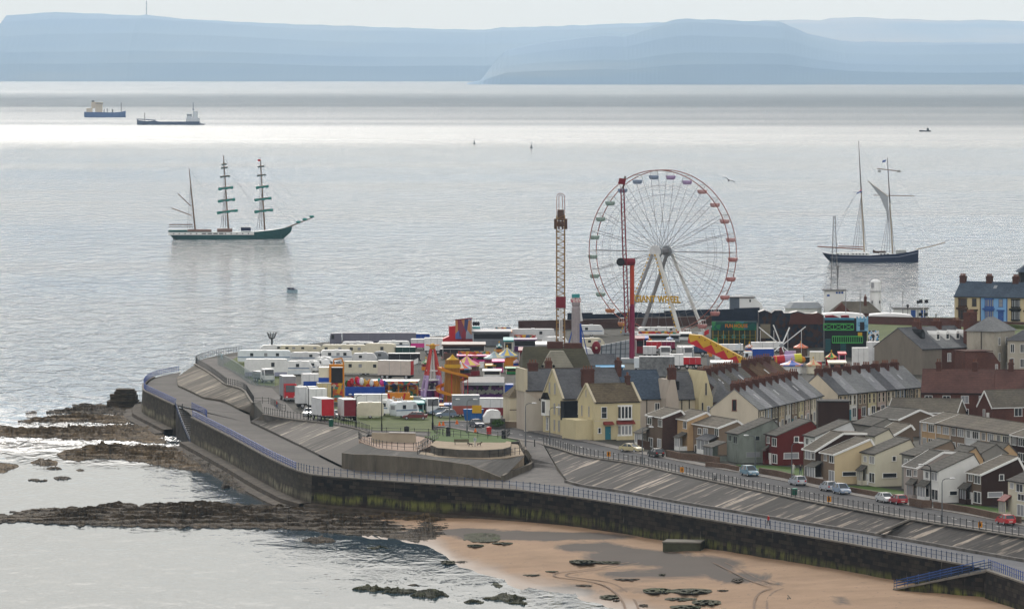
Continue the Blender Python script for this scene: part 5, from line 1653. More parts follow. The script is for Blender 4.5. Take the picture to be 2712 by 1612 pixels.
for i in range(16):
 f0, f1 = 1 - 0.75 * i / 16, 1 - 0.75 * (i + 1) / 16
 mb.tube((-0.9 * f0, -0.9 * f0, Hm * i / 16), (0.9 * f1, -0.9 * f1, Hm * (i + 1) / 16), 0.035, 3)
 mb.tube((0.9 * f0, -0.9 * f0, Hm * i / 16), (-0.9 * f1, -0.9 * f1, Hm * (i + 1) / 16), 0.035, 3)
MST = mat("mast_steel", (0.16, 0.16, 0.17), 0.5, 0.1)
mb.build("lattice", MST, t)
MB().box(0.7, 1.0, -0.9, -0.6, 3.0, 5.5).box(0.4, 1.1, -0.8, -0.5, 5.5, 6.2).build("antenna", MST, t)
# cottage
t = thing("keepers_cottage", "brick cottage with brown hipped roof between the white block and the lighthouse", "house", WD(2200, 1452, z), R(0))
MB().box(0, 12.2, 0, 6, 0, 1.2).build("wall", BRICK, t)
hip(t, -0.3, 13.2, -0.3, 6.3, 1.203, 2.9, R_BROWN)
MB().prism([(0.2, 1.21), (5.4, 1.21), (2.8, 3.9)], 'y', -0.4, 2.6).build("gable", BRICK, t)
chimney(t, 9.0, 2, 3.0, 5.4, 0.7, 0.7, 1, BRICK)
# white curved awning roofs
for i, (x0, x1, D_, h, lab) in enumerate([(2180, 2306, 1440, 3.0, "long white canvas marquee roof in front of the brick cottage"), (2306, 2432, 1438, 2.9, "lower white canvas marquee roof stretching right to the flat shelter")]):
 t = thing("marquee", lab, "marquee", WD(x0, D_, z - 1.2), 0)
 w = (x1 - x0) * D_ / F
 mb = MB()
 n = 14
 prof = [(-0.3, 0.0)] + [(w * k / n, h * (0.82 + 0.18 * math.sin(math.pi * min(1, (k + 2) / (n + 1)))) * (1 if k < n - 1 else 0.55)) for k in range(n + 1)] + [(w, 0)]
 mb.prism(prof, 'y', 0, 7)
 mb.build("canvas", mat("white_canvas", (0.80, 0.81, 0.82), 0.6, 0.03), t)
# seafront shelter
t = thing("shelter", "flat roofed white seafront shelter with navy doors", "shelter", WD(2368, 1448, z), 0)
w = 8.6
MB().box(0, w, 0, 3, 0, 2.5).build("wall", WALLW, t)
MB().box(-0.5, w + 0.4, -0.6, 3.5, 2.503, 2.75).build("roof", mat("roof_felt", None), t)
for x in (4.3, 6.8):
 MB().box(x, x + 1.2, -0.06, -0.003, 0, 2.2).build("door", BLUEP, t)
# white block left with dark side
t = thing("lookout_block", "white sloping sided building with dark end standing behind the navy hoarding", "building", WD(1928, 1484, 8.5), 0)
MB().prism([(3.0, 0), (9.4, 0), (9.0, 4.6), (6.8, 6.2), (3.0, 6.3)], 'y', 0, 6).build("wall", WALLW, t)
MB().box(0.6, 2.997, 0.02, 6, 0, 6.2).build("side", mat("slate_blue_wall", (0.09, 0.11, 0.14)), t)
MB().box(0.4, 7.2, -0.3, 6.3, 6.31, 6.5).build("roof", mat("roof_felt", None), t)
MB().box(5.6, 6.0, -0.05, -0.003, 5.2, 5.9).build("window", G_DARK, t)
# hexagonal pavilion roof
t = thing("pavilion", "low pavilion with faceted grey roof and railing on the sea side of the dark ride", "pavilion", WD(2128, 1466, 11.0), 0)
MB().lathe([(4.7, 0), (4.7, 2.0)], n=8).build("wall", WALLW, t)
MB().lathe([(5.2, 2.003), (3.6, 3.5), (0.001, 3.8)], n=8).build("roof", mat("pavilion_roof", (0.26, 0.28, 0.30), 0.6, 0.15), t)
MB().tube((0.1, 0, 3.75), (0.1, 0, 5.4), 0.08, 5).build("finial", MST, t)

# ---- walls round the fairground and the headland
def long_wall(label, pts, hgt, m, cap=None, name="brick_wall", th=0.5, jag=None, cat="wall"):
 t = thing(name, label, cat, pts[0])
 o = pts[0]
 mb = MB()
 for a, b in zip(pts, pts[1:]):
  a, b = a - o, b - o
  n = max(1, int((b - a).length / 6)) if jag else 1
  for i in range(n):
   p, q = a.lerp(b, i / n), a.lerp(b, (i + 1) / n)
   h = hgt + (jag * (random.random() - 0.5) if jag else 0)
   up = Vector((0, 0, h))
   d = (q - p).normalized(); nn = Vector((d.y, -d.x, 0)) * th
   P = [p, q, q - nn, p - nn]
   mb._add([*P, *[x + up for x in P]], [(0, 1, 5, 4), (1, 2, 6, 5), (2, 3, 7, 6), (3, 0, 4, 7), (4, 5, 6, 7)])
 mb.build("wall" if not jag else "boarding", m, t)
 if cap:
  c = MB()
  for a, b in zip(pts, pts[1:]):
   c.bar(a - o + Vector((0, th / 2, hgt + 0.06)), b - o + Vector((0, th / 2, hgt + 0.06)), th + 0.2, 0.12)
  c.build("coping", cap, t)
 return t
DKB = brick_mat("old_brown_brick", (0.055, 0.03, 0.027), (0.09, 0.05, 0.043), None)
HOARD = mat("navy_boarding", (0.012, 0.018, 0.035), 0.6, 0.25, 0.5)
long_wall("old dark brown brick wall along the sea edge behind the wheel", [W(1374, 874), W(1500, 872), W(1700, 866), W(1885, 861)], 2.3, DKB, mat("brick_cap", (0.14, 0.11, 0.10)))
long_wall("jagged navy boarded hoarding standing above the brown wall behind the wheel", [W(1504, 868), W(1700, 863), W(1880, 857), W(2012, 853)], 3.6, HOARD, None, "hoarding", 0.3, 0.7, "hoarding")
long_wall("long red brown brick wall at the top of the grass slope below the lighthouse", [WD(2296, 1438, 9.6), WD(2452, 1428, 9.7), WD(2530, 1424, 9.8)], 2.35, brick_mat("headland_brick", (0.085, 0.04, 0.035), (0.13, 0.062, 0.052), None), mat("brick_cap", None))
long_wall("red brown brick wall below the painted houses at the right edge", [WD(2532, 1424, 9.8), WD(2650, 1418, 9.8), WD(2800, 1410, 9.8)], 1.7, MATS["headland_brick"], mat("brick_cap", None))

# front garden walls along the inland pavement
GW = brick_mat("garden_brick", (0.085, 0.055, 0.04), (0.15, 0.10, 0.075), None)
for lab, L, h in [("brown brick garden wall in front of the double brown house", [(1763, 1209), (1800, 1217), (1852, 1221), (1902, 1228)], 1.2),
      ("low stone garden wall beside the tree stumps left of the grey green house", [(1868, 1235), (1920, 1240), (1952, 1247)], 0.8),
      ("long low brown stone wall edging the lawn behind the light blue car", [(2010, 1254), (2060, 1262), (2100, 1272)], 1.0),
      ("two stretches of brown brick wall below the dark brown narrow house", [(2133, 1276), (2160, 1282), (2210, 1291)], 1.0),
      ("long low brown stone wall edging the lawn behind the two silver cars", [(2248, 1302), (2320, 1315), (2397, 1327)], 0.8),
      ("red brown brick wall in front of the pinkish narrow house", [(2408, 1338), (2440, 1344), (2466, 1345)], 1.2),
      ("long low brown stone wall edging the lawn before the chocolate brown house", [(2472, 1345), (2560, 1358), (2650, 1378), (2700, 1386)], 1.0)]:
 long_wall(lab, [W(x, y, ZG + 0.05) for x, y in L], h, GW, None, "garden_wall", 0.35)
t = thing("garden_fence", "dark slatted garden fence beside the white porch and cream car", "fence", W(1688, 1185), AM)
mb = MB()
for k in range(14): mb.box(k * 0.45, k * 0.45 + 0.28, 0, 0.08, 0, 1.5)
mb.build("slats", BROWN_P, t); MB().bar((0, 0.12, 1.2), (6.2, 0.12, 1.2), 0.08).build("rail", BROWN_P, t)
# ================================================================== SHIPS AND BUOYS
def hull_mesh(st, z_lo=None, z_hi=None, cap=True):
 """stations (x, z of deck edge, half width, narrowing at the waterline)"""
 mb = MB()
 rings = []
 for x, zd, hw, nar in st:
  lo = 0.0 if z_lo is None else z_lo(x)
  hi = zd if z_hi is None else z_hi(x)
  q = lambda z: hw * (nar + (1 - nar) * max(0, min(1, z / max(0.01, zd))))
  rings.append([(x, -q(hi), hi), (x, -q((lo + hi) / 2), (lo + hi) / 2), (x, -q(lo), lo), (x, q(lo), lo), (x, q((lo + hi) / 2), (lo + hi) / 2), (x, q(hi), hi)])
 o = 0
 for a, b in zip(rings, rings[1:]):
  for i in range(6):
   j = (i + 1) % 6
   if i == 5 and not cap: continue
   mb.poly([a[i], b[i], b[j], a[j]])
 mb.poly(rings[0]); mb.poly(rings[-1])
 return mb

M_SPAR = mat("ship_spar", (0.17, 0.11, 0.07), 0.6, 0.15)
M_RIG = mat("ship_rigging", (0.16, 0.15, 0.15), 0.8, 0)
M_GREEN = mat("green_hull", (0.012, 0.075, 0.075), 0.45, 0.12, 0.3)
M_GSAIL = mat("green_sail", (0.03, 0.22, 0.19), 0.8, 0.2, 0.8)
M_NAVY = mat("navy_hull", (0.010, 0.018, 0.055), 0.45, 0.12, 0.3)

# three-masted ship with green sails furled
px0, py0 = 600, 632
s = sc_at(py0, 0)
t = thing("barque", "three masted ship with dark green hull and green furled sails", "sailing ship", W(px0, py0, 0), R(4))
Q = lambda x, y: ((x - px0) / s, (py0 - y) / s)
st = []
for x, yd, hw, nar in [(444, 611, 2.0, 0.2), (452, 612, 3.2, 0.5), (470, 612, 4.0, 0.8), (520, 613, 4.4, 0.95), (600, 614, 4.6, 1), (680, 613, 4.2, 0.9), (720, 609, 3.2, 0.7), (745, 605, 2.2, 0.5), (765, 601, 1.0, 0.35), (775, 598, 0.3, 0.3)]:
 u, z = Q(x, yd); st.append((u, z, hw, nar))
# bow overhangs the waterline: shear the low part aft at the stem and forward at the stern
hm = hull_mesh(st)
L0, L1 = st[0][0], st[-1][0]
for i, (x, y, z) in enumerate(hm.v):
 k = 1 - min(1, z / 3.5)
 if x > L1 - 6: x -= (x - (L1 - 6)) / 6 * 3.9 * k
 if x < L0 + 4: x += (L0 + 4 - x) / 4 * 2.4 * k
 hm.v[i] = (x, y, z)
hm.build("hull", M_GREEN, t)
w = MB()
a, b = Q(446, 616), Q(672, 614)
w.box(a[0], b[0], -4.66, 4.66, 1.75, 2.95)
wo = w.build("white_strake", WHITE, t)
for k in range(14):
 x = a[0] + 2 + k * 2.5
 MB().box(x, x + (0.5 if not 5 <= k <= 8 else 1.9), -4.72, -4.665, 2.15, 2.6).build("porthole", BLACK, wo)
x0, x1 = Q(447, 0)[0], Q(496, 0)[0]
MB().box(x0, x1, -3.6, 3.6, 2.953, 4.0).build("aft_bulwark", M_GREEN, t)
MB().box(Q(497, 0)[0], Q(560, 0)[0], -2.0, 2.0, 2.953, 4.1).build("deckhouse", mat("deckhouse_wood", (0.20, 0.12, 0.10), 0.7, 0.3, 0.8), t)
MB().box(Q(575, 0)[0], Q(615, 0)[0], -2.4, 2.4, 2.953, 4.4).build("deckhouse", MATS["deckhouse_wood"], t)
MB().box(Q(638, 0)[0], Q(664, 0)[0], -2.0, 2.0, 3.4, 5.0).build("boat_cover", M_NAVY, t)
MB().path([(x0, -3.4, 5.2), (x1 + 2, -3.4, 5.2)], 0.07).path([(x0, 3.4, 5.2), (x1 + 2, 3.4, 5.2)], 0.07).build("rail", M_SPAR, t)
bx0, bx1 = Q(770, 600), Q(827, 577)
MB().tube((bx0[0] - 3, 0, bx0[1] - 1), (bx1[0], 0, bx1[1]), 0.36, 6, r2=0.18).build("bowsprit", M_SPAR, t)
for f in (0.35, 0.65, 0.97):
 c = Vector((bx0[0], 0, bx0[1])).lerp(Vector((bx1[0], 0, bx1[1])), f)
 MB().ball(c + Vector((0, 0, 0.6)), 0.7, 5, sx=1.8, sz=0.8).build("furled_jib", M_GSAIL, t)
def mast(parent, foot, top, r=0.4):
 a, b = Q(*foot), Q(*top)
 return MB().tube((a[0], 0, a[1] - 0.5), (b[0], 0, b[1]), r, 6, r2=r * 0.4).build("mast", M_SPAR, parent)
def shrouds(parent, foot, top, hw=4.2, n=3):
 a, b = Q(*foot), Q(*top)
 mb = MB()
 for sg in (-1, 1):
  for k in range(n):
   mb.tube((a[0] - 1.2 - 1.1 * k, sg * hw, a[1]), (b[0] - 0.1, 0, b[1]), 0.05, 3)
 return mb.build("shrouds", M_RIG, parent)
for foot, top, yards in [((605, 604), (592, 412), [(434, 34), (443, 48), (466, 70), (496, 104), (528, 124), (558, 150)]),
       ((701, 606), (690, 424), [(440, 45), (463, 62), (493, 90), (525, 122), (556, 134)])]:
 mo = mast(t, foot, top)
 for y, hl in yards:
  f = (foot[1] - y) / (foot[1] - top[1])
  cx, cz = Q(foot[0] + (top[0] - foot[0]) * f, y)
  h = hl / 4.946 / s
  dirv = Vector((0.93, 0.36, 0.10)).normalized()
  c = Vector((cx, -0.5, cz))
  big = hl > 85
  yd = MB().tube(c - dirv * h, c + dirv * h, 0.18, 5).build("yard", M_SPAR, t)
  sl = MB()
  n = 8
  for k in range(n):
   p, q = c + dirv * h * (-0.94 + 1.88 * k / n), c + dirv * h * (-0.94 + 1.88 * (k + 1) / n)
   dz = Vector((0, 0, (0.45 if big else 0.3)))
   r0 = (0.55 if big else 0.32) * (1.25 if k in (0, n - 1) else 0.85 + 0.2 * math.sin(k * 2.1))
   sl.tube(p - dz, q - dz, r0, 6)
  sl.build("furled_sail", M_GSAIL if big else mat("grey_green_sail", (0.09, 0.13, 0.13), 0.8, 0.2), yd)
 shrouds(t, foot, (foot[0] + (top[0] - foot[0]) * 0.55, foot[1] + (top[1] - foot[1]) * 0.55))
 shrouds(t, foot, top, 3.8, 2)
mast(t, (517, 606), (501, 447))
shrouds(t, (517, 606), (505, 490))
a, b, c = Q(472, 513), Q(506, 546), Q(509, 571)
MB().tube((b[0], 0, b[1]), (a[0], 0, a[1]), 0.2, 5).build("gaff", M_SPAR, t)
a = Q(455, 551)
MB().tube((c[0], 0, c[1]), (a[0], 0, a[1]), 0.2, 5).build("gaff", M_SPAR, t)
MB().box(Q(448, 0)[0], Q(510, 0)[0], -0.2, 0.2, Q(0, 596)[1], Q(0, 595)[1] + 0.3).build("boom", M_SPAR, t)
stays = MB()
for p, q in (((592, 412), (701, 606)), ((690, 424), (825, 578)), ((692, 470), (800, 590)), ((501, 447), (600, 590)), ((592, 440), (690, 560)), ((693, 500), (775, 598))):
 a, b = Q(*p), Q(*q)
 stays.tube((a[0], 0, a[1]), (b[0], 0, b[1]), 0.045, 3)
stays.build("stays", M_RIG, t)
a = Q(690, 424)
MB().tube((a[0], 0, a[1] - 1), (a[0], 0, a[1] + 1.6), 0.06, 4).build("flagpole", M_SPAR, t)
MB().box(a[0] - 1.2, a[0] - 0.05, -0.02, 0.02, a[1] - 0.6, a[1] + 0.3).build("flag", mat("red_flag", (0.5, 0.03, 0.03), 0.8, 0), t)

# two-masted schooner with a dark blue hull
px0, py0 = 2310, 693
s = sc_at(py0, 0)
t = thing("schooner", "two masted dark blue schooner anchored behind the lattice mast", "sailing ship", W(px0, py0, 0), R(-5))
st = []
for x, yd, hw, nar in [(2178, 669, 1.2, 0.2), (2196, 672, 2.6, 0.6), (2230, 675, 3.1, 0.9), (2300, 676, 3.3, 1), (2370, 672, 3.1, 0.95), (2410, 666, 2.2, 0.7), (2427, 662, 0.9, 0.5), (2432, 661, 0.25, 0.3)]:
 u, z = Q(x, yd); st.append((u, z, hw, nar))
hm = hull_mesh(st)
L0 = st[0][0]
for i, (x, y, z) in enumerate(hm.v):
 k = 1 - min(1, z / 3.0)
 if x < L0 + 5: x += (L0 + 5 - x) / 5 * 2.9 * k
 hm.v[i] = (x, y, z)
hm.build("hull", M_NAVY, t)
def line_on(parent, pts, r, m, name, y=0):
 MB().path([(Q(*p)[0], y, Q(*p)[1]) for p in pts], r, 4).build(name, m, parent)
line_on(t, [(2200, 681), (2300, 682), (2380, 679), (2430, 668)], 0.09, mat("pale_line", (0.3, 0.33, 0.4), var=0), "sheer_line", -3.36)
for x0, x1 in ((2214, 2250), (2254, 2302), (2328, 2356)):
 d = MB().box(Q(x0, 0)[0], Q(x1, 0)[0], -1.8, 1.8, 2.4, 3.5).build("deckhouse", WHITE, t)
 for k in range(int((x1 - x0) / 9)):
  xx = Q(x0 + 4 + 9 * k, 0)[0]
  MB().box(xx, xx + 0.5, -1.85, -1.803, 2.75, 3.2).build("window", G_DARK, d)
MB().prism([(Q(2312, 0)[0], 3.4), (Q(2346, 0)[0], 3.1), (Q(2346, 0)[0], 4.2), (Q(2320, 0)[0], 4.1), (Q(2312, 0)[0], 4.7)], 'y', -1.0, 1.0).build("dinghy", BROWN_P, t)
MB().box(Q(2372, 0)[0], Q(2400, 0)[0], -1.6, 1.6, 3.0, 4.6).build("deck_gear", mat("canvas_grey", (0.4, 0.41, 0.4), 0.9, 0.2), t)
M_PALE = mat("pale_mast", (0.42, 0.36, 0.28), 0.6, 0.15)
for foot, top in (((2289, 664), (2274, 374)), ((2364, 668), (2350, 417))):
 a, b = Q(*foot), Q(*top)
 m_ = Vector((a[0], 0, a[1])).lerp(Vector((b[0], 0, b[1])), 0.52)
 MB().tube((a[0], 0, a[1] - 0.5), m_, 0.34, 6, r2=0.26).build("mast", M_PALE, t)
 MB().tube(m_, (b[0], 0, b[1]), 0.24, 6, r2=0.1).build("topmast", mat("dark_spar", (0.07, 0.05, 0.045), 0.6, 0), t)
 shrouds(t, foot, (foot[0] + (top[0] - foot[0]) * 0.5, foot[1] + (top[1] - foot[1]) * 0.5), 3.1, 4)
 shrouds(t, (foot[0] + 14, foot[1]), (foot[0] + (top[0] - foot[0]) * 0.55, foot[1] + (top[1] - foot[1]) * 0.55), 2.5, 1)
line_on(t, [(2165, 653), (2286, 660)], 0.22, mat("varnish", (0.22, 0.09, 0.05), 0.5, 0), "boom", -0.3)
line_on(t, [(2220, 652), (2288, 654)], 0.16, MATS["varnish"], "gaff", 0.3)
line_on(t, [(2425, 660), (2465, 652), (2503, 641)], 0.2, M_PALE, "bowsprit")
line_on(t, [(2299, 480), (2352, 520)], 0.18, M_PALE, "gaff", -0.4)
sp = [Q(2301, 482), Q(2352, 521), Q(2354, 600), Q(2363, 664), Q(2356, 620), Q(2347, 560), Q(2330, 520)]
MB().prism(sp, 'y', -0.55, -0.4).build("sail", mat("sail_cloth", (0.36, 0.38, 0.40), 0.8, 0.12), t)
for y, xa, xb, dz in ((446, 2322, 2387, -8), (517, 2314, 2422, -2)):
 a, b = Q(xa, y - dz / 2), Q(xb, y + dz / 2 + 8)
 line_on(t, [(xa, y), (xb, y - dz)], 0.15, M_SPAR, "yard", -0.3)
for x in (2329, 2380):
 a = Q(x, 453)
 MB().box(a[0] - 0.6, a[0] + 0.6, -0.4, -0.2, a[1] - 0.5, a[1] + 0.4).build("furled_sail", MATS["canvas_grey"], t)
a = Q(2341, 428); MB().prism([(a[0] - 0.6, a[1] - 0.4), (a[0] + 0.7, a[1]), (a[0] + 0.7, a[1] + 0.8), (a[0] - 0.6, a[1] + 0.3)], 'y', 0, 0.05).build("flag", mat("blue_flag", (0.05, 0.09, 0.3), 0.8, 0), t)
a = Q(2276, 510)
MB().prism([(a[0] - 1.0, a[1] - 0.6), (a[0] + 0.9, a[1] + 0.3), (a[0] + 0.9, a[1] + 0.75), (a[0] - 1.0, a[1] - 0.1)], 'y', -0.35, -0.3).build("flag", MATS["blue_flag"], t)
MB().prism([(a[0] - 0.3, a[1] + 0.4), (a[0] + 0.9, a[1] + 0.78), (a[0] + 0.9, a[1] + 1.3)], 'y', -0.35, -0.3).build("flag", MATS["red_flag"], t)
stays = MB()
for p, q in (((2274, 374), (2350, 520)), ((2350, 430), (2500, 642)), ((2352, 500), (2470, 650)), ((2277, 500), (2180, 655)), ((2278, 480), (2200, 655)), ((2353, 520), (2425, 660))):
 a, b = Q(*p), Q(*q)
 stays.tube((a[0], 0, a[1]), (b[0], 0, b[1]), 0.035, 3)
stays.build("stays", M_RIG, t)

# coasters far out
px0, py0 = 278, 311
s = sc_at(py0, 0)
t = thing("cargo_ship", "blue hulled tanker with cream superstructure at its left end far out at sea", "cargo ship", W(px0, py0, 0), R(5))
st = [(Q(x, 0)[0], Q(0, y)[1], hw, nar) for x, y, hw, nar in [(223, 296, 5, 0.6), (230, 297, 6, 0.85), (250, 297, 6.5, 1), (300, 298, 6.5, 1), (318, 297, 5, 0.8), (328, 295, 2, 0.5), (333, 294, 0.3, 0.3)]]
M_SHIPB = mat("ship_blue", (0.03, 0.09, 0.26), 0.5, 0.1, 0.1)
hull_mesh(st).build("hull", M_SHIPB, t)
M_SHC = mat("ship_cream", (0.62, 0.52, 0.40), 0.6, 0.08, 0.2)
MB().box(Q(229, 0)[0], Q(245, 0)[0], -5, 5, 7.4, 13).box(Q(242, 0)[0], Q(252, 0)[0], -3, 3, 13.003, 22).build("superstructure", M_SHC, t)
b = MB().box(Q(252.5, 0)[0], Q(271, 0)[0], -5.5, 5.5, 7.4, 18.5).box(Q(251.6, 0)[0], Q(272.5, 0)[0], -6.5, 6.5, 18.503, 21.5).build("bridge", M_SHC, t)
MB().box(Q(253, 0)[0], Q(272, 0)[0], -6.56, -6.503, 19.6, 20.6).build("window_band", G_DARK, b)
MB().box(Q(243, 0)[0], Q(250, 0)[0], -2, 2, 22.003, 24).build("funnel", BLACK, t)
for x, h in ((276, 12), (284, 13), (297, 12), (299, 11), (321, 21)):
 MB().tube((Q(x, 0)[0], 0, 6.5), (Q(x, 0)[0], 0, h), 0.55, 5).build("mast", M_RIG, t)
px0, py0 = 452, 331
s = sc_at(py0, 0)
t = thing("cargo_ship", "long low blue grey coaster with white wheelhouse at its right end", "cargo ship", W(px0, py0, 0), R(-4))
st = [(Q(x, 0)[0], Q(0, y)[1], hw, nar) for x, y, hw, nar in [(362, 316, 0.4, 0.4), (368, 319, 3.5, 0.7), (388, 321, 5.5, 0.9), (398, 321, 6, 1), (410, 319, 6, 1), (420, 322, 6, 1), (480, 322, 6, 1), (528, 322, 6, 1), (531, 327, 6, 0.9), (542, 328, 5, 0.8)]]
M_SHG = mat("ship_slate", (0.03, 0.055, 0.12), 0.5, 0.1, 0.1)
hull_mesh(st).build("hull", M_SHG, t)
b = MB().box(Q(494, 0)[0], Q(528, 0)[0], -5, 5, 4.3, 8.5).box(Q(496, 0)[0], Q(508, 0)[0], -4.5, 4.5, 8.503, 14).box(Q(512, 0)[0], Q(524, 0)[0], -3, 3, 8.503, 17).build("superstructure", mat("ship_white", (0.6, 0.62, 0.65), 0.6, 0.08), t)
MB().box(Q(496, 0)[0], Q(508, 0)[0], -4.56, -4.503, 11.6, 12.8).build("window_band", G_DARK, b)
MB().tube((Q(512, 0)[0], 0, 8), (Q(512, 0)[0], 0, 28), 0.6, 5, r2=0.3).box(Q(510, 0)[0], Q(515, 0)[0], -1, 1, 19, 20).build("mast", M_SHG, t)
MB().tube((Q(383, 0)[0], 0, 4), (Q(383, 0)[0], 0, 15), 0.5, 5).build("mast", M_RIG, t)
MB().path([(Q(361, 0)[0], 0, 7.2), (Q(396, 0)[0], 0, 6.4), (Q(412, 0)[0], 0, 6)], 0.5).path([(Q(394, 0)[0], 0, 3), (Q(394, 0)[0], 0, 6.4)], 0.5).build("loading_arm", M_SHG, t)
# little boat, far launch, buoys
px0, py0 = 774, 775
s = sc_at(py0, 0)
t = thing("small_boat", "little pale blue fishing boat with dark cabin alone on the water", "boat", W(px0, py0, 0), R(-20))
st = [(-1.7, 1.0, 0.8, 0.8), (-0.8, 0.95, 1.0, 0.9), (0.6, 0.95, 1.0, 0.85), (1.4, 1.05, 0.6, 0.6), (1.9, 1.15, 0.1, 0.3)]
hull_mesh(st).build("hull", mat("boat_pale_blue", (0.30, 0.42, 0.48), 0.5, 0.1), t)
c = MB().box(-1.5, 0.3, -0.7, 0.7, 1.0, 1.75).prism([(0.303, 1.0), (1.2, 1.0), (0.303, 1.7)], 'y', -0.7, 0.7).build("cabin", M_NAVY, t)
MB().tube((-0.7, 0, 1.75), (-0.7, 0, 3.7), 0.06, 4).box(-0.7, 0.6, -0.03, 0.03, 3.55, 3.65).build("mast", M_RIG, t)
MB().box(-0.4, 0.1, -0.72, -0.7, 1.2, 1.6).build("window", G_NET, c)
px0, py0 = 2452, 349
s = sc_at(py0, 0)
t = thing("launch", "tiny dark launch silhouetted on the bright band of water", "boat", W(px0, py0, 0), 0)
hull_mesh([(-7.5, 1.6, 0.3, 0.4), (-5, 1.7, 1.6, 0.8), (0, 1.2, 1.9, 0.9), (5.5, 1.6, 1.7, 0.9)]).build("hull", BLACK, t)
MB().box(1, 3.4, -1, 1, 1.3, 4.0).build("cabin", BLACK, t)
MB().tube((2, 0, 4), (2, 0, 6), 0.12, 4).build("mast", BLACK, t)
for x, y, h, lab in ((1256, 382, 6.2, "dark channel buoy, the left and taller of the pair"), (1407, 392, 5.4, "dark channel buoy, the right and shorter of the pair")):
 t = thing("buoy", lab, "buoy", W(x, y, 0), 0, "pair of channel buoys")
 MB().lathe([(0.001, -0.2), (1.3, 0), (1.3, 0.6), (0.001, 0.7)], n=10).build("float", BLACK, t)
 MB().lathe([(0.75, 0.703), (0.25, h * 0.6), (0.12, h * 0.62), (0.1, h)], n=8).build("tower", BLACK, t)
# gull in flight
t = thing("gull", "dark gull gliding with spread wings against the water right of the wheel", "bird", WD(1930, 700, CAMZ - (478 - HY) * 700 / F), R(10))
bm_ = bpy.data.meshes.new("gull_body")
verts = [(0, 0, 0), (0.18, 0, 0.02), (0.30, 0, 0.03), (-0.18, 0, -0.03), (-0.34, 0, -0.05)]
sec = [(-0.36, 0.02, -0.07), (-0.22, 0.05, -0.05), (-0.05, 0.10, 0), (0.12, 0.09, 0.02), (0.22, 0.05, 0.04), (0.30, 0.045, 0.05), (0.36, 0.015, 0.03)]
mb = MB()
n = 8
for x, r, z in sec:
 for i in range(n):
  a = 2 * math.pi * i / n
  mb.v.append((x, r * math.cos(a), z + r * 0.8 * math.sin(a)))
for k in range(len(sec) - 1):
 for i in range(n):
  j = (i + 1) % n
  mb.f.append([k * n + i, k * n + j, (k + 1) * n + j, (k + 1) * n + i]); mb.mi.append(0); mb.uv.append(None)
for sg in (-1, 1):
 W_ = [((0.14, 0.06), (-0.12, 0.06), 0.02), ((0.18, 0.32), (-0.08, 0.32), 0.14), ((0.10, 0.62), (-0.06, 0.60), 0.13), ((-0.04, 0.95), (-0.07, 0.95), 0.05)]
 for (a, b, z), (c, d, z2) in zip(W_, W_[1:]):
  for dz in (0, 0.018):
   mb.poly([(a[0], sg * a[1], z + dz), (b[0], sg * b[1], z + dz), (d[0], sg * d[1], z2 + dz), (c[0], sg * c[1], z2 + dz)])
mb.poly([(-0.3, -0.03, -0.05), (-0.5, -0.09, -0.07), (-0.5, 0.09, -0.07), (-0.3, 0.03, -0.05)])
g = mb.build("body", mat("gull_dark", (0.03, 0.03, 0.035), 0.8, 0.1), t)
t.rotation_euler = (R(25), R(-8), R(75))
# ================================================================== RAILINGS, LAMPS, CARS, PEOPLE
IRON = mat("black_iron", (0.016, 0.017, 0.019), 0.5, 0.15)
RAILB = mat("railing_blue", (0.012, 0.045, 0.23), 0.5, 0.2, 0.6)
RAILN = mat("railing_dark_blue", (0.02, 0.04, 0.10), 0.5, 0.2, 0.6)

def railing(label, line, h=1.15, gap=1.8, r=0.045, rails=(1.0, 0.5), m=IRON, rr=0.03, cat="railing", name="railing", off=0.0):
 pts = smooth_line(line, 1) if len(line) > 3 else [Vector(p) for p in line]
 if off: pts = offset_line(pts, off)
 L = sum((b - a).length for a, b in zip(pts, pts[1:]))
 n = max(2, int(L / gap) + 1)
 P, _ = resample(pts, n)
 o = P[0].copy()
 t = thing(name, label, cat, o)
 for k in rails:
  mb = MB()
  for a, b in zip(P, P[1:]):
   mb.bar(a - o + Vector((0, 0, h * k)), b - o + Vector((0, 0, h * k)), rr * 2)
  mb.build("rail", m, t)
 pm = MB().tube((0, 0, 0), (0, 0, h + 0.05), r, 5).ball((0, 0, h + 0.09), r * 1.5, 4).build("post", m, t)
 pm.location = P[0] - o
 order = sorted(range(1, n), key=lambda i: P[i].y)
 rest = MB()
 for q, i in enumerate(order):
  if q < 98:
   c = pm.copy(); COL.objects.link(c); c.parent = t; c.location = P[i] - o
  else:
   rest.tube(P[i] - o, P[i] - o + Vector((0, 0, h + 0.05)), r, 5)
 if rest.v:
  x = rest.build("post", m, t); x["kind"] = "stuff"
 return t

up = lambda L, dz: [p + Vector((0, 0, dz)) for p in L]
railing("black iron railing along the top of the concrete bank beside the coast road", up(PXL(BANK_TOP_R[:8]), 0.16), 1.15, 1.9, 0.055, (0.97, 0.12), IRON, 0.025)
railing("black iron railing at the top of the bank right of the bank steps", up(PXL(BANK_TOP_R[7:]), 0.16), 1.15, 1.9, 0.055, (0.97, 0.12), IRON, 0.025)
cop = 0.22
railing("bright blue three rail railing on the sea wall between the beach steps and the corner", up(PT[:6], cop), 1.15, 2.0, 0.05, (1.0, 0.66, 0.33), RAILB, 0.07, off=0.3)
railing("dark blue railing on the long black sea wall left of the slipway ramp", up(PT[5:12], cop), 1.15, 1.7, 0.055, (1.0, 0.5), RAILN, 0.025, off=0.3)
railing("dark blue railing on the long black sea wall below the coast road bank", up(PT[11:19], cop), 1.15, 1.6, 0.055, (1.0, 0.5), RAILN, 0.025, off=0.3)
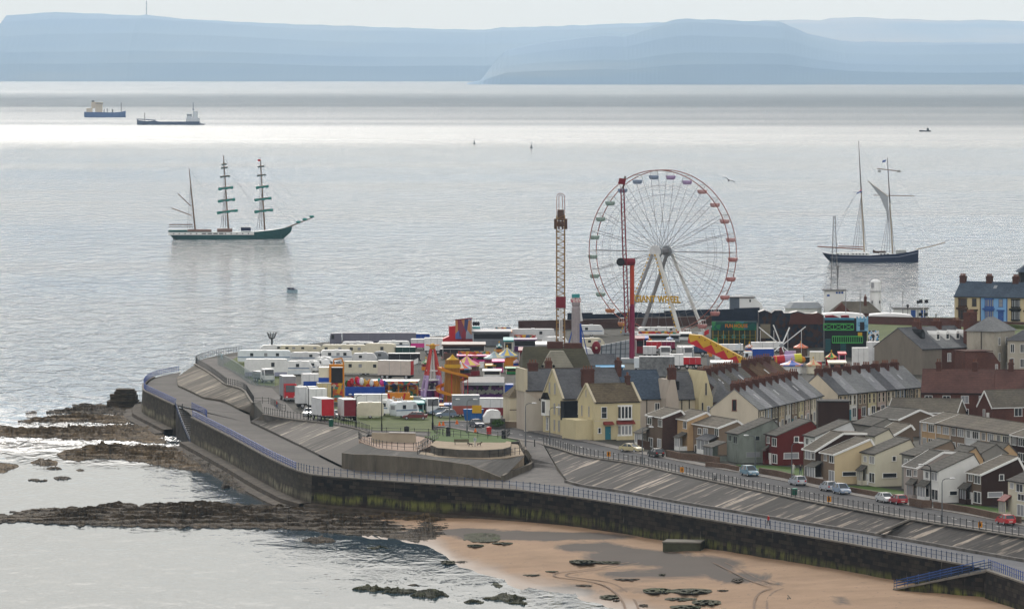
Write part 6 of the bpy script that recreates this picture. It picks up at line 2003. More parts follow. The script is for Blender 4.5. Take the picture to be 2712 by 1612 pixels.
railing("blue railing on the sea wall nearest the camera past the beach ramp", up(PT[19:22], cop), 1.15, 1.2, 0.05, (1.0, 0.5), RAILB, 0.035, off=0.3)
railing("blue railing curving round the far end of the sea wall", up(PT_FAR, cop), 1.15, 1.7, 0.05, (1.0, 0.66, 0.33), RAILB, 0.06, off=0.3)
railing("short blue railing guarding the head of the beach steps", up(PXL([(508, 1082), (530, 1092), (546, 1100), (548, 1106)], ZP), 0.0), 1.2, 1.5, 0.05, (1.0, 0.66, 0.33), RAILB, 0.05)
railing("blue stair railing going down beside the beach steps", [W(464, 1075, ZP) + Vector((0, 0, 0.1)), W(476, 1112, 4.2), W(492, 1150, 2.2), W(504, 1178, 0.8)], 1.1, 1.6, 0.05, (1.0, 0.5), RAILN, 0.04)
railing("blue handrail on the outer side of the sloping beach ramp", [ao + Vector((0, 0, 0.2)), bo + Vector((0, 0, 0.2))], 1.1, 2.2, 0.045, (1.0, 0.66, 0.33), RAILN, 0.05)
railing("dark blue handrail on the wall side of the sloping beach ramp", [A0 + Vector((0, 0, 0.1)), A1 + Vector((0, 0, 0.1))], 1.1, 2.2, 0.045, (1.0, 0.66, 0.33), BLUEP, 0.05)
railing("black railing round the far headland path above the sloping bank", up(PXL([(640, 931), (600, 937), (560, 944), (535, 951), (519, 958), (518, 964), (535, 974), (552, 983), (580, 1003), (600, 1019)]), 0.16), 1.15, 1.9, 0.05, (1.0, 0.5), IRON, 0.03)
railing("black railing by the ramp and steps at the gap in the upper bank", up(PXL([(600, 1019), (625, 1024), (650, 1033), (660, 1050), (672, 1068)]), 0.16), 1.2, 1.6, 0.05, (1.0, 0.66, 0.33), IRON, 0.04)
railing("black railing above the panelled bank in front of the fairground lorries", up(PXL(BANK_TOP), 0.16), 1.15, 1.35, 0.05, (1.0, 0.12), IRON, 0.03)
railing("black railing across the head of the steps below the lorries", up(PXL([(672, 1068), (705, 1068), (720, 1070), (742, 1086), (756, 1088)]), 0.0), 1.15, 1.7, 0.05, (1.0, 0.5), IRON, 0.035)
railing("black railing round the pink paved terrace", up(PXL([(950, 1163), (958, 1171), (1000, 1186), (1060, 1193), (1106, 1194), (1136, 1174)]), 0.12), 1.15, 1.75, 0.05, (1.0, 0.5), IRON, 0.03)
railing("black railing on the upper terrace with the lawn", up(PXL([(1150, 1165), (1165, 1176), (1230, 1181), (1290, 1183), (1340, 1182), (1350, 1172)]), 1.4), 1.15, 1.75, 0.05, (1.0, 0.5), IRON, 0.03)
railing("black railing on the lower buff walkway under the upper terrace", up(PXL([(1106, 1206), (1180, 1210), (1250, 1213), (1300, 1214), (1340, 1211), (1388, 1204)]), 0.2), 1.15, 1.75, 0.05, (1.0, 0.5), IRON, 0.03)
railing("long low black railing between the moor grass and the terraces", PXL([(985, 1149), (1040, 1150), (1100, 1152), (1172, 1154)]), 1.15, 2.4, 0.05, (1.0, 0.5), IRON, 0.03)
railing("steep black stair railing from the pink terrace to the lower walkway", [W(1106, 1204, ZG), W(1140, 1176, ZG + 1.0), W(1160, 1165, ZG + 1.3)], 1.2, 1.5, 0.05, (1.0, 0.5), IRON, 0.03)
# steps down the right bank
t = thing("bank_steps", "flight of dark concrete steps down the bank to the promenade", "steps", (0, 0, 0))
A, B = W(2412, 1376, ZG), W(2318, 1417, ZP + 0.4)
mb = MB()
side = Vector((0.457, 0.89, 0)).normalized() * 2.2
for i in range(16):
 p, q = A.lerp(B, i / 16), A.lerp(B, (i + 1) / 16)
 z = p.z + 0.02
 mb._add([p + Vector((0, 0, .0)), Vector((q.x, q.y, p.z)), Vector((q.x, q.y, p.z)) + side, p + side, q, q + side],
   [(0, 1, 2, 3), (1, 4, 5, 2)], i % 2)
mb.build("treads", [M_CONC, mat("step_dark", (0.03, 0.028, 0.026))], t)
MB().bar(A + Vector((-0.1, -0.1, 0.1)), B + Vector((-0.1, -0.1, 0.1)), 0.3, 0.3).build("curb", M_COPE, t)

# mesh fence round the showmen's ground
M_MESH = bpy.data.materials.new("wire_mesh"); M_MESH.use_nodes = True
n_, l_ = M_MESH.node_tree.nodes, M_MESH.node_tree.links
tb = n_.new("ShaderNodeBsdfTransparent"); mx = n_.new("ShaderNodeMixShader"); mx.inputs[0].default_value = 0.32
n_["Principled BSDF"].inputs["Base Color"].default_value = (0.16, 0.24, 0.24, 1)
l_.new(tb.outputs[0], mx.inputs[1]); l_.new(n_["Principled BSDF"].outputs[0], mx.inputs[2]); l_.new(mx.outputs[0], n_["Material Output"].inputs["Surface"])
pts = PXL([(577, 965), (600, 975), (630, 993), (655, 1012), (675, 1021), (726, 1023)])
t = railing("tall grey green wire mesh fence beside the path and white caravans", pts, 2.6, 2.6, 0.05, (1.0,), mat("fence_grey", (0.2, 0.24, 0.25), 0.5, 0.1), 0.03, "fence", "mesh_fence")
mb = MB()
for a, b in zip(pts, pts[1:]):
 a, b = a - pts[0], b - pts[0]
 mb.poly([a, b, b + Vector((0, 0, 2.5)), a + Vector((0, 0, 2.5))])
mb.build("mesh", M_MESH, t)

# lamps
LAMPG = mat("lamp_grey", (0.10, 0.11, 0.12), 0.5, 0.1)
def lamp(label, px, base, top, m=LAMPG, dirx=1, thick=0.09, kind="arm", z=ZG):
 s = sc_at(base, z); h = (base - top) / s
 t = thing("street_lamp", label, "street lamp", W(px, base, z), 0, "street lamps along the coast road")
 MB().tube((0, 0, 0), (0, 0, 1.4), thick * 1.5, 7).tube((0, 0, 1.38), (0, 0, h - 0.6), thick, 6, r2=thick * 0.7).build("pole", m, t)
 MB().path([(0, 0, h - 0.62), (0.12 * dirx, 0, h - 0.25), (0.5 * dirx, -0.1, h - 0.04), (1.1 * dirx, -0.2, h)], thick * 0.6, 5).build("arm", m, t)
 MB().ball((1.5 * dirx, -0.28, h + 0.02), 0.42, 6, sx=1.1, sy=0.5, sz=0.32).build("lamp_head", mat("lamp_head_pale", (0.55, 0.56, 0.56), 0.4, 0), t)
 return t
for a in [("grey curved lamp post on the inland kerb below the chocolate brown house", 2495, 1388, 1266), ("black lamp post in front of the pinkish narrow house", 2465, 1345, 1230, BLACK, -1, 0.11),
    ("thin lamp post before the grey green house and lawn", 2000, 1243, 1152, LAMPG, -1), ("lamp post between the deep red house and the parked silver car", 2097, 1282, 1172),
    ("thin lamp post in front of the brown clad house", 1745, 1186, 1103, LAMPG, -1), ("slim grey lamp post beside the cream car", 1701, 1230, 1130), ("lamp post at the ramp head before the pinkish house", 1392, 1184, 1067),
    ("lamp post on the road edge before the pointed cream gable", 1456, 1178, 1078), ("lamp post beside the blue skip on the road bend", 1237, 1146, 1057), ("stout black lamp post in the middle of the moor grass edge", 1146, 1138, 1056, BLACK, 1, 0.13),
    ("lamp post just right of the dark red helter skelter base", 1191, 1134, 1057), ("lamp post in front of the cream caravan", 1011, 1141, 1036, BLACK), ("lamp post left of the two red backed lorries", 817, 1112, 1020, BLACK, -1), ("lamp post close to the maroon and white lorry", 943, 1134, 1046, BLACK)]:
 lamp(*a)
def pole(label, px, base, top, z, name, heads):
 s = sc_at(base, z); h = (base - top) / s
 t = thing(name, label, "light pole", W(px, base, z), 0)
 MB().tube((0, 0, 0), (0, 0, h), 0.12, 6, r2=0.08).build("pole", MST if heads != "flood" else WHITE, t)
 if heads == "flood":
  for x, zz in ((-0.7, h), (0.7, h), (-0.8, h - 3.3), (0.6, h - 3.3)):
   MB().box(x - 0.45, x + 0.45, -0.3, 0.1, zz - 0.4, zz + 0.45).build("floodlight", BLACK, t)
  MB().box(-0.9, 0.9, -0.05, 0.05, h - 0.1, h).box(-0.9, 0.9, -0.05, 0.05, h - 3.4, h - 3.3).build("crossbar", WHITE, t)
 elif heads:
  MB().lathe([(0.001, h), (0.38, h + 0.5), (0.3, h + 0.9), (0.001, h + 1.1)], n=8).build("lantern", BLACK, t)
pole("white pole with four dark floodlights by the brick wall", 2446, 866, 798, 9.7, "floodlight_pole", "flood")
pole("tall dark pole standing behind the second white marquee", 2391, 845, 770, 11, "light_pole", None)
pole("short lantern post left of the shelter doors", 2404, 845, 816, 11, "light_pole", "l")
pole("taller lantern post between the shelter doors", 2431, 845, 806, 11, "light_pole", "l")
pole("thin pole in front of the marquee near the lighthouse", 2358, 846, 802, 11, "light_pole", None)
pole("thin flag pole in front of the brick cottage roof, left one", 2240, 846, 764, 11, "flag_pole", None)
pole("thin flag pole beside the cottage chimney, right one", 2278, 846, 766, 11, "flag_pole", None)
pole("dark mast in front of the red tiled row", 2559, 1104, 1012, ZG, "light_pole", None)
pole("dark pole in front of the low roofed row", 2436, 1176, 1118, ZG, "light_pole", None)
pole("black post lamp beside the weathered cream wing", 2675, 988, 932, ZG, "light_pole", "l")
# beacon basket
s = sc_at(934, ZG)
t = thing("beacon", "black iron fire basket beacon on a post behind the white caravans", "beacon", W(720, 934), 0)
MB().tube((0, 0, 0), (0, 0, 3.4), 0.22, 6).build("pole", IRON, t)
mb = MB().lathe([(0.55, 3.3), (0.8, 3.5), (0.75, 3.6)], n=10)
for k in range(10):
 a = 2 * math.pi * k / 10
 mb.tube((0.6 * math.cos(a), 0.6 * math.sin(a), 3.5), (1.15 * math.cos(a), 1.15 * math.sin(a), 4.8), 0.07, 4)
for zz, r in ((3.9, 0.78), (4.3, 0.95)):
 mb.lathe([(r, zz), (r + 0.08, zz + 0.06), (r, zz + 0.1)], n=12)
mb.build("basket", IRON, t)

# ---- cars
TYRE = mat("tyre", (0.012, 0.012, 0.013), 0.8, 0)
RIM = mat("rim", (0.4, 0.4, 0.42), 0.4, 0)
LITE = mat("headlight", (0.7, 0.7, 0.7), 0.2, 0)
TAIL = mat("tail_light", (0.4, 0.02, 0.02), 0.3, 0)
PLATE = mat("number_plate", (0.6, 0.6, 0.55), 0.5, 0)
def paint(name, col):
 if name in MATS: return MATS[name]
 m = mat(name, col, 0.35, 0.05, 0.5, spec=0.5)
 m.node_tree.nodes["Principled BSDF"].inputs["Coat Weight"].default_value = 0.5
 return m
def wheel(parent, x, y, r, w=0.2):
 wo = MB().tube((x, y - w / 2, r), (x, y + w / 2, r), r, 12).build("wheel", TYRE, parent)
 sg = -1 if y < 0 else 1
 MB().tube((x, y + sg * (w / 2 + 0.002), r), (x, y + sg * (w / 2 + 0.02), r), r * 0.62, 10).build("rim", RIM, wo)
def car(label, pos, rz, col, L=4.1, Wd=1.72, H=1.45, style="hatch", group=None, cat="car", name="parked_car"):
 t = thing(name, label, cat, pos, rz, group)
 h = L / 2
 if style == "saloon":
  low = [(-h, 0.35), (-h, 0.85), (-h + 0.15, 0.95), (-h + 0.9, 0.98), (h - 1.2, 0.95), (h - 0.25, 0.78), (h, 0.6), (h, 0.3)]
  cab = [(-h + 0.55, 0.96), (-h + 1.15, H), (h - 1.95, H), (h - 1.1, 0.93)]
 else:
  low = [(-h, 0.35), (-h - 0.02, 0.7), (-h + 0.08, 0.98), (h - 1.1, 0.97), (h - 0.25, 0.78), (h, 0.6), (h, 0.3)]
  cab = [(-h + 0.10, 0.97), (-h + 0.5, H), (h - 1.85, H), (h - 0.95, 0.95)]
 b = MB()
 b.prism(low, 'y', -Wd / 2 * 0.96, Wd / 2 * 0.96)
 b.prism([(-h + 0.1, 0.4), (-h + 0.1, 0.8), (h - 0.1, 0.6), (h - 0.1, 0.36)], 'y', -Wd / 2, Wd / 2)
 # roof and pillars
 a0, a1, a2, a3 = cab
 yw, yr = Wd / 2 * 0.93, Wd / 2 * 0.74
 top = [(a1[0], -yr, H), (a2[0], -yr, H), (a2[0], yr, H), (a1[0], yr, H)]
 b._add([*top, *[(x, y, z + 0.05) for x, y, z in top]], [(3, 2, 1, 0), (4, 5, 6, 7), (0, 1, 5, 4), (1, 2, 6, 5), (2, 3, 7, 6), (3, 0, 4, 7)])
 for sg in (-1, 1):
  for (p, q) in ((a0, a1), (a3, a2), ((((a0[0] + a3[0]) / 2), 0.96), ((a1[0] + a2[0]) / 2, H))):
   b.bar((p[0], sg * yw, p[1]), (q[0], sg * yr, q[1] + 0.02), 0.1)
 b.build("body", col, t)
 g = MB()
 lo = [(a0[0] + 0.03, -yw + 0.02, a0[1] + 0.005), (a3[0] - 0.03, -yw + 0.02, a3[1] + 0.005), (a3[0] - 0.03, yw - 0.02, a3[1] + 0.005), (a0[0] + 0.03, yw - 0.02, a0[1] + 0.005)]
 hi = [(x + (0.03 if i in (0, 3) else -0.03), y * 0.98, z) for i, (x, y, z) in enumerate(top)]
 g._add(lo + hi, [(0, 1, 5, 4), (1, 2, 6, 5), (2, 3, 7, 6), (3, 0, 4, 7)])
 g.build("windows", G_CAR, t)
 for x in (-h + 0.75, h - 0.8):
  for y in (-Wd / 2 + 0.1, Wd / 2 - 0.1):
   wheel(t, x, y, 0.31)
 for y in (-0.6, 0.6):
  MB().box(h - 0.10, h + 0.015, y - 0.18, y + 0.18, 0.58, 0.72).build("headlight", LITE, t)
  MB().box(-h - 0.035, -h + 0.06, y - 0.14, y + 0.14, 0.68, 0.92).build("tail_light", TAIL, t)
 MB().box(h + 0.001, h + 0.02, -0.28, 0.28, 0.38, 0.5).build("number_plate", PLATE, t)
 MB().box(-h - 0.04, -h - 0.022, -0.28, 0.28, 0.5, 0.62).build("number_plate", PLATE, t)
 for y in (-Wd / 2 - 0.08, Wd / 2 + 0.08):
  MB().box(a3[0] - 0.25, a3[0] - 0.08, y - 0.09, y + 0.09, 0.98, 1.12).build("mirror", col, t)
 return t
P_CREAM, P_BLK, P_LBLUE, P_SILV, P_SBLUE, P_RED, P_RED2, P_MAR, P_BLUEG, P_NAVY = (paint("car_cream", (0.50, 0.44, 0.26)), paint("car_black", (0.012, 0.016, 0.017)), paint("car_light_blue", (0.12, 0.24, 0.33)), paint("car_silver", (0.38, 0.41, 0.46)),
 paint("car_silver_blue", (0.22, 0.29, 0.40)), paint("car_red", (0.30, 0.02, 0.03)), paint("car_bright_red", (0.45, 0.015, 0.02)), paint("car_maroon", (0.13, 0.015, 0.02)), paint("car_blue_grey", (0.16, 0.21, 0.29)), paint("car_navy", (0.02, 0.03, 0.07)))
AU, AN = AM, AM + math.pi       # facing the camera / facing away
GR = "cars parked along the coast road"
car("cream saloon parked on the road below the cream corner house", W(1672, 1196), AU + 0.5, P_CREAM, 4.4, 1.7, 1.4, "saloon", GR)
car("black hatchback parked behind the cream saloon", W(1737, 1209), AN, P_BLK, 4.2, 1.72, 1.42, "hatch", GR)
car("light blue rounded family car parked beside the first lawn", W(1985, 1259), AU, P_LBLUE, 4.3, 1.78, 1.62, "hatch", GR)
car("silver hatchback parked below the deep red house, back to the camera", W(2112, 1284), AN, P_SILV, 3.9, 1.7, 1.5, "hatch", GR)
car("pale silver hatchback, first of the pair below the cream yellow house", W(2193, 1299), AN, P_SILV, 3.8, 1.66, 1.5, "hatch", GR)
car("blue silver people carrier, second of the pair below the cream yellow house", W(2229, 1307), AU, P_SBLUE, 4.0, 1.7, 1.6, "hatch", GR)
car("white silver saloon parked in front of the dull red hatchback", W(2345, 1329), AU, paint("car_pale_silver", (0.50, 0.52, 0.54)), 4.4, 1.72, 1.42, "saloon", GR)
car("dull red hatchback parked behind the white silver saloon", W(2379, 1334), AN, P_RED, 3.8, 1.66, 1.45, "hatch", GR)
car("bright red hatchback parked alone near the right edge", W(2663, 1388), AN, P_RED2, 3.9, 1.68, 1.45, "hatch", GR)
GF = "cars parked on the moor grass"
car("maroon saloon parked side on across the moor grass", W(1099, 1110), R(178), P_MAR, 4.7, 1.75, 1.42, "saloon", GF)
car("maroon off roader behind the maroon saloon", W(1086, 1101), R(-100), P_MAR, 4.0, 1.75, 1.8, "hatch", GF)
car("grey blue hatchback parked on the grass by the green shuttered trailer", W(1181, 1105), R(190), P_BLUEG, 3.9, 1.7, 1.5, "hatch", GF)
car("grey estate car half hidden behind the grey blue hatchback", W(1166, 1098), R(185), P_SBLUE, 4.3, 1.7, 1.45, "hatch", GF)
car("navy car driving towards the camera on the road bend", W(1262, 1130), R(-70), P_NAVY, 4.3, 1.75, 1.42, "saloon", GF)
car("silver car parked left of the red backed lorry", W(817, 1101), R(-95), P_SILV, 4.0, 1.7, 1.45, "hatch", GF)
car("pale silver car between the red backed and the maroon lorry", W(890, 1106), R(-60), P_SILV, 4.0, 1.7, 1.45, "hatch", GF)
car("white car among the caravans behind the blue banded ride", W(892, 974), R(-60), P_SILV, 4.2, 1.7, 1.45, "hatch", GF)

# ---- bins, bollards, benches
t = thing("wheelie_bin", "green wheeled litter bin at the black railing below the coast road", "bin", W(2104, 1312), AM)
MB().prism([(-0.3, 0.15), (0.3, 0.15), (0.36, 1.05), (-0.36, 1.05)], 'y', -0.32, 0.32).build("body", mat("bin_green", (0.01, 0.07, 0.045), 0.5, 0.1), t)
MB().prism([(-0.4, 1.053), (0.42, 1.053), (0.36, 1.2), (-0.36, 1.2)], 'y', -0.36, 0.36).build("lid", mat("bin_lid", (0.05, 0.2, 0.15), 0.5, 0), t)
for y in (-0.25, 0.25): MB().tube((-0.3, y - 0.05, 0.14), (-0.3, y + 0.05, 0.14), 0.14, 8).build("wheel", TYRE, t)
for lab, x, y, m in (("black litter bin on the long low railing path", 1077, 1149, BLACK), ("red litter bin beside the road bend", 1295, 1150, mat("bin_red", (0.4, 0.02, 0.02), 0.5, 0.1)), ("green litter bin at the rail in front of the red backed lorry", 877, 1129, mat("bin_green", None))):
 t = thing("litter_bin", lab, "bin", W(x, y), 0)
 MB().lathe([(0.001, 0), (0.42, 0), (0.46, 1.1), (0.4, 1.12)], n=12).build("body", m, t)
 MB().lathe([(0.48, 1.123), (0.45, 1.35), (0.001, 1.5)], n=12).build("lid", m, t)
for lab, x, y, h, z in (("lone thin bollard at the head of the beach steps", 483, 1084, 1.1, ZP), ("thin bollard standing at the top of the slipway ramp", 1416, 1182, 1.2, ZG), ("thick dark post at the right end of the upper terrace", 1334, 1176, 2.2, ZG), ("dark stone pillar at the left end of the upper terrace", 1187, 1162, 1.8, ZG)):
 t = thing("bollard", lab, "bollard", W(x, y, z), 0)
 w = 0.45 if h > 1.5 else 0.1
 MB().tube((0, 0, 0), (0, 0, h), w, 8, r2=w * 0.85).build("post", IRON, t)
 MB().ball((0, 0, h + w * 0.4), w, 6, sz=0.6).build("cap", IRON, t)
for lab, x, y in (("dark slatted bench on the upper terrace left of the walker", 1222, 1177),):
 t = thing("bench", lab, "bench", W(x, y, ZG + 1.5), 0)
 mb = MB()
 for k in range(3): mb.box(-1.3, 1.3, -0.25 + 0.17 * k, -0.12 + 0.17 * k, 0.42, 0.46)
 mb.build("seat", BROWN_P, t)
 mb = MB()
 for k in range(3): mb.box(-1.3, 1.3, 0.26, 0.3, 0.52 + 0.15 * k, 0.64 + 0.15 * k)
 mb.build("backrest", BROWN_P, t)
 for xx in (-1.1, 1.1): MB().box(xx - 0.05, xx + 0.05, -0.22, 0.28, 0, 0.417).build("leg", IRON, t)
for lab, x, y in (("orange sign board on the railing by the cream saloon", 1612, 1215), ("orange sign board on the railing below the silver pair", 2196, 1336), ("orange sign board on the railing near the bright red car", 2596, 1404), ("faded orange sign board on the railing below the grey green house", 1806, 1257)):
 s = sc_at(y, ZG)
 t = thing("sign", lab, "sign", W(x, y) + Vector((0, 0, 0.3)), AM + R(90), "orange sign boards on the bank railing")
 MB().box(-0.33, 0.33, -0.04, 0.0, 0.15, 1.0).build("board", mat("sign_orange", (0.55, 0.22, 0.02), 0.5, 0.1), t)
 MB().box(-0.08, 0.08, -0.06, -0.042, 0.35, 0.8).build("symbol", BLACK, t)
for lab, x, y in (("orange traffic cone left of the road bend", 1164, 1128), ("orange traffic cone at the grass corner by the road bend", 1174, 1126), ("orange traffic cone beside the skip", 1210, 1122), ("yellow orange cone on the road bend", 1259, 1145)):
 t = thing("traffic_cone", lab, "cone", W(x, y), 0, "traffic cones round the road bend")
 MB().lathe([(0.001, 0.05), (0.3, 0.06), (0.06, 0.8), (0.001, 0.82)], n=9).build("cone", mat("cone_orange", (0.6, 0.13, 0.02), 0.6, 0), t)
 MB().box(-0.35, 0.35, -0.35, 0.35, 0, 0.05).build("base", mat("cone_orange", None), t)
# bicycle by the railing
t = thing("bicycle", "dark bicycle leaning on the black railing below the first lawn", "bicycle", W(1893, 1275), AM)
fm = MB()
for a, b in (((0.0, 0, 0.34), (-0.18, 0, 0.85)), ((0, 0, 0.34), (0.45, 0, 0.8)), ((-0.15, 0, 0.78), (0.43, 0, 0.85)), ((-0.5, 0, 0.34), (-0.15, 0, 0.78)), ((-0.5, 0, 0.34), (0, 0, 0.34)), ((0.42, 0, 0.95), (0.55, 0, 0.34))):
 fm.tube(a, b, 0.03, 5)
fm.build("frame", BLACK, t)
for x in (-0.5, 0.55):
 MB().lathe([(0.30, -0.02), (0.35, -0.02), (0.35, 0.02), (0.30, 0.02), (0.30, -0.02)], n=16).build("wheel", TYRE, t)
 w = COL.objects[-1] if False else t.children[-1] if t.children else None
for w, x in zip([c for c in COL.objects if c.parent == t and c.name.startswith("wheel")], (-0.5, 0.55)):
 w.rotation_euler = (R(90), 0, 0); w.location = (x, 0, 0.35)
MB().box(-0.3, -0.08, -0.06, 0.06, 0.86, 0.92).build("saddle", BLACK, t)
MB().tube((0.42, -0.28, 1.0), (0.42, 0.28, 1.0), 0.025, 5).build("handlebar", BLACK, t)

# ---- people and dogs
def skin(name, nodes, edges, mats, pick, sub=1):
 me = bpy.data.meshes.new(name + "_skeleton")
 me.from_pydata([n[:3] for n in nodes], edges, [])
 ob = bpy.data.objects.new(name + "_skeleton", me)
 COL.objects.link(ob)
 sm = ob.modifiers.new("skin", 'SKIN')
 ly = me.skin_vertices[0].data if me.skin_vertices else None
 if ly is None:
  bm = bmesh.new(); bm.from_mesh(me)
  bm.verts.layers.skin.verify(); bm.to_mesh(me); bm.free()
  ly = me.skin_vertices[0].data
 for v, n in zip(ly, nodes):
  v.radius = (n[3], n[4] if len(n) > 4 else n[3])
 ly[0].use_root = True
 ss = ob.modifiers.new("sub", 'SUBSURF'); ss.levels = sub; ss.render_levels = sub
 dg = bpy.context.evaluated_depsgraph_get()
 out = bpy.data.meshes.new_from_object(ob.evaluated_get(dg))
 bpy.data.objects.remove(ob)
 for m in mats: out.materials.append(m)
 for p in out.polygons:
  p.material_index = pick(p.center)
  p.use_smooth = True
 return out
def person(label, pos, rz, top, legs, stride=0.18, hair=(0.05, 0.03, 0.02), group="people"):
 t = thing("person", label, "person", pos, rz, None)
 N = [(0, 0, 0.95, .15, .11), (0, 0, 1.15, .14, .10), (0, 0, 1.38, .19, .11), (0, 0.01, 1.50, .06), (0, 0.0, 1.60, .085, .095), (0, 0, 1.72, .075, .09),
   (-0.10, 0, 0.90, .09), (-0.10, -stride, 0.50, .065), (-0.10, -stride * 0.8, 0.09, .045), (-0.10, -stride * 0.8 - 0.16, 0.04, .04),
   (0.10, 0, 0.90, .09), (0.10, stride * 0.5, 0.50, .065), (0.10, stride, 0.10, .045), (0.10, stride - 0.15, 0.04, .04),
   (-0.21, 0, 1.40, .06), (-0.26, 0.06, 1.12, .045), (-0.25, -0.04, 0.88, .035), (0.21, 0, 1.40, .06), (0.26, 0.02, 1.12, .045), (0.27, -0.1, 0.90, .035)]
 E = [(0, 1), (1, 2), (2, 3), (3, 4), (4, 5), (0, 6), (6, 7), (7, 8), (8, 9), (0, 10), (10, 11), (11, 12), (12, 13), (2, 14), (14, 15), (15, 16), (2, 17), (17, 18), (18, 19)]
 def pick(c):
  if c.z > 1.7 or (c.z > 1.6 and c.y > 0.02): return 3
  if c.z > 1.47: return 0
  if abs(c.x) > 0.2 and c.z < 0.93: return 0
  return 1 if c.z > 0.93 else 2 if c.z > 0.1 else 4
 me = skin("person", N, E, [mat("skin_tone", (0.45, 0.28, 0.2), 0.6, 0), top, legs, mat("hair_dark", hair, 0.8, 0), BLACK], pick)
 o = bpy.data.objects.new("body", me); COL.objects.link(o); o.parent = t
 return t
DEN = mat("denim", (0.05, 0.07, 0.13), 0.9, 0.1); GREYJ = mat("grey_jacket", (0.30, 0.33, 0.36), 0.8, 0.1); LBJ = mat("light_blue_top", (0.35, 0.50, 0.56), 0.8, 0.1); REDT = mat("red_top", (0.4, 0.03, 0.03), 0.8, 0.1); WHT_T = mat("white_top", (0.62, 0.62, 0.6), 0.8, 0)
person("person in a grey jacket walking dogs on the upper terrace", W(1258, 1181, ZG + 1.5), R(20), GREYJ, mat("pale_trousers", (0.45, 0.43, 0.4), 0.8, 0))
person("person in a light blue top standing on the far headland path", W(587, 953), R(150), LBJ, LBJ)
person("person in a red top at the railings below the lorries", W(733, 1082), R(90), REDT, DEN)
person("person in white standing on the lawn beside the deep red house", W(2101, 1254), R(10), WHT_T, WHT_T, 0.05)
person("person in dark clothes on the lawn next to the person in white", W(2120, 1257), R(-30), mat("dark_top", (0.04, 0.04, 0.045), 0.8, 0), DEN, 0.1)
person("person in a red jacket walking on the promenade below the bank", W(2035, 1392, ZP), R(-60), REDT, mat("black_trousers", (0.02, 0.02, 0.02), 0.8, 0))
person("person standing by the headland wall between shelter and painted houses", WD(2479, 1440, 11.0), R(0), mat("grey_top", (0.2, 0.22, 0.22), 0.8, 0), DEN, 0.05)
def dog(label, pos, rz, m):
 t = thing("dog", label, "dog", pos, rz, None)
 N = [(-0.25, 0, 0.45, .10), (0.0, 0, 0.46, .11), (0.24, 0, 0.48, .13), (0.38, 0, 0.62, .075), (0.46, 0, 0.70, .085), (0.60, 0, 0.66, .045),
   (0.24, -0.09, 0.40, .05), (0.23, -0.10, 0.2, .03), (0.26, -0.10, 0.03, .03), (0.24, 0.09, 0.40, .05), (0.25, 0.10, 0.2, .03), (0.28, 0.10, 0.03, .03),
   (-0.26, -0.09, 0.38, .07), (-0.22, -0.10, 0.27, .04), (-0.34, -0.10, 0.16, .03), (-0.30, -0.10, 0.03, .03), (-0.26, 0.09, 0.38, .07), (-0.22, 0.10, 0.27, .04), (-0.34, 0.10, 0.16, .03), (-0.30, 0.10, 0.03, .03),
   (-0.40, 0, 0.52, .03), (-0.58, 0, 0.42, .02), (0.43, -0.08, 0.78, .025), (0.43, 0.08, 0.78, .025)]
 E = [(0, 1), (1, 2), (2, 3), (3, 4), (4, 5), (2, 6), (6, 7), (7, 8), (2, 9), (9, 10), (10, 11), (0, 12), (12, 13), (13, 14), (14, 15), (0, 16), (16, 17), (17, 18), (18, 19), (0, 20), (20, 21), (4, 22), (4, 23)]
 me = skin("dog", N, E, [m], lambda c: 0)
 o = bpy.data.objects.new("body", me); COL.objects.link(o); o.parent = t
dog("black dog on the left of the person in grey on the upper terrace", W(1246, 1182, ZG + 1.5), R(170), mat("dog_black", (0.02, 0.018, 0.016), 0.9, 0.2))
dog("dark brown dog on the right of the person in grey on the upper terrace", W(1269, 1181, ZG + 1.5), R(-20), mat("dog_brown", (0.07, 0.04, 0.025), 0.9, 0.2))

# ---- bushes and small trees between the houses
LEAF = ground_mat("leaf_dark", (0.012, 0.03, 0.012), (0.03, 0.06, 0.02), None, 1.5)
def bush(label, pos, rx, ry, h, n=700, name="bush", leaf=LEAF, seed=1, trunk=0.8):
 rnd = random.Random(seed)
 t = thing(name, label, "bush", pos, 0)
 tr = MB()
 for k in range(5):
  a = k * 1.3
  tr.tube((0, 0, 0), (rx * 0.5 * math.cos(a), ry * 0.5 * math.sin(a), h * 0.6), 0.1, 5, r2=0.03)
 tr.build("trunk", BROWN_P, t)
 mb = MB()
 for _ in range(n):
  a, b, r = rnd.uniform(0, 6.283), rnd.uniform(-1, 1), rnd.uniform(0.35, 1) ** 0.6
  q = Vector((math.cos(a) * math.sqrt(1 - b * b), math.sin(a) * math.sqrt(1 - b * b), b)) * r
  lump = 0.8 + 0.4 * mnoise.noise(q * 2.2 + Vector((seed, 0, 0)))
  c = Vector((q.x * rx * lump, q.y * ry * lump, h * 0.55 + q.z * h * 0.5 * lump))
  u = Vector((rnd.uniform(-1, 1), rnd.uniform(-1, 1), rnd.uniform(-1, 1))).normalized() * rnd.uniform(0.14, 0.3)
  v = Vector((rnd.uniform(-1, 1), rnd.uniform(-1, 1), rnd.uniform(-1, 1))).normalized() * rnd.uniform(0.14, 0.3)
  mb.poly([c - u, c + v, c + u, c - v])
 mb.build("crown", leaf, t)
bush("dark round evergreen bush in front of the red tiled row", W(2528, 1112), 1.9, 1.7, 3.4, 900, seed=3)
bush("dark bush at the right end of the pale terrace", W(2371, 1118), 0.9, 0.9, 3.2, 500, seed=5)
bush("small green clipped bush in the planter by the road", W(1318, 1131, ZG + 1.6), 1.3, 0.8, 1.4, 400, leaf=ground_mat("leaf_green", (0.03, 0.06, 0.015), (0.06, 0.11, 0.03), None, 1.5), seed=8)
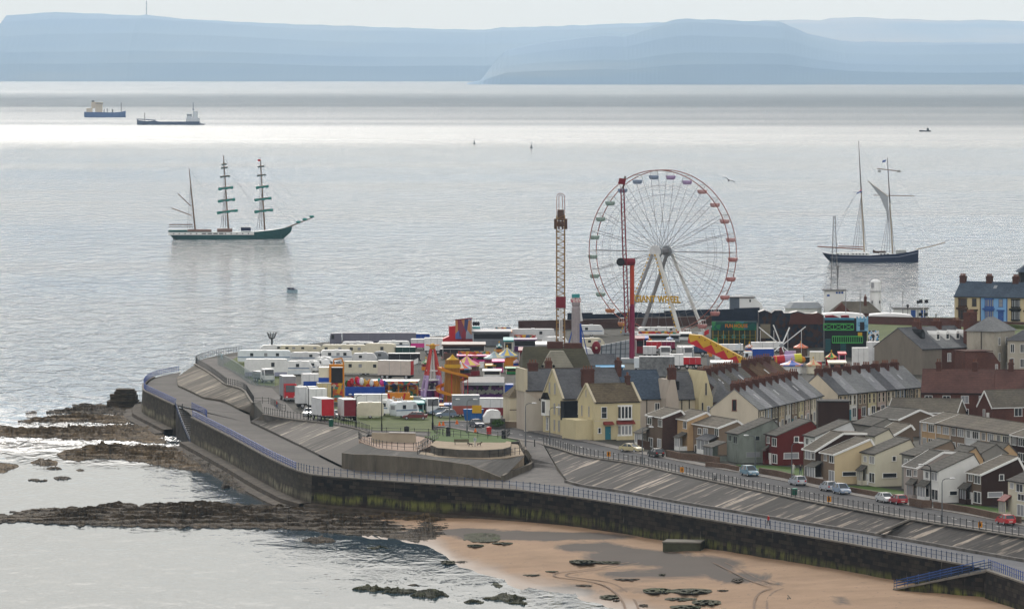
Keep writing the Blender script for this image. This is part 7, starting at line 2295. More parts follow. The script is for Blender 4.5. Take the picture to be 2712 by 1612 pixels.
# ================================================================== FAIRGROUND
def P(name, col, rough=0.5, var=0.12): return MATS.get(name) or mat(name, col, rough, var, 0.8)
C_W = P("fair_white", (0.70, 0.71, 0.71)); C_GW = P("fair_grey_white", (0.58, 0.59, 0.60)); C_CR = P("fair_cream", (0.60, 0.56, 0.44)); C_PB = P("fair_pale_blue", (0.62, 0.67, 0.71))
C_RED = P("fair_red", (0.45, 0.02, 0.03)); C_MAR = P("fair_maroon", (0.17, 0.015, 0.025)); C_OR = P("fair_orange", (0.55, 0.20, 0.02)); C_YE = P("fair_yellow", (0.52, 0.31, 0.025)); C_BL = P("fair_blue", (0.015, 0.06, 0.30))
C_SB = P("fair_sky_blue", (0.10, 0.35, 0.60)); C_PU = P("fair_purple", (0.07, 0.02, 0.10)); C_LI = P("fair_lilac", (0.40, 0.30, 0.50)); C_PK = P("fair_pink", (0.55, 0.05, 0.25)); C_GN = P("fair_green", (0.02, 0.20, 0.06))
C_TL = P("fair_teal", (0.05, 0.26, 0.27)); C_GY = P("fair_grey", (0.24, 0.26, 0.28)); C_DK = P("fair_dark", (0.02, 0.02, 0.025)); C_BR = P("fair_brown", (0.10, 0.06, 0.045)); C_DT = P("fair_dark_teal", (0.02, 0.07, 0.08)); C_MG = P("fair_magenta", (0.20, 0.018, 0.06))
C_VAN = P("trailer_slate", (0.15, 0.15, 0.19)); C_DGN = P("box_green", (0.015, 0.05, 0.045))

def mixed_art(name, cols, sx=1.5, sz=1.0):
 """painted showman's artwork: irregular abstract patches of colour"""
 if name in MATS: return MATS[name]
 m, n, l, b = nodes_of(name, 0.5)
 g = n.new("ShaderNodeTexCoord").outputs["Object"]
 mp = n.new("ShaderNodeMapping"); mp.inputs["Scale"].default_value = (sx, 1, sz); l.new(g, mp.inputs[0])
 v = n.new("ShaderNodeTexVoronoi"); v.inputs["Scale"].default_value = 1.0; l.new(mp.outputs[0], v.inputs["Vector"])
 sp = n.new("ShaderNodeSeparateColor"); l.new(v.outputs["Color"], sp.inputs[0])
 r = ramp(n, [(k / len(cols), c) for k, c in enumerate(cols)], 'CONSTANT')
 l.new(sp.outputs[0], r.inputs[0]); l.new(r.outputs[0], b.inputs["Base Color"])
 return m
A_HERO = mixed_art("art_tall_panel", [(0.25, 0.03, 0.05), (0.10, 0.14, 0.35), (0.40, 0.26, 0.2), (0.2, 0.05, 0.08), (0.30, 0.33, 0.42), (0.05, 0.06, 0.15), (0.45, 0.2, 0.08)], 1.2, 0.35)
A_WARM = mixed_art("art_warm", [(0.5, 0.10, 0.03), (0.55, 0.30, 0.03), (0.05, 0.2, 0.15), (0.4, 0.03, 0.04), (0.5, 0.4, 0.3), (0.06, 0.08, 0.2)], 1.4, 2.2)
A_GREEN = mixed_art("art_green", [(0.01, 0.07, 0.05), (0.02, 0.16, 0.06), (0.01, 0.05, 0.06), (0.04, 0.20, 0.07), (0.02, 0.14, 0.2), (0.01, 0.09, 0.07)], 0.8, 0.7)
A_DARK = mixed_art("art_dark", [(0.012, 0.012, 0.02), (0.03, 0.014, 0.013), (0.008, 0.012, 0.022), (0.02, 0.02, 0.03), (0.04, 0.018, 0.015), (0.012, 0.018, 0.03)], 1.3, 1.1)
A_BW = mixed_art("art_black_white", [(0.6, 0.6, 0.6), (0.03, 0.03, 0.03), (0.65, 0.66, 0.68), (0.05, 0.05, 0.05), (0.1, 0.35, 0.6), (0.6, 0.6, 0.6)], 2.6, 2.6)
A_PURP = mixed_art("art_purple", [(0.05, 0.015, 0.08), (0.10, 0.03, 0.12), (0.25, 0.25, 0.22), (0.02, 0.02, 0.03), (0.06, 0.02, 0.09)], 1.6, 1.6)

def text(parent, body, loc, size, m, width=None, name="lettering", rz=0.0, ext=0.08):
 c = bpy.data.curves.new(name, 'FONT'); c.body = body; c.size = size; c.extrude = ext; c.offset = size * 0.02
 c.align_x = 'CENTER'; c.align_y = 'CENTER'; c.materials.append(m)
 f = bpy.data.objects.new(name, c); COL.objects.link(f)
 me = bpy.data.meshes.new_from_object(f.evaluated_get(bpy.context.evaluated_depsgraph_get()))
 bpy.data.objects.remove(f)
 if width:
  xs = [v.co.x for v in me.vertices]; k = width / max(1e-6, max(xs) - min(xs))
  for v in me.vertices: v.co.x *= k
 o = bpy.data.objects.new(name, me); COL.objects.link(o); o.parent = parent
 o.location = loc; o.rotation_euler = (R(90), 0, rz)
 return o

def at(px, py, z=ZG): return W(px, py, z), sc_at(py, z)

# ---- vehicles of the showmen
def caravan(label, x0, x1, base, top, col, rz=0, stripe=None, skirt=None, group="white caravans and living wagons", cat="caravan", name="caravan", nwin=3, Wd=2.4, slant=0.5):
 p, s = at((x0 + x1) / 2, base)
 L = (x1 - x0) / s / max(0.3, abs(math.cos(R(rz)))); H = (base - top) / s
 H = max(1.9, H * 1.04); rz += 7 * math.sin(x0 * 1.7); h = L / 2
 t = thing(name, label, cat, p + Vector((0, Wd / 2, 0)), R(rz), group)
 z0 = 0.42
 prof = [(-h + 0.1, z0), (-h, z0 + 0.3), (-h, H - 0.45), (-h + 0.35, H - 0.05), (-h + 0.8, H), (h - slant - 0.5, H), (h - slant, H - 0.15), (h, H * 0.55), (h - 0.1, z0)]
 MB().prism(prof, 'y', -Wd / 2, Wd / 2).build("body", col, t)
 if skirt: MB().box(-h + 0.05, h - 0.15, -Wd / 2 - 0.02, Wd / 2 + 0.02, 0.12, z0 + 0.55).build("skirt", skirt, t)
 if stripe: MB().box(-h + 0.02, h - slant * 0.6, -Wd / 2 - 0.02, -Wd / 2 - 0.001, H * 0.44, H * 0.51).build("stripe", stripe, t)
 if nwin:
  for k in range(nwin):
   x = -h + L * (k + 0.6 + 0.25 * math.sin(k * 5 + x0)) / (nwin + 0.2)
   w_ = MB().box(x - 0.36, x + 0.36, -Wd / 2 - 0.035, -Wd / 2 - 0.004, H * 0.56, H * 0.80).build("window", G_DARK if k % 2 == 0 else G_NET, t)
 e = MB().prism([(h - slant * 0.75, H * 0.72), (h - slant * 0.28, H * 0.6), (h - slant * 0.2, H * 0.62), (h - slant * 0.65, H * 0.75)], 'y', -Wd * 0.36, Wd * 0.36).build("window", G_DARK, t)
 MB().box(-h - 0.02, -h - 0.002, -Wd * 0.3, Wd * 0.3, H * 0.52, H * 0.76).build("window", G_NET, t)
 MB().box(-0.4, 0.4, -0.4, 0.4, H + 0.003, H + 0.15).build("roof_vent", C_W, t)
 for y in (-Wd / 2 + 0.12, Wd / 2 - 0.12):
  for x in ((0.0,) if L < 8 else (-0.5, 0.5)): wheel(t, x, y, 0.33)
 MB().bar((h - 0.1, 0, 0.45), (h + 0.9, 0, 0.45), 0.09).build("tow_bar", BLACK, t)
 return t

def cab_parts(t, x0, x1, H, Wd, col, face=1):
 """lorry cab between x0 and x1, its windscreen at the `face` end"""
 f = x1 if face > 0 else x0
 r = x0 if face > 0 else x1
 d = face
 c = MB().prism([(r, 0.6), (f, 0.6), (f, H * 0.5), (f - d * 0.25, H), (r, H + 0.05)], 'y', -Wd / 2, Wd / 2).build("cab", col, t)
 MB().prism([(f + d * 0.012, H * 0.54), (f - d * 0.22, H * 0.93), (f - d * 0.20, H * 0.94), (f + d * 0.035, H * 0.55)], 'y', -Wd * 0.43, Wd * 0.43).build("windscreen", G_DARK, c)
 for y in (-Wd / 2 - 0.012, Wd / 2 + 0.004):
  MB().box(min(f - d * 0.4, f - d * 1.1), max(f - d * 0.4, f - d * 1.1), y, y + 0.008, H * 0.55, H * 0.88).build("side_window", G_DARK, c)
 for y in (-Wd * 0.33, Wd * 0.33):
  MB().box(min(f, f + d * 0.03), max(f, f + d * 0.03), y - 0.18, y + 0.18, 0.75, 1.0).build("headlight", LITE, c)
 MB().box(min(f, f + d * 0.05), max(f, f + d * 0.05), -Wd / 2, Wd / 2, 0.4, 0.68).build("bumper", C_GY, c)
 return c

def lorry(label, x0, x1, base, top, box, cab=None, rz=0, door=None, rear=None, group="showmen's lorries and trailers", L=None, cabH=2.7, Wd=2.5, skirt=None, cat="lorry", name="lorry", roofc=None, cabface=1, z=ZG):
 p, s = at((x0 + x1) / 2, base, z)
 H = max(2.2, (base - top) / s * 1.06)
 if L is None:
  L = max(3, ((x1 - x0) / s - Wd * abs(math.sin(R(rz)))) / max(0.15, abs(math.cos(R(rz)))))
 h = L / 2
 t = thing(name, label, cat, p + Vector((0, Wd / 2, 0)), R(rz), group)
 bx0, bx1 = -h, h - (2.1 if cab and cabface > 0 else 0)
 if cab and cabface < 0: bx0 = -h + 2.1
 MB().box(bx0, bx1, -Wd / 2, Wd / 2, 0.9, H).build("box_body", box, t)
 MB().box(bx0 - 0.03, bx1 + 0.03, -Wd / 2 - 0.03, Wd / 2 + 0.03, H + 0.003, H + 0.09).build("roof", roofc or C_W, t)
 MB().box(bx0 + 0.2, bx1 + 0.3, -0.5, 0.5, 0.5, 0.897).build("chassis", C_DK, t)
 if skirt: MB().box(bx0, bx1, -Wd / 2 - 0.03, -Wd / 2 - 0.004, 0.5, 0.9 + (H - 0.9) * 0.38).build("skirt", skirt, t)
 if rear: MB().box(bx0 - 0.05, bx0 - 0.004, -Wd / 2 + 0.04, Wd / 2 - 0.04, 0.95, H - 0.06).build("rear_door", rear, t)
 if door: MB().box(bx1 + 0.004, bx1 + 0.05, -Wd / 2 + 0.04, Wd / 2 - 0.04, 0.95, H - 0.06).build("rear_door", door, t)
 for k in range(2):
  xx = bx0 + (bx1 - bx0) * (0.35 + 0.35 * k)
  MB().box(xx, xx + 0.06, -Wd / 2 - 0.02, -Wd / 2 - 0.003, 1.0, H - 0.1).build("panel_joint", C_GY, t)
 if cab: cab_parts(t, h - 2.0 if cabface > 0 else -h, h if cabface > 0 else -h + 2.0, cabH, Wd * 0.96, cab, cabface)
 for x in ([bx0 + 1.0, bx0 + 2.1] if L > 5 else [bx0 + 0.8]) + ([h - 1.2] if cab and cabface > 0 else [-h + 1.2] if cab else [bx1 - 1]):
  for y in (-Wd / 2 + 0.15, Wd / 2 - 0.15): wheel(t, x, y, 0.48, 0.28)
 return t

def van(label, x0, x1, base, top, col, rz=0, group="vans parked by the fair"):
 p, s = at((x0 + x1) / 2, base)
 H = (base - top) / s; L = 4.8; h = L / 2
 t = thing("van", label, "van", p + Vector((0, 1.5, 0)), R(rz), group)
 MB().prism([(-h, 0.35), (-h, H), (h - 1.5, H), (h - 0.9, H * 0.62), (h - 0.05, H * 0.5), (h, 0.35)], 'y', -0.95, 0.95).build("body", col, t)
 MB().prism([(h - 1.42, H * 0.97), (h - 0.88, H * 0.65), (h - 0.84, H * 0.66), (h - 1.38, H)], 'y', -0.8, 0.8).build("windscreen", G_DARK, t)
 for y in (-0.965, 0.953): MB().box(h - 2.3, h - 1.35, y, y + 0.012, H * 0.62, H * 0.9).build("side_window", G_DARK, t)
 for x in (-h + 0.9, h - 0.9):
  for y in (-0.85, 0.85): wheel(t, x, y, 0.34)
 for y in (-0.65, 0.65): MB().box(h - 0.02, h + 0.03, y - 0.15, y + 0.15, 0.7, 0.9).build("headlight", LITE, t)

ST = P("caravan_stripe", (0.10, 0.17, 0.28)); SK = P("caravan_skirt", (0.27, 0.28, 0.38))
for a in [("very long white living wagon with blue swoosh at the far corner", 630, 770, 962, 929, C_PB, -4, ST, None), ("long white living wagon with lilac grey skirt behind the mesh fence", 648, 762, 997, 952, C_W, -6, None, SK),
    ("white living wagon with three small dark windows right of the lilac skirted one", 760, 826, 992, 957, C_W, 0, ST, C_PB), ("white living wagon with a blue flash behind the swoosh wagon", 768, 850, 960, 934, C_GW, -3, ST, None),
    ("white living wagon with a row of dark windows next to the big cream trailer", 850, 932, 960, 928, C_W, 6, ST, None), ("small white caravan nose on, left of the three rounded ones", 806, 845, 986, 956, C_W, -25, ST, None),
    ("small rounded white caravan, second of the three nose on", 838, 867, 980, 952, C_W, -35, None, None), ("small rounded white caravan with curved roof behind the other two", 836, 882, 968, 946, C_W, -20, ST, None),
    ("low cream living wagon in the back row left of the others", 742, 850, 936, 916, C_CR, 2, None, None), ("cream living wagon in the back row behind the window row wagon", 852, 970, 945, 914, C_CR, -4, None, None),
    ("cream caravan with curtained end at the right of the back row", 968, 1048, 950, 911, C_CR, -8, None, None), ("white roofed caravan in front of the beacon post", 692, 760, 935, 921, C_W, 0, None, None),
    ("white caravan roof under the long slate trailer, left", 905, 990, 926, 909, C_W, 0, None, None), ("white caravan roof under the long slate trailer, right", 1000, 1085, 924, 907, C_W, 0, ST, None),
    ("long cream living wagon behind the blue banded ride", 905, 1025, 993, 958, C_CR, -6, None, None), ("pale grey boat shaped wagon before the cream end caravan", 934, 998, 964, 936, C_GW, 4, None, None),
    ("grey wagon beside the boat shaped one", 990, 1030, 958, 932, C_GY, 0, None, None), ("cream touring caravan with two windows on the moor grass edge", 944, 1015, 1107, 1067, C_CR, 180, None, None),
    ("white touring caravan half hidden behind the cream one", 1008, 1042, 1100, 1060, C_W, -30, ST, None), ("white touring caravan with rear window near the maroon cars", 1039, 1102, 1106, 1065, C_PB, 28, ST, None),
    ("small white caravan facing the road bend beside the skip", 1280, 1324, 1124, 1087, C_W, 180, ST, None), ("long white motorhome behind the drop tower", 1353, 1470, 903, 872, C_GW, -3, None, None),
    ("white motorhome with rounded nose right of the purple ride", 1440, 1500, 922, 893, C_W, -20, None, None), ("white van bodied caravan with blue slash beside the blue pillar ride", 1532, 1600, 890, 862, C_GW, 0, ST, None),
    ("cream trailer in front of the brown wall", 1535, 1600, 922, 896, C_CR, 0, None, None), ("white rounded caravan beside the red ball", 1532, 1572, 944, 925, C_W, 0, None, None), ("long white trailer under the wheel", 1690, 1800, 886, 870, C_W, 0, None, None)]:
 caravan(a[0], *a[1:6], rz=a[6], stripe=a[7], skirt=a[8], slant=0.25 if a[2] - a[1] > 70 else 0.7, nwin=[3, 2, 4, 1, 3][int(a[1]) % 5] if a[2] - a[1] > 70 else 1 + int(a[1]) % 2)
# lorries, boxes and trailers
lorry("long slate grey trailer with windows parked along the skyline", 906, 1102, 915, 884, C_VAN, None, 2, roofc=C_VAN)
t = thing("lorry", "slate grey tractor cab left of the long slate trailer", "lorry", W(889, 915), 0, "showmen's lorries and trailers"); cab_parts(t, -1.4, 1.4, 3.0, 2.4, C_VAN, -1)
MB().box(-1.2, 3, -0.5, 0.5, 0.45, 0.58).build("chassis", C_DK, t)
for x in (-0.7, 1.8):
 for y in (-1, 1): wheel(t, x, y, 0.48, 0.28)
lorry("white flatbed lorry with dark windscreen on the grass behind the mesh fence", 668, 726, 1012, 996, C_GY, C_W, -62, L=6, cabH=2.9)
lorry("grey box lorry with red cab beside the path", 728, 797, 1060, 1000, C_GY, C_RED, -80, L=8, cabH=3.4)
lorry("white box van with navy lower band left of the blue banded ride", 800, 843, 1032, 993, C_W, None, 12, skirt=C_BL, L=3.4)
van("white van facing out between the red cab and white trailers", 756, 793, 1060, 1033, C_W, -75)
lorry("white panel trailer, left of two behind the red backed lorry", 792, 830, 1080, 1028, C_GW, None, 20, L=4)
lorry("white panel trailer, right of two behind the red backed lorry", 822, 856, 1084, 1033, C_W, None, 15, L=3.4)
lorry("white sided lorry with bright red rear doors on the left", 824, 884, 1112, 1058, C_GW, None, 109, rear=C_RED, L=6.5, skirt=C_RED)
lorry("white sided lorry with maroon rear half standing right of the red backed one", 894, 944, 1113, 1060, C_GW, None, 103, rear=C_MAR, L=6)
lorry("long white lorry trailer behind the cream touring caravan", 938, 1032, 1082, 1047, C_W, None, 0, door=C_RED)
lorry("white lorry facing the camera behind the grey blue hatchback", 1119, 1157, 1096, 1060, C_TL, C_W, -80, L=8, cabH=3.2)
lorry("grey trailer with green shutters and red lower panels", 1196, 1270, 1103, 1050, C_GY, None, 4, skirt=P("trailer_rust", (0.30, 0.08, 0.06)))
lorry("grey white box trailer with dark red skirt left of the teal windowed house", 1270, 1352, 1106, 1058, C_GW, None, -3, skirt=C_MAR)
lorry("big cream trailer with red open end in the middle of the fair", 1000, 1095, 1004, 958, P("trailer_beige", (0.55, 0.48, 0.43)), None, -14, door=C_RED)
lorry("dark green box wagon with two cream drums behind the pyramid ride", 1048, 1100, 950, 921, C_DGN, None, 0)
lorry("black topped wagon with white edge in front of the dark green box", 1028, 1112, 962, 942, C_DK, None, 2)
lorry("trailer under pink sheeting below the red tower", 1088, 1138, 925, 900, C_GW, None, -5, skirt=C_PK)
lorry("white box trailer left of the brown panelled ride", 1124, 1172, 938, 898, C_W, None, 0)
lorry("small blue truck end at the right of the long slate trailer", 1102, 1138, 908, 888, C_BL, None, 0)
lorry("navy topped lorry with white edge above the pink stalls", 1165, 1245, 950, 928, C_DK, None, -3)
lorry("white lorry with dark windscreen left of the yellow slide", 1794, 1836, 950, 922, C_W, C_W, -75, L=6, cabH=2.8)
lorry("white topped van seen nose on between the grey box and pink box", 1742, 1780, 948, 926, C_GY, C_W, -88, L=6, cabH=2.7)
lorry("plain pale grey box trailer beside the red sheeted box", 1704, 1738, 948, 920, C_GW, None, 0)
lorry("bright red box stall behind the pale grey trailer", 1712, 1752, 932, 906, C_RED, None, 0, name="stall", cat="stall"); lorry("crimson pink box stall right of the bright red one", 1755, 1786, 932, 906, C_MG, None, 0, name="stall", cat="stall")
lorry("white sheeted stack beside the stone grey hut", 1776, 1808, 978, 941, C_W, None, 0, name="stack", cat="stack"); lorry("red tarpaulin covered trailer at the back of the chimney row", 1810, 1856, 975, 948, C_RED, None, 0)
lorry("dark blue container beneath the top of the yellow slide", 1794, 1872, 942, 918, P("container_blue", (0.04, 0.07, 0.13)), None, 0)
lorry("blue lorry with white cab at the foot of the yellow slide", 1967, 2050, 962, 926, C_BL, C_PB, 184, cabH=2.6)
lorry("long white trailer in front of the fun house, left", 1905, 1968, 938, 914, C_W, None, 0); lorry("long flat white trailer below the star shaped ride", 1990, 2072, 932, 914, C_W, None, 0)
lorry("cream box wagon by the small tented rides", 2146, 2182, 968, 934, C_CR, None, 0); lorry("white box trailer below the black and white panel, left", 2258, 2300, 980, 925, C_W, None, 0); lorry("white box trailer below the black and white panel, right", 2296, 2336, 975, 910, C_GW, None, 5)
lorry("light blue trailer beside the yellow striped panel wagon", 1690, 1706, 985, 950, C_PB, None, 0)
lorry("pale wagon sheet covered with cream canvas left of the blue banded ride", 838, 876, 1068, 1018, P("canvas_cream", (0.52, 0.44, 0.25)), None, 10, name="stack", cat="stack", L=2.6)
# blue skip with yellow sign
t = thing("skip", "blue metal skip carrying a yellow sheet beside the road bend", "skip", W(1254, 1112), R(-8))
MB().prism([(-1.5, 0), (1.5, 0), (1.9, 2.1), (-1.9, 2.1)], 'y', -0.9, 1.1).build("body", P("skip_blue", (0.02, 0.10, 0.30)), t)
for x in (-1.1, -0.35, 0.4, 1.1): MB().box(x, x + 0.12, -0.98, -0.903, 0.1, 2.0).build("rib", P("skip_blue", None), t)
MB().box(-0.1, 1.7, -1.05, -0.99, 1.4, 2.9).build("sheet", C_YE, t)

# ---- stalls and tents
def cone_tent(label, cx, apex, eave, base, hw, cols, wall, counter=None, group="striped fair tents", n=12):
 p, s = at(cx, base)
 r = hw / s; he = (base - eave) / s; ha = (base - apex) / s
 t = thing("striped_tent", label, "tent", p + Vector((0, r, 0)), 0, group)
 mb = MB()
 N = n
 for k in range(N):
  a0, a1 = 2 * math.pi * (k + 0.5) / N, 2 * math.pi * (k + 1.5) / N
  q = lambda a, rr, z: (rr * math.cos(a), rr * math.sin(a), z)
  mb.poly([q(a0, r, he), q(a1, r, he), q(a1, r * 0.45, he + (ha - he) * 0.45), q(a0, r * 0.45, he + (ha - he) * 0.45)], k % len(cols))
  mb.poly([q(a0, r * 0.45, he + (ha - he) * 0.45), q(a1, r * 0.45, he + (ha - he) * 0.45), (0, 0, ha)], k % len(cols))
  mb.poly([q(a0, r, he - 0.3), q(a1, r, he - 0.3), q(a1, r, he), q(a0, r, he)], (k + 1) % len(cols))
 mb.build("canopy", cols, t)
 MB().lathe([(r * 0.86, 0), (r * 0.86, he - 0.05)], n=10).build("wall", wall, t)
 MB().lathe([(0.12, ha), (0.18, ha + 0.2), (0.001, ha + 0.5)], n=6).build("finial", C_YE, t)
 if counter: MB().lathe([(r * 0.93, 0), (r * 0.93, he * 0.45), (r * 0.8, he * 0.46)], n=10).build("counter", counter, t)
 return t
PKY, YEL2 = P("stripe_pink", (0.55, 0.16, 0.32)), P("stripe_yellow", (0.66, 0.52, 0.12)); ORR, LBL = P("stripe_orange", (0.62, 0.12, 0.05)), P("stripe_blue", (0.22, 0.32, 0.55)); SAL = P("stripe_salmon", (0.60, 0.26, 0.16)); GYB = P("stripe_grey_blue", (0.30, 0.38, 0.42)); PYL = P("stripe_pale_yellow", (0.55, 0.50, 0.30)); NVB = P("stripe_royal", (0.06, 0.12, 0.42))
cone_tent("pink and yellow striped tent, biggest in the middle of the stalls", 1236, 943, 967, 996, 37, [PKY, YEL2], C_BR, C_MAR)
cone_tent("orange red and blue striped tent in front of the pink and yellow one", 1222, 958, 975, 1000, 28, [ORR, LBL, C_CR], C_DK, C_MAR)
cone_tent("tiny yellow and pink topped tent behind the pink stalls", 1257, 935, 944, 962, 16, [YEL2, SAL], C_PK, C_YE)
cone_tent("grey blue striped tent left of the yellow and blue one", 1310, 931, 948, 975, 30, [GYB, PYL, GYB, GYB], C_MG, C_YE)
cone_tent("yellow and blue striped tent on an orange stall", 1343, 920, 942, 970, 29, [YEL2, LBL], C_OR, C_OR)
cone_tent("salmon orange umbrella tent by the star shaped ride", 2122, 908, 919, 945, 20, [SAL, ORR], C_BR)
cone_tent("peach and cream striped tent beside the royal blue tent", 2155, 950, 966, 990, 20, [SAL, PYL], C_CR)
cone_tent("royal blue and peach striped tent below the inflatable", 2098, 954, 966, 990, 32, [NVB, SAL, NVB], C_W)
cone_tent("yellow and green topped little ride near the cream box wagon", 2203, 932, 946, 968, 18, [YEL2, C_RED, C_GN], C_RED)
cone_tent("small yellow topped kiosk on the helter skelter's roof side", 1195, 947, 955, 975, 10, [YEL2, C_OR], C_OR, None)
for k, (lab, cx, ap, ev, bs, hw, c) in enumerate([("small red and white striped kiosk tent below the red tower", 1180, 924, 933, 950, 11, (C_RED, C_W)), ("tiny teal and white tent left of the teal topped booth", 1322, 908, 916, 932, 9, (C_TL, C_W)), ("small orange and yellow tent in front of the grey motorhome", 1392, 936, 945, 962, 13, (C_OR, YEL2)),
  ("small lilac and cream tent beside the maroon shuttered booth", 1368, 950, 958, 976, 10, (C_LI, C_CR)), ("small green and white tent under the wheel's left side", 1672, 896, 903, 918, 9, (C_GN, C_W)), ("small red and yellow tent below the wheel sign", 1718, 892, 899, 914, 10, (C_RED, YEL2)),
  ("small blue and white tent right of the wheel sign", 1774, 890, 897, 912, 11, (LBL, C_W)), ("salmon and white tent behind the blue lorry", 1985, 910, 918, 935, 12, (SAL, C_W)), ("small purple and yellow tent left of the inflatable", 2040, 936, 944, 962, 11, (C_PU, YEL2)),
  ("small pink and white tent in front of the haunted house door", 2232, 918, 926, 945, 11, (PKY, C_W)), ("dark green and cream tent behind the pyramid ride", 1128, 950, 960, 980, 13, (C_GN, C_CR)), ("maroon and cream tent behind the golden helter skelter", 1208, 968, 976, 992, 12, (C_MAR, C_CR))]):
 cone_tent(lab, cx, ap, ev, bs, hw, list(c), [C_BR, C_DK, C_MAR, C_BL][k % 4], [C_RED, C_OR, C_YE][k % 3], "small striped kiosk tents", 8)
def stall(label, x0, x1, base, top, front, roof, sign=None, group="fair stalls and kiosks", dp=3.0, rz=0, name="stall", cat="stall"):
 p, s = at(x0, base); w = (x1 - x0) / s; h = (base - top) / s
 t = thing(name, label, cat, p, R(rz), group)
 MB().box(0, w, 0.3, dp, 0, h * 0.86).build("cabin", front, t)
 MB().box(0.05, w - 0.05, 0.0, 0.297, 0, h * 0.36).build("counter", roof, t)
 MB().box(0.25, w - 0.25, 0.26, 0.297, h * 0.40, h * 0.72).build("opening", C_DK, t)
 MB().prism([(-0.5, h * 0.80), (dp + 0.2, h * 0.90), (dp + 0.2, h), (-0.5, h * 0.88)], 'x', -0.2, w + 0.2).build("awning", roof, t)
 for x in (0.05, w - 0.13): MB().box(x, x + 0.08, -0.35, -0.27, 0, h * 0.8).build("post", C_W, t)
 if sign: MB().box(0.1, w - 0.1, -0.1, 0.0, h * 1.0, h * 1.0 + 0.7).build("sign", sign, t)
 return t
for a in [("magenta pink stall with painted signs between the striped tents", 1212, 1300, 962, 938, C_PK, C_PK, A_WARM), ("yellow stall with low counter right of the pink and yellow tent", 1288, 1312, 985, 964, C_YE, C_YE, None), ("deep pink kiosk under the grey blue tent", 1305, 1334, 985, 952, C_MG, C_PK, None),
    ("small white roofed kiosk in front of the yellow stalls", 1280, 1326, 1000, 978, C_CR, C_W, None), ("yellow kiosk on stilts beside the orange stall", 1340, 1372, 990, 972, C_YE, C_GN, None), ("teal topped booth behind the yellow and blue tent", 1335, 1358, 945, 894, C_CR, C_TL, None),
    ("dark maroon shuttered booth next to the drop tower", 1375, 1422, 978, 920, C_MAR, C_MAR, None), ("grey booth crowded with prizes left of the motorhome", 1360, 1420, 930, 894, C_GY, C_PU, A_WARM), ("white and red kiosk between the maroon booth and drop tower", 1420, 1452, 950, 905, C_GW, C_W, None),
    ("brown panelled stall with a row of uprights below the red tower", 1172, 1284, 950, 906, C_BR, C_BR, None), ("orange boarded stall in the middle of the painted dodgem roofs", 1052, 1104, 1050, 1010, C_OR, A_WARM, None), ("grey blue open shed with dark posts right of the red tower", 1252, 1352, 915, 872, C_GY, P("shed_slate", (0.13, 0.14, 0.16)), None),
    ("red and orange sign topped stall behind the teal booth", 1310, 1354, 905, 874, C_MAR, C_OR, A_WARM), ("blue painted canopy stall behind the slate houses", 1580, 1652, 992, 968, P("mural_blue", (0.08, 0.28, 0.55)), C_SB, None), ("long crowded stall row under the wheel", 1690, 1800, 905, 884, C_GY, C_GY, A_WARM),
    ("maroon stall tower beside the red arm ride", 1684, 1706, 935, 890, C_MAR, C_MAR, None), ("dark blue tented stall between red arm and red box", 1700, 1716, 930, 890, C_BL, C_BL, None), ("white stall with red trim under the wheel's right leg", 1790, 1830, 900, 880, C_W, C_W, None),
    ("orange and green kiosk in front of the dark ride", 2018, 2044, 918, 885, C_OR, C_GN, None), ("red and pink kiosk right of the yellow and green ride", 2222, 2240, 965, 932, C_PK, C_RED, None), ("cream scalloped counter stall behind the chimney row", 2195, 2240, 990, 955, C_CR, C_CR, None),
    ("white topped counter at the back of the chimney row", 1884, 1940, 985, 955, C_W, C_W, None), ("green roofed kiosk below the white lorry front", 1068, 1122, 1098, 1062, C_TL, C_TL, None), ("orange barrow stall right of the helter skelter foot", 1158, 1178, 1088, 1070, C_OR, C_OR, None), ("small blue kiosk at the foot of the helter skelter", 1178, 1196, 1092, 1068, C_BL, C_BL, None)]:
 stall(*a)
# grey roofed sheds
for lab, x0, x1, base, eave, ridge in (("grey slated shed roof in front of the red ball", 1540, 1628, 990, 968, 942), ("low dark shed behind the long slate roof", 1540, 1590, 1000, 985, 976)):
 p, s = at(x0, base)
 t = thing("shed", lab, "shed", p, R(2)); gable_body(t, (x1 - x0) / s, 5, (base - eave) / s, (eave - ridge) / s, 2.5, None, C_GY, C_GY, R_SLATE)
p, s = at(1694, 996)
t = thing("shed", "stone grey pebbled hut with flat top behind the blue slate roof", "shed", p, 0)
MB().box(0, 92 / s, 0, 4, 0, 50 / s).build("wall", mat("grey_pebble", (0.16, 0.165, 0.17), 0.95, 0.5, 1.5), t); MB().box(-0.1, 92 / s + 0.1, -0.1, 4.1, 50 / s + 0.003, 50 / s + 0.15).build("roof", C_GY, t)

# ---- giant wheel
p, s = at(1754, 886)
t = thing("giant_wheel", "giant white ferris wheel with dark red double rim and twenty six gondolas", "ferris wheel", p, R(-32))
RW_, HC, NG = 20.3, 20.75, 26
C_RIM = P("wheel_rim", (0.26, 0.085, 0.065)); C_SP = P("wheel_steel", (0.17, 0.17, 0.18)); C_LEG = P("wheel_white", (0.62, 0.62, 0.60)); C_LEGG = P("wheel_leg_grey", (0.26, 0.26, 0.27))
cp = lambda a, r, y: (r * math.sin(a), y, HC + r * math.cos(a))
for y in (-1.75, 1.75):
 mb = MB()
 for k in range(104):
  a0, a1 = 2 * math.pi * k / 104, 2 * math.pi * (k + 1) / 104
  mb.tube(cp(a0, RW_, y), cp(a1, RW_, y), 0.115, 5, caps=False)
 mb.build("rim", C_RIM, t)
 mb = MB()
 for rr in (16.6, 14.2):
  for k in range(NG):
   mb.tube(cp(2 * math.pi * k / NG, rr, y * 0.9), cp(2 * math.pi * (k + 1) / NG, rr, y * 0.9), 0.04, 3)
 mb.build("inner_ring", C_SP, t)
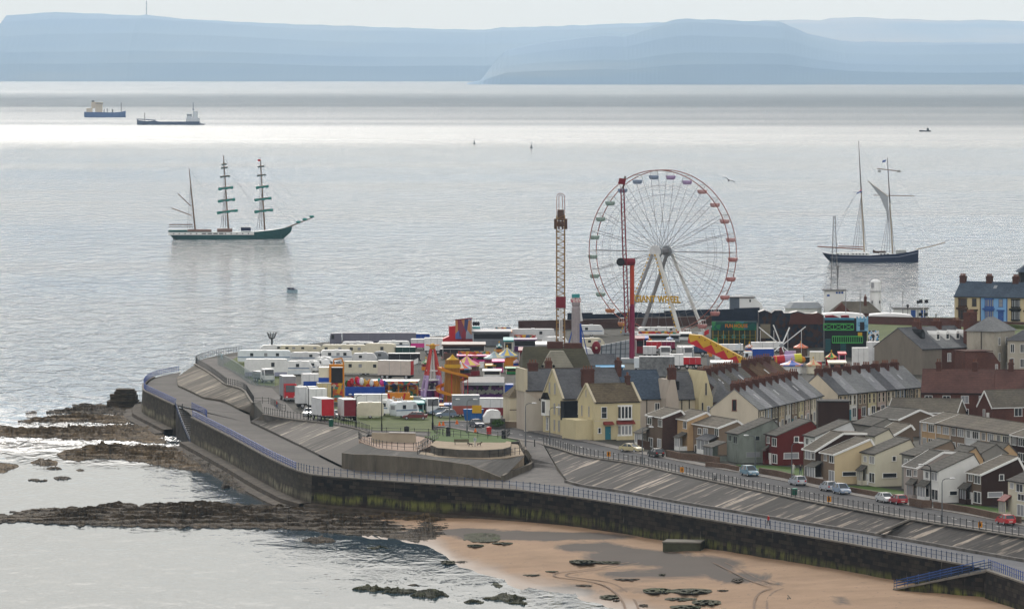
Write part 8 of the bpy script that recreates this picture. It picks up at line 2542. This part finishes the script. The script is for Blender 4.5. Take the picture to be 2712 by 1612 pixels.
A0_ = 2 * math.pi * 0.5 / NG
for k in range(NG):
 a = A0_ + 2 * math.pi * k / NG
 mb = MB()
 for y in (-1.75, 1.75):
  mb.tube(cp(a, 1.3, y * 1.1), cp(a, RW_ - 0.1, y), 0.055, 4)
 for rr in (7.5, 11.5, 15.5):
  mb.tube(cp(a, rr, -1.75), cp(a, rr, 1.75), 0.05, 3)
 mb.tube(cp(a, RW_, -1.75), cp(a, RW_, 1.75), 0.07, 4)
 mb.build("spoke", C_SP, t)
 gc = [C_LI, C_LI, P("gondola_pink", (0.50, 0.30, 0.30)), P("gondola_red", (0.45, 0.20, 0.19))][0 if k < 2 else 1 if k > 22 else 2 if k < 6 else 3] if k < 13 else (P("gondola_orange", (0.48, 0.20, 0.10)) if k < 17 else P("gondola_green", (0.30, 0.40, 0.36)) if k < 23 else P("gondola_blue", (0.25, 0.32, 0.45)))
 q = cp(a, RW_, 0)
 gm = MB()
 gm.lathe([(0.001, -2.2), (0.9, -2.2), (1.2, -1.75), (1.25, -1.2), (1.1, -1.21), (0.001, -1.6)], n=10)
 g = gm.build("gondola", gc, t); g.location = q
 fb = MB()
 for sx, sy in ((-1, -1), (1, -1), (1, 1), (-1, 1)):
  fb.tube((0.7 * sx, 0.7 * sy, -1.4), (0.6 * sx, 0.6 * sy, -0.15), 0.05, 3)
 fb.box(-0.72, 0.72, -0.72, 0.72, -0.2, -0.12).tube((0, -1.7, 0), (0, 1.7, 0), 0.05, 4)
 f = fb.build("gondola_frame", C_GW, g)
mb = MB().tube((0, -3.4, HC), (0, 3.4, HC), 0.8, 12)
mb.build("axle", C_SP, t)
for y in (-2.3, 2.3):
 MB().tube((0, y - 0.25, HC), (0, y + 0.25, HC), 1.35, 18).build("hub", C_GY, t)
MB().tube((0, -3.6, HC), (0, -3.42, HC), 1.6, 18).build("hub_plate", C_GW, t)
for sx, y, m, w in ((-1, -3.6, C_LEGG, 0.6), (1, -3.6, C_LEG, 0.75), (-1, 3.6, C_LEGG, 0.65), (1, 3.6, C_LEG, 0.9)):
 foot = (sx * (8.4 if y < 0 else 9.2), y * 1.45, 0)
 MB().bar((sx * 0.7, y, HC - 0.6), foot, w, 0.6).build("leg", m, t)
 if y < 0:
  for k in range(22):
   f0, f1 = k / 22, (k + 0.55) / 22
   b = Vector((sx * 0.7, y, HC - 0.6)).lerp(Vector(foot), f0); c = Vector((sx * 0.7, y, HC - 0.6)).lerp(Vector(foot), f1)
   if k == 0: strip_ = MB()
   strip_.bar(b + Vector((-0.62, -0.25, 0)), c + Vector((-0.62, -0.25, 0)), 0.32, 0.2)
  strip_.build("light_strip", C_YE, t)
mb = MB()
for y in (-5.2, 5.2):
 mb.bar((-8.4, y, 0.4), (8.6, y, 0.4), 0.5, 0.5)
for x in (-8.3, 8.5): mb.bar((x, -5.2, 0.4), (x, 5.2, 0.4), 0.5, 0.5)
mb.build("base_frame", C_GY, t)
MB().path([(-4.8, -4.3, 9.6), (7.6, -4.3, 9.6)], 0.08).path([(-5.2, -4.3, 8.2), (8, -4.3, 8.2)], 0.08).build("sign_frame", C_SP, t)
text(t, "GIANT WHEEL", (1.4, -4.75, 9.0), 2.3, C_YE, 13.2, ext=0.12)
MB().box(-5, 6, -7, -5.6, 0, 0.9).build("platform", C_W, t)

# ---- drop tower
p, s = at(1485, 948)
Z = lambda y, b=948: (b - y) / s
t = thing("drop_tower", "tall thin golden lattice drop tower with rounded top loops", "fair ride", p, 0, "tall fair rides")
C_GOLD = P("tower_gold", (0.24, 0.14, 0.05)); C_RUST = P("tower_rust", (0.24, 0.09, 0.06))
hw, zt = 10.5 / s, Z(570)
mb = MB()
for x in (-hw, hw):
 for y in (-0.8, 0.8): mb.tube((x, y, 0), (x, y, zt), 0.16, 5)
n = 44
for k in range(n):
 z0, z1 = zt * k / n, zt * (k + 1) / n
 for y in (-0.8, 0.8): mb.tube((-hw if k % 2 else hw, y, z0), (hw if k % 2 else -hw, y, z1), 0.07, 3)
 mb.tube((-hw, -0.8, z0), (hw, -0.8, z0), 0.06, 3)
mb.build("lattice", C_GOLD, t)
MB().bar((-0.22, -0.95, 0), (-0.22, -0.95, zt * 0.38), 0.3, 0.1).bar((0.28, -0.95, 0), (0.28, -0.95, zt * 0.38), 0.22, 0.1).build("guide_rail", C_W, t)
mb = MB()
for w_, zz in ((hw, Z(512)), (hw * 0.45, Z(517))):
 pts = [(-w_, 0, zt)] + [(w_ * math.sin(a), 0, zz - w_ + w_ * math.cos(a)) for a in [math.pi * (k / 8 - 0.5) for k in range(9)]] + [(w_, 0, zt)]
 mb.path(pts, 0.07, 4)
mb.build("top_loop", C_RUST, t)
MB().cbox((0, 0, Z(583)), 1.5, 1.5, 2.4).build("head", C_BR, t)
mb = MB().lathe([(0.9, Z(600)), (1.3, Z(597)), (1.3, Z(590)), (1.0, Z(586))], n=10)
for k in range(10): mb.cbox((1.35 * math.cos(k * .628), 1.35 * math.sin(k * .628), Z(600) - 0.6), 0.35, 0.35, 2.4)
mb.build("gondola", C_BR, t)
MB().cbox((0, 0, Z(815)), 2.3, 2.3, 2.6).build("carriage", C_MAR, t)
# grey pillar ride with a sign head and blue leg
p, s = at(1525, 955)
t = thing("pillar_ride", "grey pillar with lit pink sign head and blue leg beside the drop tower", "fair ride", p, 0, "tall fair rides")
Zb = lambda y: (955 - y) / s
MB().lathe([(1.0, 0), (0.95, Zb(815)), (0.8, Zb(812)), (0.95, Zb(806)), (0.95, Zb(800))], n=12).build("pillar", P("pillar_grey", (0.30, 0.27, 0.28)), t)
MB().box(-1.2, 1.2, -0.6, 0.6, Zb(800), Zb(789)).build("sign_box", mixed_art("art_pink", [(0.5, 0.3, 0.32), (0.6, 0.55, 0.52), (0.4, 0.1, 0.14), (0.6, 0.5, 0.45)], 4, 3), t)
MB().box(-0.9, 0.9, -0.5, 0.5, Zb(788.5), Zb(778)).build("sign_crest", C_TL, t)
MB().prism([(0.6, 0), (1.7, 0), (1.25, Zb(856)), (0.85, Zb(856))], 'y', -0.4, 0.4).build("leg", C_BL, t)
MB().tube((0.6, 0.3, Zb(800)), (1.25, 0.3, Zb(850)), 0.35, 8).build("strut", C_W, t)
MB().bar((-0.5, 0, Zb(862)), (-2.6, 0, 0.2), 0.25).bar((1.2, 0, Zb(862)), (2.9, 0, 0.2), 0.2).build("brace", C_BL, t)
# spinning arm ride
p, s = at(1674, 960)
Zr = lambda y: (960 - y) / s
Xr = lambda x: (x - 1674) / s
t = thing("arm_ride", "red arm ride with tall lattice boom and single gondola before the wheel", "fair ride", p, 0, "tall fair rides")
MB().lathe([(0.62, 0), (0.58, Zr(810)), (0.45, Zr(808)), (0.42, Zr(706))], n=12, mis=None).build("column", C_MG, t)
MB().lathe([(0.5, Zr(805)), (0.5, Zr(702))], n=12).build("column_sleeve", P("arm_orange_red", (0.42, 0.06, 0.03)), t)
MB().tube((0.5, 0, Zr(693)), (Xr(1643), -0.9, Zr(693)), 0.85, 10).build("head", C_MAR, t)
a, b = Vector((Xr(1648), -1.2, Zr(500))), Vector((Xr(1661), -1.2, Zr(880)))
mb = MB()
for dx, dy in ((-0.42, -0.4), (0.42, -0.4), (0.42, 0.4), (-0.42, 0.4)):
 d_ = Vector((dx, dy, 0)); mb.tube(a + d_ * 0.8, b + d_, 0.13, 4)
for k in range(34):
 q0, q1 = a.lerp(b, k / 34), a.lerp(b, (k + 1) / 34)
 sg = 1 if k % 2 else -1
 mb.tube(q0 + Vector((0.42 * sg, -0.4, 0)), q1 + Vector((-0.42 * sg, -0.4, 0)), 0.07, 3); mb.tube(q0 + Vector((0.42 * sg, 0.4, 0)), q1 + Vector((-0.42 * sg, 0.4, 0)), 0.07, 3)
mb.build("boom", C_MAR, t)
MB().tube((Xr(1643), -1.6, Zr(693)), (Xr(1643), -2.0, Zr(693)), 0.95, 12).build("hub", C_DK, t)
MB().prism([(Xr(1636), Zr(486)), (Xr(1654), Zr(489)), (Xr(1658), Zr(474)), (Xr(1640), Zr(471))], 'y', -1.9, -0.5).build("gondola", C_MAR, t)
MB().tube((Xr(1650), -1.2, Zr(500)), (Xr(1656), -1.2, Zr(466)), 0.22, 5).build("gondola_arm", C_BR, t)
MB().cbox((0, 0, 0), 5, 4, 1.0).build("base", C_GY, t)
# tilted grey platform and red ball
p, s = at(1632, 955)
t = thing("tilt_ride", "tilted grey panelled ride platform behind the blue canopy stall", "fair ride", p, 0)
mb = MB().prism([(-41 / s, 0.6), (36 / s, 0), (39 / s, 56 / s), (-39 / s, 40 / s)], 'y', 1.2, 1.8)
mb.build("panel", P("tilt_grey", (0.30, 0.33, 0.36)), t)
mb = MB()
for k in range(7): mb.bar((-40 / s + 76 / s * k / 6, 1.15, 0.6 - 0.1 * k), (-38 / s + 76 / s * k / 6, 1.15, (40 + 16 * k / 6) / s), 0.16 if k % 2 else 0.3, 0.1)
for k in range(4): mb.bar((-40 / s, 1.14, 0.7 + 0.8 * k), (38 / s, 1.14, 0.4 + 1.2 * k), 0.1, 0.1)
mb.build("frame", P("tilt_dark", (0.08, 0.10, 0.12)), t); MB().box(-2.5, 2.5, 1.81, 4.0, 0, 2).build("base", C_DK, t)
p, s = at(1579, 952)
t = thing("gondola_ball", "dark red ball shaped capsule left of the tilted grey platform", "fair ride", p, 0)
MB().ball((0, 0, 2.7), 1.05, 10, sz=1.5).build("capsule", C_MAR, t); MB().lathe([(0.9, 0), (0.9, 0.9), (0.2, 1.1)], n=10).build("base", C_GY, t); MB().ball((0, -1.0, 2.7), 0.3, 5).build("emblem", C_CR, t)
# yellow slide with red zigzag
p, s = at(1825, 975)
t = thing("slide", "yellow and red zigzag sided giant slide running down to the right", "slide", p, R(-4))
q = lambda x, y: ((x - 1825) / s, (975 - y) / s)
top, bot = [q(1825, 886), q(1866, 893), q(1975, 950)], [q(1975, 962), q(1955, 962), q(1824, 904)]
MB().prism([q(1825, 885), q(1858, 888), q(1920, 921), q(1978, 951), q(1976, 960), q(1950, 960), q(1822, 902)], 'y', 0, 3.2).build("side_panel", C_YE, t)
zz = [q(1823, 892), q(1829, 906), q(1846, 900), q(1863, 921), q(1884, 912), q(1896, 935), q(1917, 927), q(1929, 949), q(1950, 941), q(1957, 958), q(1952, 961), q(1930, 957), q(1822, 907)]
MB().prism(zz, 'y', -0.06, -0.004).build("zigzag", C_RED, t)
for k in range(8):
 x, y = q(1852 + 15 * k, 893 + 7.4 * k); MB().tube((x, -0.1, y), (x, -0.005, y), 0.16, 6).build("lamp", C_MAR, t)
for x in (0.6, 4.0): MB().box(x, x + 0.3, 1, 2.8, 0, 4.4 - x * 0.35).build("leg", C_GY, t)
# fun house
p, s = at(1884, 912)
t = thing("fun_house", "green painted fun house front with orange lettering", "fun house", p, 0)
w_ = 120 / s
MB().box(0, w_, 0.5, 5, 0, 4.2).build("body", P("funhouse_dark", (0.03, 0.05, 0.035)), t)
MB().box(0.1, w_, 0.0, 0.49, 38 / s, 61 / s).build("sign", A_GREEN, t)
text(t, "FUN HOUSE", (w_ * 0.55, -0.08, 49 / s), 1.15, C_OR, 5.4)
MB().box(0.2, w_ - 0.2, -0.6, 0.0, 1.3, 1.5).box(0.2, w_ - 0.2, -0.6, 0.0, 2.1, 2.25).build("balcony", P("funhouse_olive", (0.12, 0.14, 0.02)), t)
mb = MB()
for k in range(9): mb.box(0.3 + k * (w_ - 0.7) / 8, 0.4 + k * (w_ - 0.7) / 8, -0.6, -0.5, 0, 3.4)
mb.build("posts", C_YE, t)
for k in range(3): MB().tube((3 + 2.4 * k, -0.04, 1.9), (3 + 2.4 * k, 0.49, 1.9), 0.55, 8).build("porthole", C_TL, t)
# dark ride
p, s = at(2010, 920)
t = thing("dark_ride", "big black and rust painted dark ride with uneven peaked skyline", "dark ride", p, 0)
q = lambda x, y: ((x - 2010) / s, (920 - y) / s)
MB().prism([q(2010, 920), q(2182, 920), q(2182, 836), q(2166, 827), q(2152, 833), q(2150, 830), q(2132, 830), q(2112, 824), q(2092, 829), q(2076, 829), q(2071, 822), q(2052, 822), q(2043, 829), q(2025, 821), q(2010, 826)], 'y', 0, 6).build("facade", A_DARK, t)
MB().prism([q(2090, 858), q(2180, 858), q(2178, 832), q(2162, 829), q(2130, 832), q(2110, 827), q(2094, 832)], 'y', -0.4, -0.004).build("rust_panel", P("rust_panel", (0.075, 0.025, 0.02)), t)
MB().box(*[q(2014, 0)[0], q(2040, 0)[0]], -0.5, -0.004, q(0, 895)[1], q(0, 858)[1]).build("stone_panel", P("stone_panel", (0.16, 0.14, 0.10)), t)
MB().box(*[q(2028, 0)[0], q(2056, 0)[0]], -0.5, -0.004, q(0, 913)[1], q(0, 903)[1]).build("notice", C_CR, t)
# haunted house with green balconies
p, s = at(2183, 945)
t = thing("haunted_house", "dark haunted house with bright green balconies and pale blue castle turret", "fun house", p, 0)
q = lambda x, y: ((x - 2183) / s, (945 - y) / s)
def qb(x0, x1, y0, y1, d0, d1, nm, m, par=None): return MB().box(q(x0, 0)[0], q(x1, 0)[0], d0, d1, q(0, y1)[1], q(0, y0)[1]).build(nm, m, par or t)
qb(2184, 2296, 842, 945, 0, 6, "facade", P("haunted_black", (0.012, 0.014, 0.02)))
qb(2184, 2262, 841, 847, -0.5, -0.01, "eave", P("haunted_blue", (0.05, 0.2, 0.3)))
for x in (2186, 2228): MB().prism([q(x, 841), q(x + 38 if x < 2200 else x + 22, 841), q(x + 20, 834), q(x, 835)], 'y', 0.2, 3).build("dormer", C_MAR, t)
for (x0, x1, y0, y1) in ((2181, 2260, 857, 873), (2204, 2284, 890, 907)):
 b = MB(); z0, z1 = q(0, y1)[1], q(0, y0)[1]; X0, X1 = q(x0, 0)[0], q(x1, 0)[0]
 b.bar((X0, -0.6, z0), (X1, -0.6, z0), 0.22).bar((X0, -0.6, z1), (X1, -0.6, z1), 0.22)
 nn = 3 if y0 < 870 else 14
 for k in range(nn + 1):
  xx = X0 + (X1 - X0) * k / nn; b.bar((xx, -0.6, z0), (xx, -0.6, z1), 0.14)
  if nn == 3 and k < 3:
   x2 = X0 + (X1 - X0) * (k + 1) / nn; b.bar((xx, -0.6, z0), (x2, -0.6, z1), 0.12); b.bar((xx, -0.6, z1), (x2, -0.6, z0), 0.12)
 b.build("balcony", P("balcony_green", (0.06, 0.34, 0.08)), t)
c = MB().prism([q(2268, 876), q(2299, 876), q(2299, 838), q(2295, 838), q(2295, 842), q(2291, 842), q(2291, 838), q(2286, 838), q(2286, 842), q(2281, 842), q(2281, 838), q(2276, 838), q(2276, 842), q(2272, 842), q(2272, 838), q(2268, 838)], 'y', -0.5, -0.01).build("castle_turret", mixed_art("art_castle", [(0.16, 0.36, 0.52), (0.22, 0.42, 0.58), (0.10, 0.25, 0.38), (0.20, 0.40, 0.55)], 2.2, 2.5), t)
MB().box(q(2277, 0)[0], q(2289, 0)[0], -0.56, -0.51, q(0, 874)[1], q(0, 852)[1]).build("doorway", C_DK, c)
qb(2272, 2283, 880, 892, -0.5, -0.01, "flame_panel", C_YE)
qb(2186, 2200, 897, 930, -0.6, -0.01, "entrance", C_DT); qb(2226, 2240, 908, 940, -0.6, -0.01, "entrance", C_DT)
p, s = at(2299, 925)
t = thing("art_panel", "upright panel painted with black and white figures and a blue corner", "panel", p, 0)
MB().box(0, 29 / s, 0, 0.3, 17 / s, 50 / s).build("panel", A_BW, t); MB().box(0.2, 0.4, 0.1, 0.25, 0, 17 / s).box(29 / s - 0.4, 29 / s - 0.2, 0.1, 0.25, 0, 17 / s).build("leg", C_GY, t)
# star ride
p, s = at(2070, 950)
t = thing("star_ride", "ride with long white radiating arms in front of the dark ride", "fair ride", p, 0)
c0 = Vector((0, 0, 35 / s)); MB().tube((0, 0, 0), c0, 0.5, 8).build("column", C_MAR, t); MB().ball(c0, 0.6, 6).build("hub", C_GY, t)
for x, y, d_ in ((2010, 866, 0.5), (2048, 860, -0.5), (2133, 864, -1), (2092, 868, 2), (2050, 928, -2), (2074, 930, -2.5), (2086, 928, -2)):
 MB().bar(c0, ((x - 2070) / s, d_, (950 - y) / s), 0.16 if y > 900 else 0.22).build("arm", C_W, t)
for x in (2014, 2050, 2087, 2123): MB().tube(((x - 2070) / s, 0.8, 0), ((x - 2070) / s, 0.8, 75 / s), 0.06, 4).build("pole", C_GW, t)
# inflatable caterpillar
p, s = at(2090, 968)
t = thing("inflatable", "red lilac and yellow inflatable tunnel lying beside the striped tents", "inflatable", p, R(8))
for x0, x1, m in ((-40, -12, C_RED), (-12, 14, C_LI), (14, 34, P("inflatable_yellow", (0.55, 0.52, 0.05)))):
 MB().tube((x0 / s, 0.5, 1.1 + (x0 + 40) / s * 0.08), (x1 / s, 0.5, 1.1 + (x1 + 40) / s * 0.08), 1.15, 12).build("section", m, t)
MB().ball((-41 / s, 0.3, 1.0), 0.9, 8, sx=0.6).build("mouth", C_DK, t); MB().lathe([(1.0, 0), (1.25, 0.2), (1.0, 0.4)], n=14).build("ring", C_YE, t)
[c for c in COL.objects if c.parent == t and c.name.startswith("ring")][0].location = (-38 / s, 0.4, 1.1); [c for c in COL.objects if c.parent == t and c.name.startswith("ring")][0].rotation_euler = (0, R(90), 0)
MB().ball((36 / s, 0.4, 1.3), 0.8, 8).build("tail", C_OR, t); MB().box(-0.6, 1.9, 1.8, 2.4, 0, 3.2).build("back_wall", C_LI, t)
# red tower fun house
p, s = at(1190, 912)
t = thing("fun_house", "red fun house with tall painted panel standing above the stalls", "fun house", p, R(3))
q = lambda x, y: ((x - 1190) / s, (912 - y) / s)
MB().prism([q(1160, 912), q(1252, 912), q(1252, 895), q(1200, 893), q(1190, 862), q(1190, 890), q(1160, 903)], 'y', 0, 4).build("base", C_RED, t)
MB().prism([q(1191, 912), q(1208, 912), q(1208, 862), q(1191, 864)], 'y', -0.3, -0.004).build("stair_tower", C_RED, t)
MB().prism([q(1206, 897), q(1252, 897), q(1249, 843), q(1206, 848)], 'y', -0.5, -0.01).build("painted_panel", A_HERO, t)
MB().bar((*[q(1205, 847)[0]], -0.55, q(0, 847)[1]), (q(1250, 842)[0], -0.55, q(0, 842)[1]), 0.25).build("trim", C_MAR, t)
for k in range(3): MB().ball((q(1255 + 6 * k, 0)[0], 0, q(0, 857)[1]), 0.35, 5, sz=1.6).build("figure", C_DK, t)
MB().box(q(1252, 0)[0], q(1272, 0)[0], 0, 3, 0, q(0, 865)[1]).build("side_tower", C_TL, t)
# pyramid legged ride
p, s = at(1152, 1062)
t = thing("pyramid_ride", "ride of red and lilac legs leaning together under a golden star", "fair ride", p, R(12), None)
zt = 150 / s
for k in range(4):
 a = R(45 + 90 * k)
 b0, b1 = Vector((2.75 * math.cos(a), 2.75 * math.sin(a) + 2.5, 0.8)), Vector((0.45 * math.cos(a), 0.45 * math.sin(a) + 2.5, zt - 1))
 m_ = b0.lerp(b1, 0.45)
 l0 = MB().tube(b0, m_, 0.34, 8, r2=0.3).build("leg", C_LI, t); MB().tube(m_, b1, 0.3, 8, r2=0.24).build("leg_top", P("pyramid_red", (0.42, 0.05, 0.045)), l0)
mb = MB()
for zz in (2.2, 4.2, 6.0):
 r_ = 2.75 - 2.3 * zz / zt; mb.path([(r_ * math.cos(R(45 + 90 * k)), r_ * math.sin(R(45 + 90 * k)) + 2.5, zz) for k in range(5)], 0.1, 4)
for x in (-0.5, 0.5): mb.tube((x, 2.5, 0.8), (x * 0.4, 2.5, zt - 1), 0.12, 5)
mb.build("frame", C_W, t)
MB().ball((0, 2.5, zt - 0.5), 0.65, 6).build("crown", C_YE, t)
mb = MB()
for k in range(8): mb.bar((0, 2.5, zt - 0.4), (1.4 * math.cos(k * .785), 2.5 + 1.4 * math.sin(k * .785), zt - 0.2), 0.2)
mb.build("star", C_OR, t)
MB().lathe([(0.001, 0), (3.6, 0), (3.6, 0.75), (0.001, 0.8)], (0, 2.5, 0), 14).build("platform", C_BL, t)
for k in range(9):
 a = 0.7 * k; MB().cbox((2.2 * math.cos(a), 2.5 + 2.2 * math.sin(a), 0.8), 0.9, 0.9, 1.3).build("seat", [C_PU, C_MG, C_LI][k % 3], t)
MB().cbox((0, 2.5, 0.8), 1.8, 1.8, 3.2).build("core", A_PURP, t)
# helter skelter
p, s = at(1198, 1072)
t = thing("helter_skelter", "orange helter skelter with spiral slide winding round its golden tower", "helter skelter", p + Vector((0, 3, 0)), 0)
C_HS = mat("helter_orange", (0.27, 0.12, 0.02), 0.6, 0.35, 1.2, streak=(3, 3, 0.4)); C_SL = P("slide_orange", (0.55, 0.22, 0.02))
h_ = 118 / s
MB().lathe([(1.85, 0), (1.45, h_ * 0.86), (1.45, h_)], n=14).build("tower", C_HS, t)
MB().lathe([(1.65, h_ * 0.82), (1.65, h_ * 0.9)], n=14).build("balcony", C_YE, t)
MB().lathe([(1.3, h_), (0.5, h_ + 0.5), (0.001, h_ + 1.1)], n=12).build("cap", C_YE, t)
mb, sup = MB(), MB()
N = 46; prev = None
for k in range(N + 1):
 f = k / N; a = R(170) + f * R(560); r_ = 2.55 + 0.55 * f; zz = h_ * 0.78 * (1 - f) + 0.5
 q_ = [Vector((rr * math.cos(a), rr * math.sin(a), zz + dz)) for rr, dz in ((r_ - 0.45, 0.45), (r_ - 0.42, 0), (r_ + 0.42, 0), (r_ + 0.45, 0.5))]
 if prev:
  for i in range(3): mb.poly([prev[i], prev[i + 1], q_[i + 1], q_[i]])
  if k % 4 == 0: sup.tube(((r_ + 0.3) * math.cos(a), (r_ + 0.3) * math.sin(a), 0), ((r_ + 0.3) * math.cos(a), (r_ + 0.3) * math.sin(a), zz), 0.07, 4)
 prev = q_
mb.build("spiral_slide", C_SL, t); sup.build("supports", C_RED, t)
# purple waltzer
p, s = at(1229, 1066)
t = thing("waltzer", "long dark purple ride with silver roof edge behind the grey shuttered trailer", "fair ride", p, 0)
w_ = 104 / s
MB().box(0, w_, 0.4, 7, 0, 3.4).build("front", A_PURP, t); MB().box(0, w_, 0.1, 0.39, 0.2, 1.7).build("lower_panel", C_PU, t)
MB().prism([(-0.6, 3.5), (-0.6, 4.0), (3.5, 5.0), (7.2, 4.6), (7.2, 3.5)], 'x', -0.3, w_ + 0.2).build("roof", C_DK, t)
MB().box(-0.3, w_ + 0.2, -0.75, -0.61, 3.5, 4.1).build("roof_edge", P("silver_edge", (0.30, 0.33, 0.36)), t); MB().box(w_ + 0.3, w_ + 2.0, 0, 5, 0, 3.6).build("side_wall", C_BL, t)
for k in range(9): MB().tube((0.5 + k * (w_ - 1) / 8, 0.3, 2.2), (0.5 + k * (w_ - 1) / 8, 0.38, 2.2), 0.42, 8).build("roundel", P("roundel", (0.20, 0.21, 0.19)), t)
# painted ride with blue front and the dodgems behind
p, s = at(914, 1066)
t = thing("painted_ride", "ride with plain blue front panel and jumble of painted figures above", "fair ride", p, 0)
w_ = 106 / s
MB().box(0, w_, 0, 0.3, 1.4, 3.2).build("front_panel", C_BL, t); MB().box(-0.2, w_ + 0.8, -0.2, 6, 0.3, 0.7).build("deck", C_BR, t)
MB().box(0.3, w_ - 0.3, 2.6, 5.5, 0.7, 3.6).build("core", A_WARM, t)
rnd = random.Random(4)
for k in range(16):
 x = 0.3 + k * (w_ - 0.6) / 15; hh = rnd.uniform(1.0, 2.6); m = rnd.choice([C_RED, C_GN, C_TL, C_PK, C_OR, C_W, C_BL, C_DK, C_YE, C_GW])
 MB().ball((x, rnd.uniform(0.8, 4.0), 3.0 + hh * 0.5), rnd.uniform(0.35, 0.6), 5, sz=1.6).build("figure", m, t)
for k in range(3): MB().ball((1 + 3.4 * k, -0.05, 1.7), 0.3, 5, sx=1.3, sy=0.3, sz=0.5).build("lamp", C_W, t)
p, s = at(868, 1066)
t = thing("painted_ride", "orange framed gateway ride with dark opening and blue and cream wagon side", "fair ride", p, 0)
MB().box(-1.8, 0.2, 0.2, 5, 1.0, 7.0).build("cream_side", C_CR, t); MB().box(-1.85, 0.25, 0.15, 0.199, 3.3, 5.0).build("blue_side", C_BL, t)
MB().box(0.3, 0.7, -0.2, 0.4, 0, 7.2).box(3.0, 3.3, -0.2, 0.4, 0, 7.2).box(0.3, 3.3, -0.25, 0.45, 7.2, 7.7).build("gateway", C_OR, t); MB().box(0.7, 3.0, 0.1, 3, 4.0, 7.0).build("opening", C_DK, t); MB().box(0.7, 3.0, -0.1, 2, 0.2, 3.9).build("booth", A_WARM, t)
MB().box(0.3, 1.0, -0.4, -0.21, 0, 3.0).build("side_door", C_DT, t); MB().path([(1.2, 0, 7.7), (1.2, 0, 8.6), (2.8, 0, 8.9), (3.2, 0, 7.7)], 0.14).build("hoop", C_OR, t)
p, s = at(978, 1058)
t = thing("dodgems", "dodgem ride with flat canopy edged in painted orange red and teal panels", "fair ride", p, R(-2))
w_ = 130 / s
MB().box(0, w_, 0, 7, 3.6, 3.75).build("roof", C_GW, t); MB().box(0, w_, -0.2, 0, 3.0, 3.75).build("fascia", A_WARM, t); MB().box(0, w_, -0.3, 7, 0, 0.4).build("floor", C_DK, t)
for k in range(6): MB().box(0.1 + k * (w_ - 0.4) / 5, 0.3 + k * (w_ - 0.4) / 5, 0, 0.2, 0.4, 3.0).build("post", C_OR, t)
MB().box(0.2, w_ - 0.2, 6.5, 6.8, 0.4, 3.0).build("back_wall", A_WARM, t)
for k in range(4):
 c = MB().lathe([(0.001, 0.45), (0.8, 0.45), (0.9, 0.9), (0.6, 1.1), (0.001, 1.0)], (1.2 + 2.2 * k, 1.5 + (k % 2) * 1.6, 0), 9).build("dodgem_car", [C_BL, C_RED, C_YE, C_GN][k], t)
p, s = at(1026, 1092)
t = thing("ride_entrance", "orange ride front lettered in white with red arrows behind the white caravans", "fair ride", p, 0)
w_ = 60 / s
MB().box(0, w_, 0, 0.4, 1.0, 3.9).build("panel", C_OR, t)
text(t, "Freak", (w_ * 0.46, -0.1, 2.6), 1.25, C_W, 2.2)
for x, sg in ((0.15, 1), (3.4, -1)): MB().bar((x, -0.04, 3.7), (x + 0.55 * sg, -0.04, 1.6), 0.35, 0.06).build("arrow", C_RED, t)
MB().box(0, w_ + 0.6, 0.41, 4, 0.6, 3.0).build("deck", C_YE, t)
for x in (0.3, w_ - 0.3): MB().box(x - 0.1, x + 0.1, 0.1, 0.3, 0, 1.0).build("leg", C_GY, t)
# flags
for lab, x, base, top, m in (("small white flag beside the purple ride", 1332, 1064, 1024, C_W), ("red yellow and black flag by the fun house", 1878, 905, 872, C_RED), ("green white and red flag before the fun house", 1900, 920, 893, C_GN), ("white flag by the slide top", 1862, 905, 876, C_PB), ("white flag with red cross near the pyramid ride", 1108, 990, 948, C_W), ("red pennant above the brown stall", 1208, 930, 905, C_RED), ("blue and white flag by the blue lorry", 1962, 945, 908, C_PB)):
 p, s = at(x, base); h_ = (base - top) / s
 t = thing("flag", lab, "flag", p, 0, "flags flying over the fair")
 MB().tube((0, 0, 0), (0, 0, h_), 0.05, 4).build("pole", C_GY, t)
 mb = MB()
 for k in range(4): mb.box(-0.3 * (k + 1), -0.3 * k, 0.06 * math.sin(k), 0.06 * math.sin(k) + 0.03, h_ - 1.1 - 0.12 * k, h_ - 0.15 * k)
 mb.build("cloth", m, t)
# show trailers' crates and generators scattered between the rides
rnd = random.Random(21)
k = 0
for lab, x, y, m in (("small grey generator box left of the pyramid ride", 1104, 1072, C_GY), ("pair of dark speakers beside the dodgems", 1112, 1052, C_DK), ("red gas crate under the brown stall", 1290, 958, C_RED), ("white chest freezer beside the pink stalls", 1275, 975, C_W), ("small green generator box behind the striped tents", 1270, 930, C_DGN),
      ("grey crate stack below the motorhome", 1435, 930, C_GY), ("blue crate by the pillar ride", 1546, 940, C_BL), ("pale crate under the wheel", 1722, 893, C_GW), ("orange crate beside the dark container", 1880, 945, C_OR), ("white cool box on the grass patch by the slide", 1900, 952, C_W), ("dark cabinet right of the inflatable", 2142, 962, C_DK), ("red cabinet left of the cream box wagon", 2168, 975, C_RED)):
 p, s = at(x, y)
 t = thing("crate", lab, "crate", p, R(rnd.uniform(-20, 20)))
 a, b = rnd.uniform(1.0, 2.0), rnd.uniform(1.0, 1.9)
 MB().box(-a / 2, a / 2, 0, 1.2, 0.1, b).build("box", m, t); MB().box(-a / 2 - 0.04, a / 2 + 0.04, -0.04, 1.24, b + 0.003, b + 0.09).build("lid", C_GY, t)
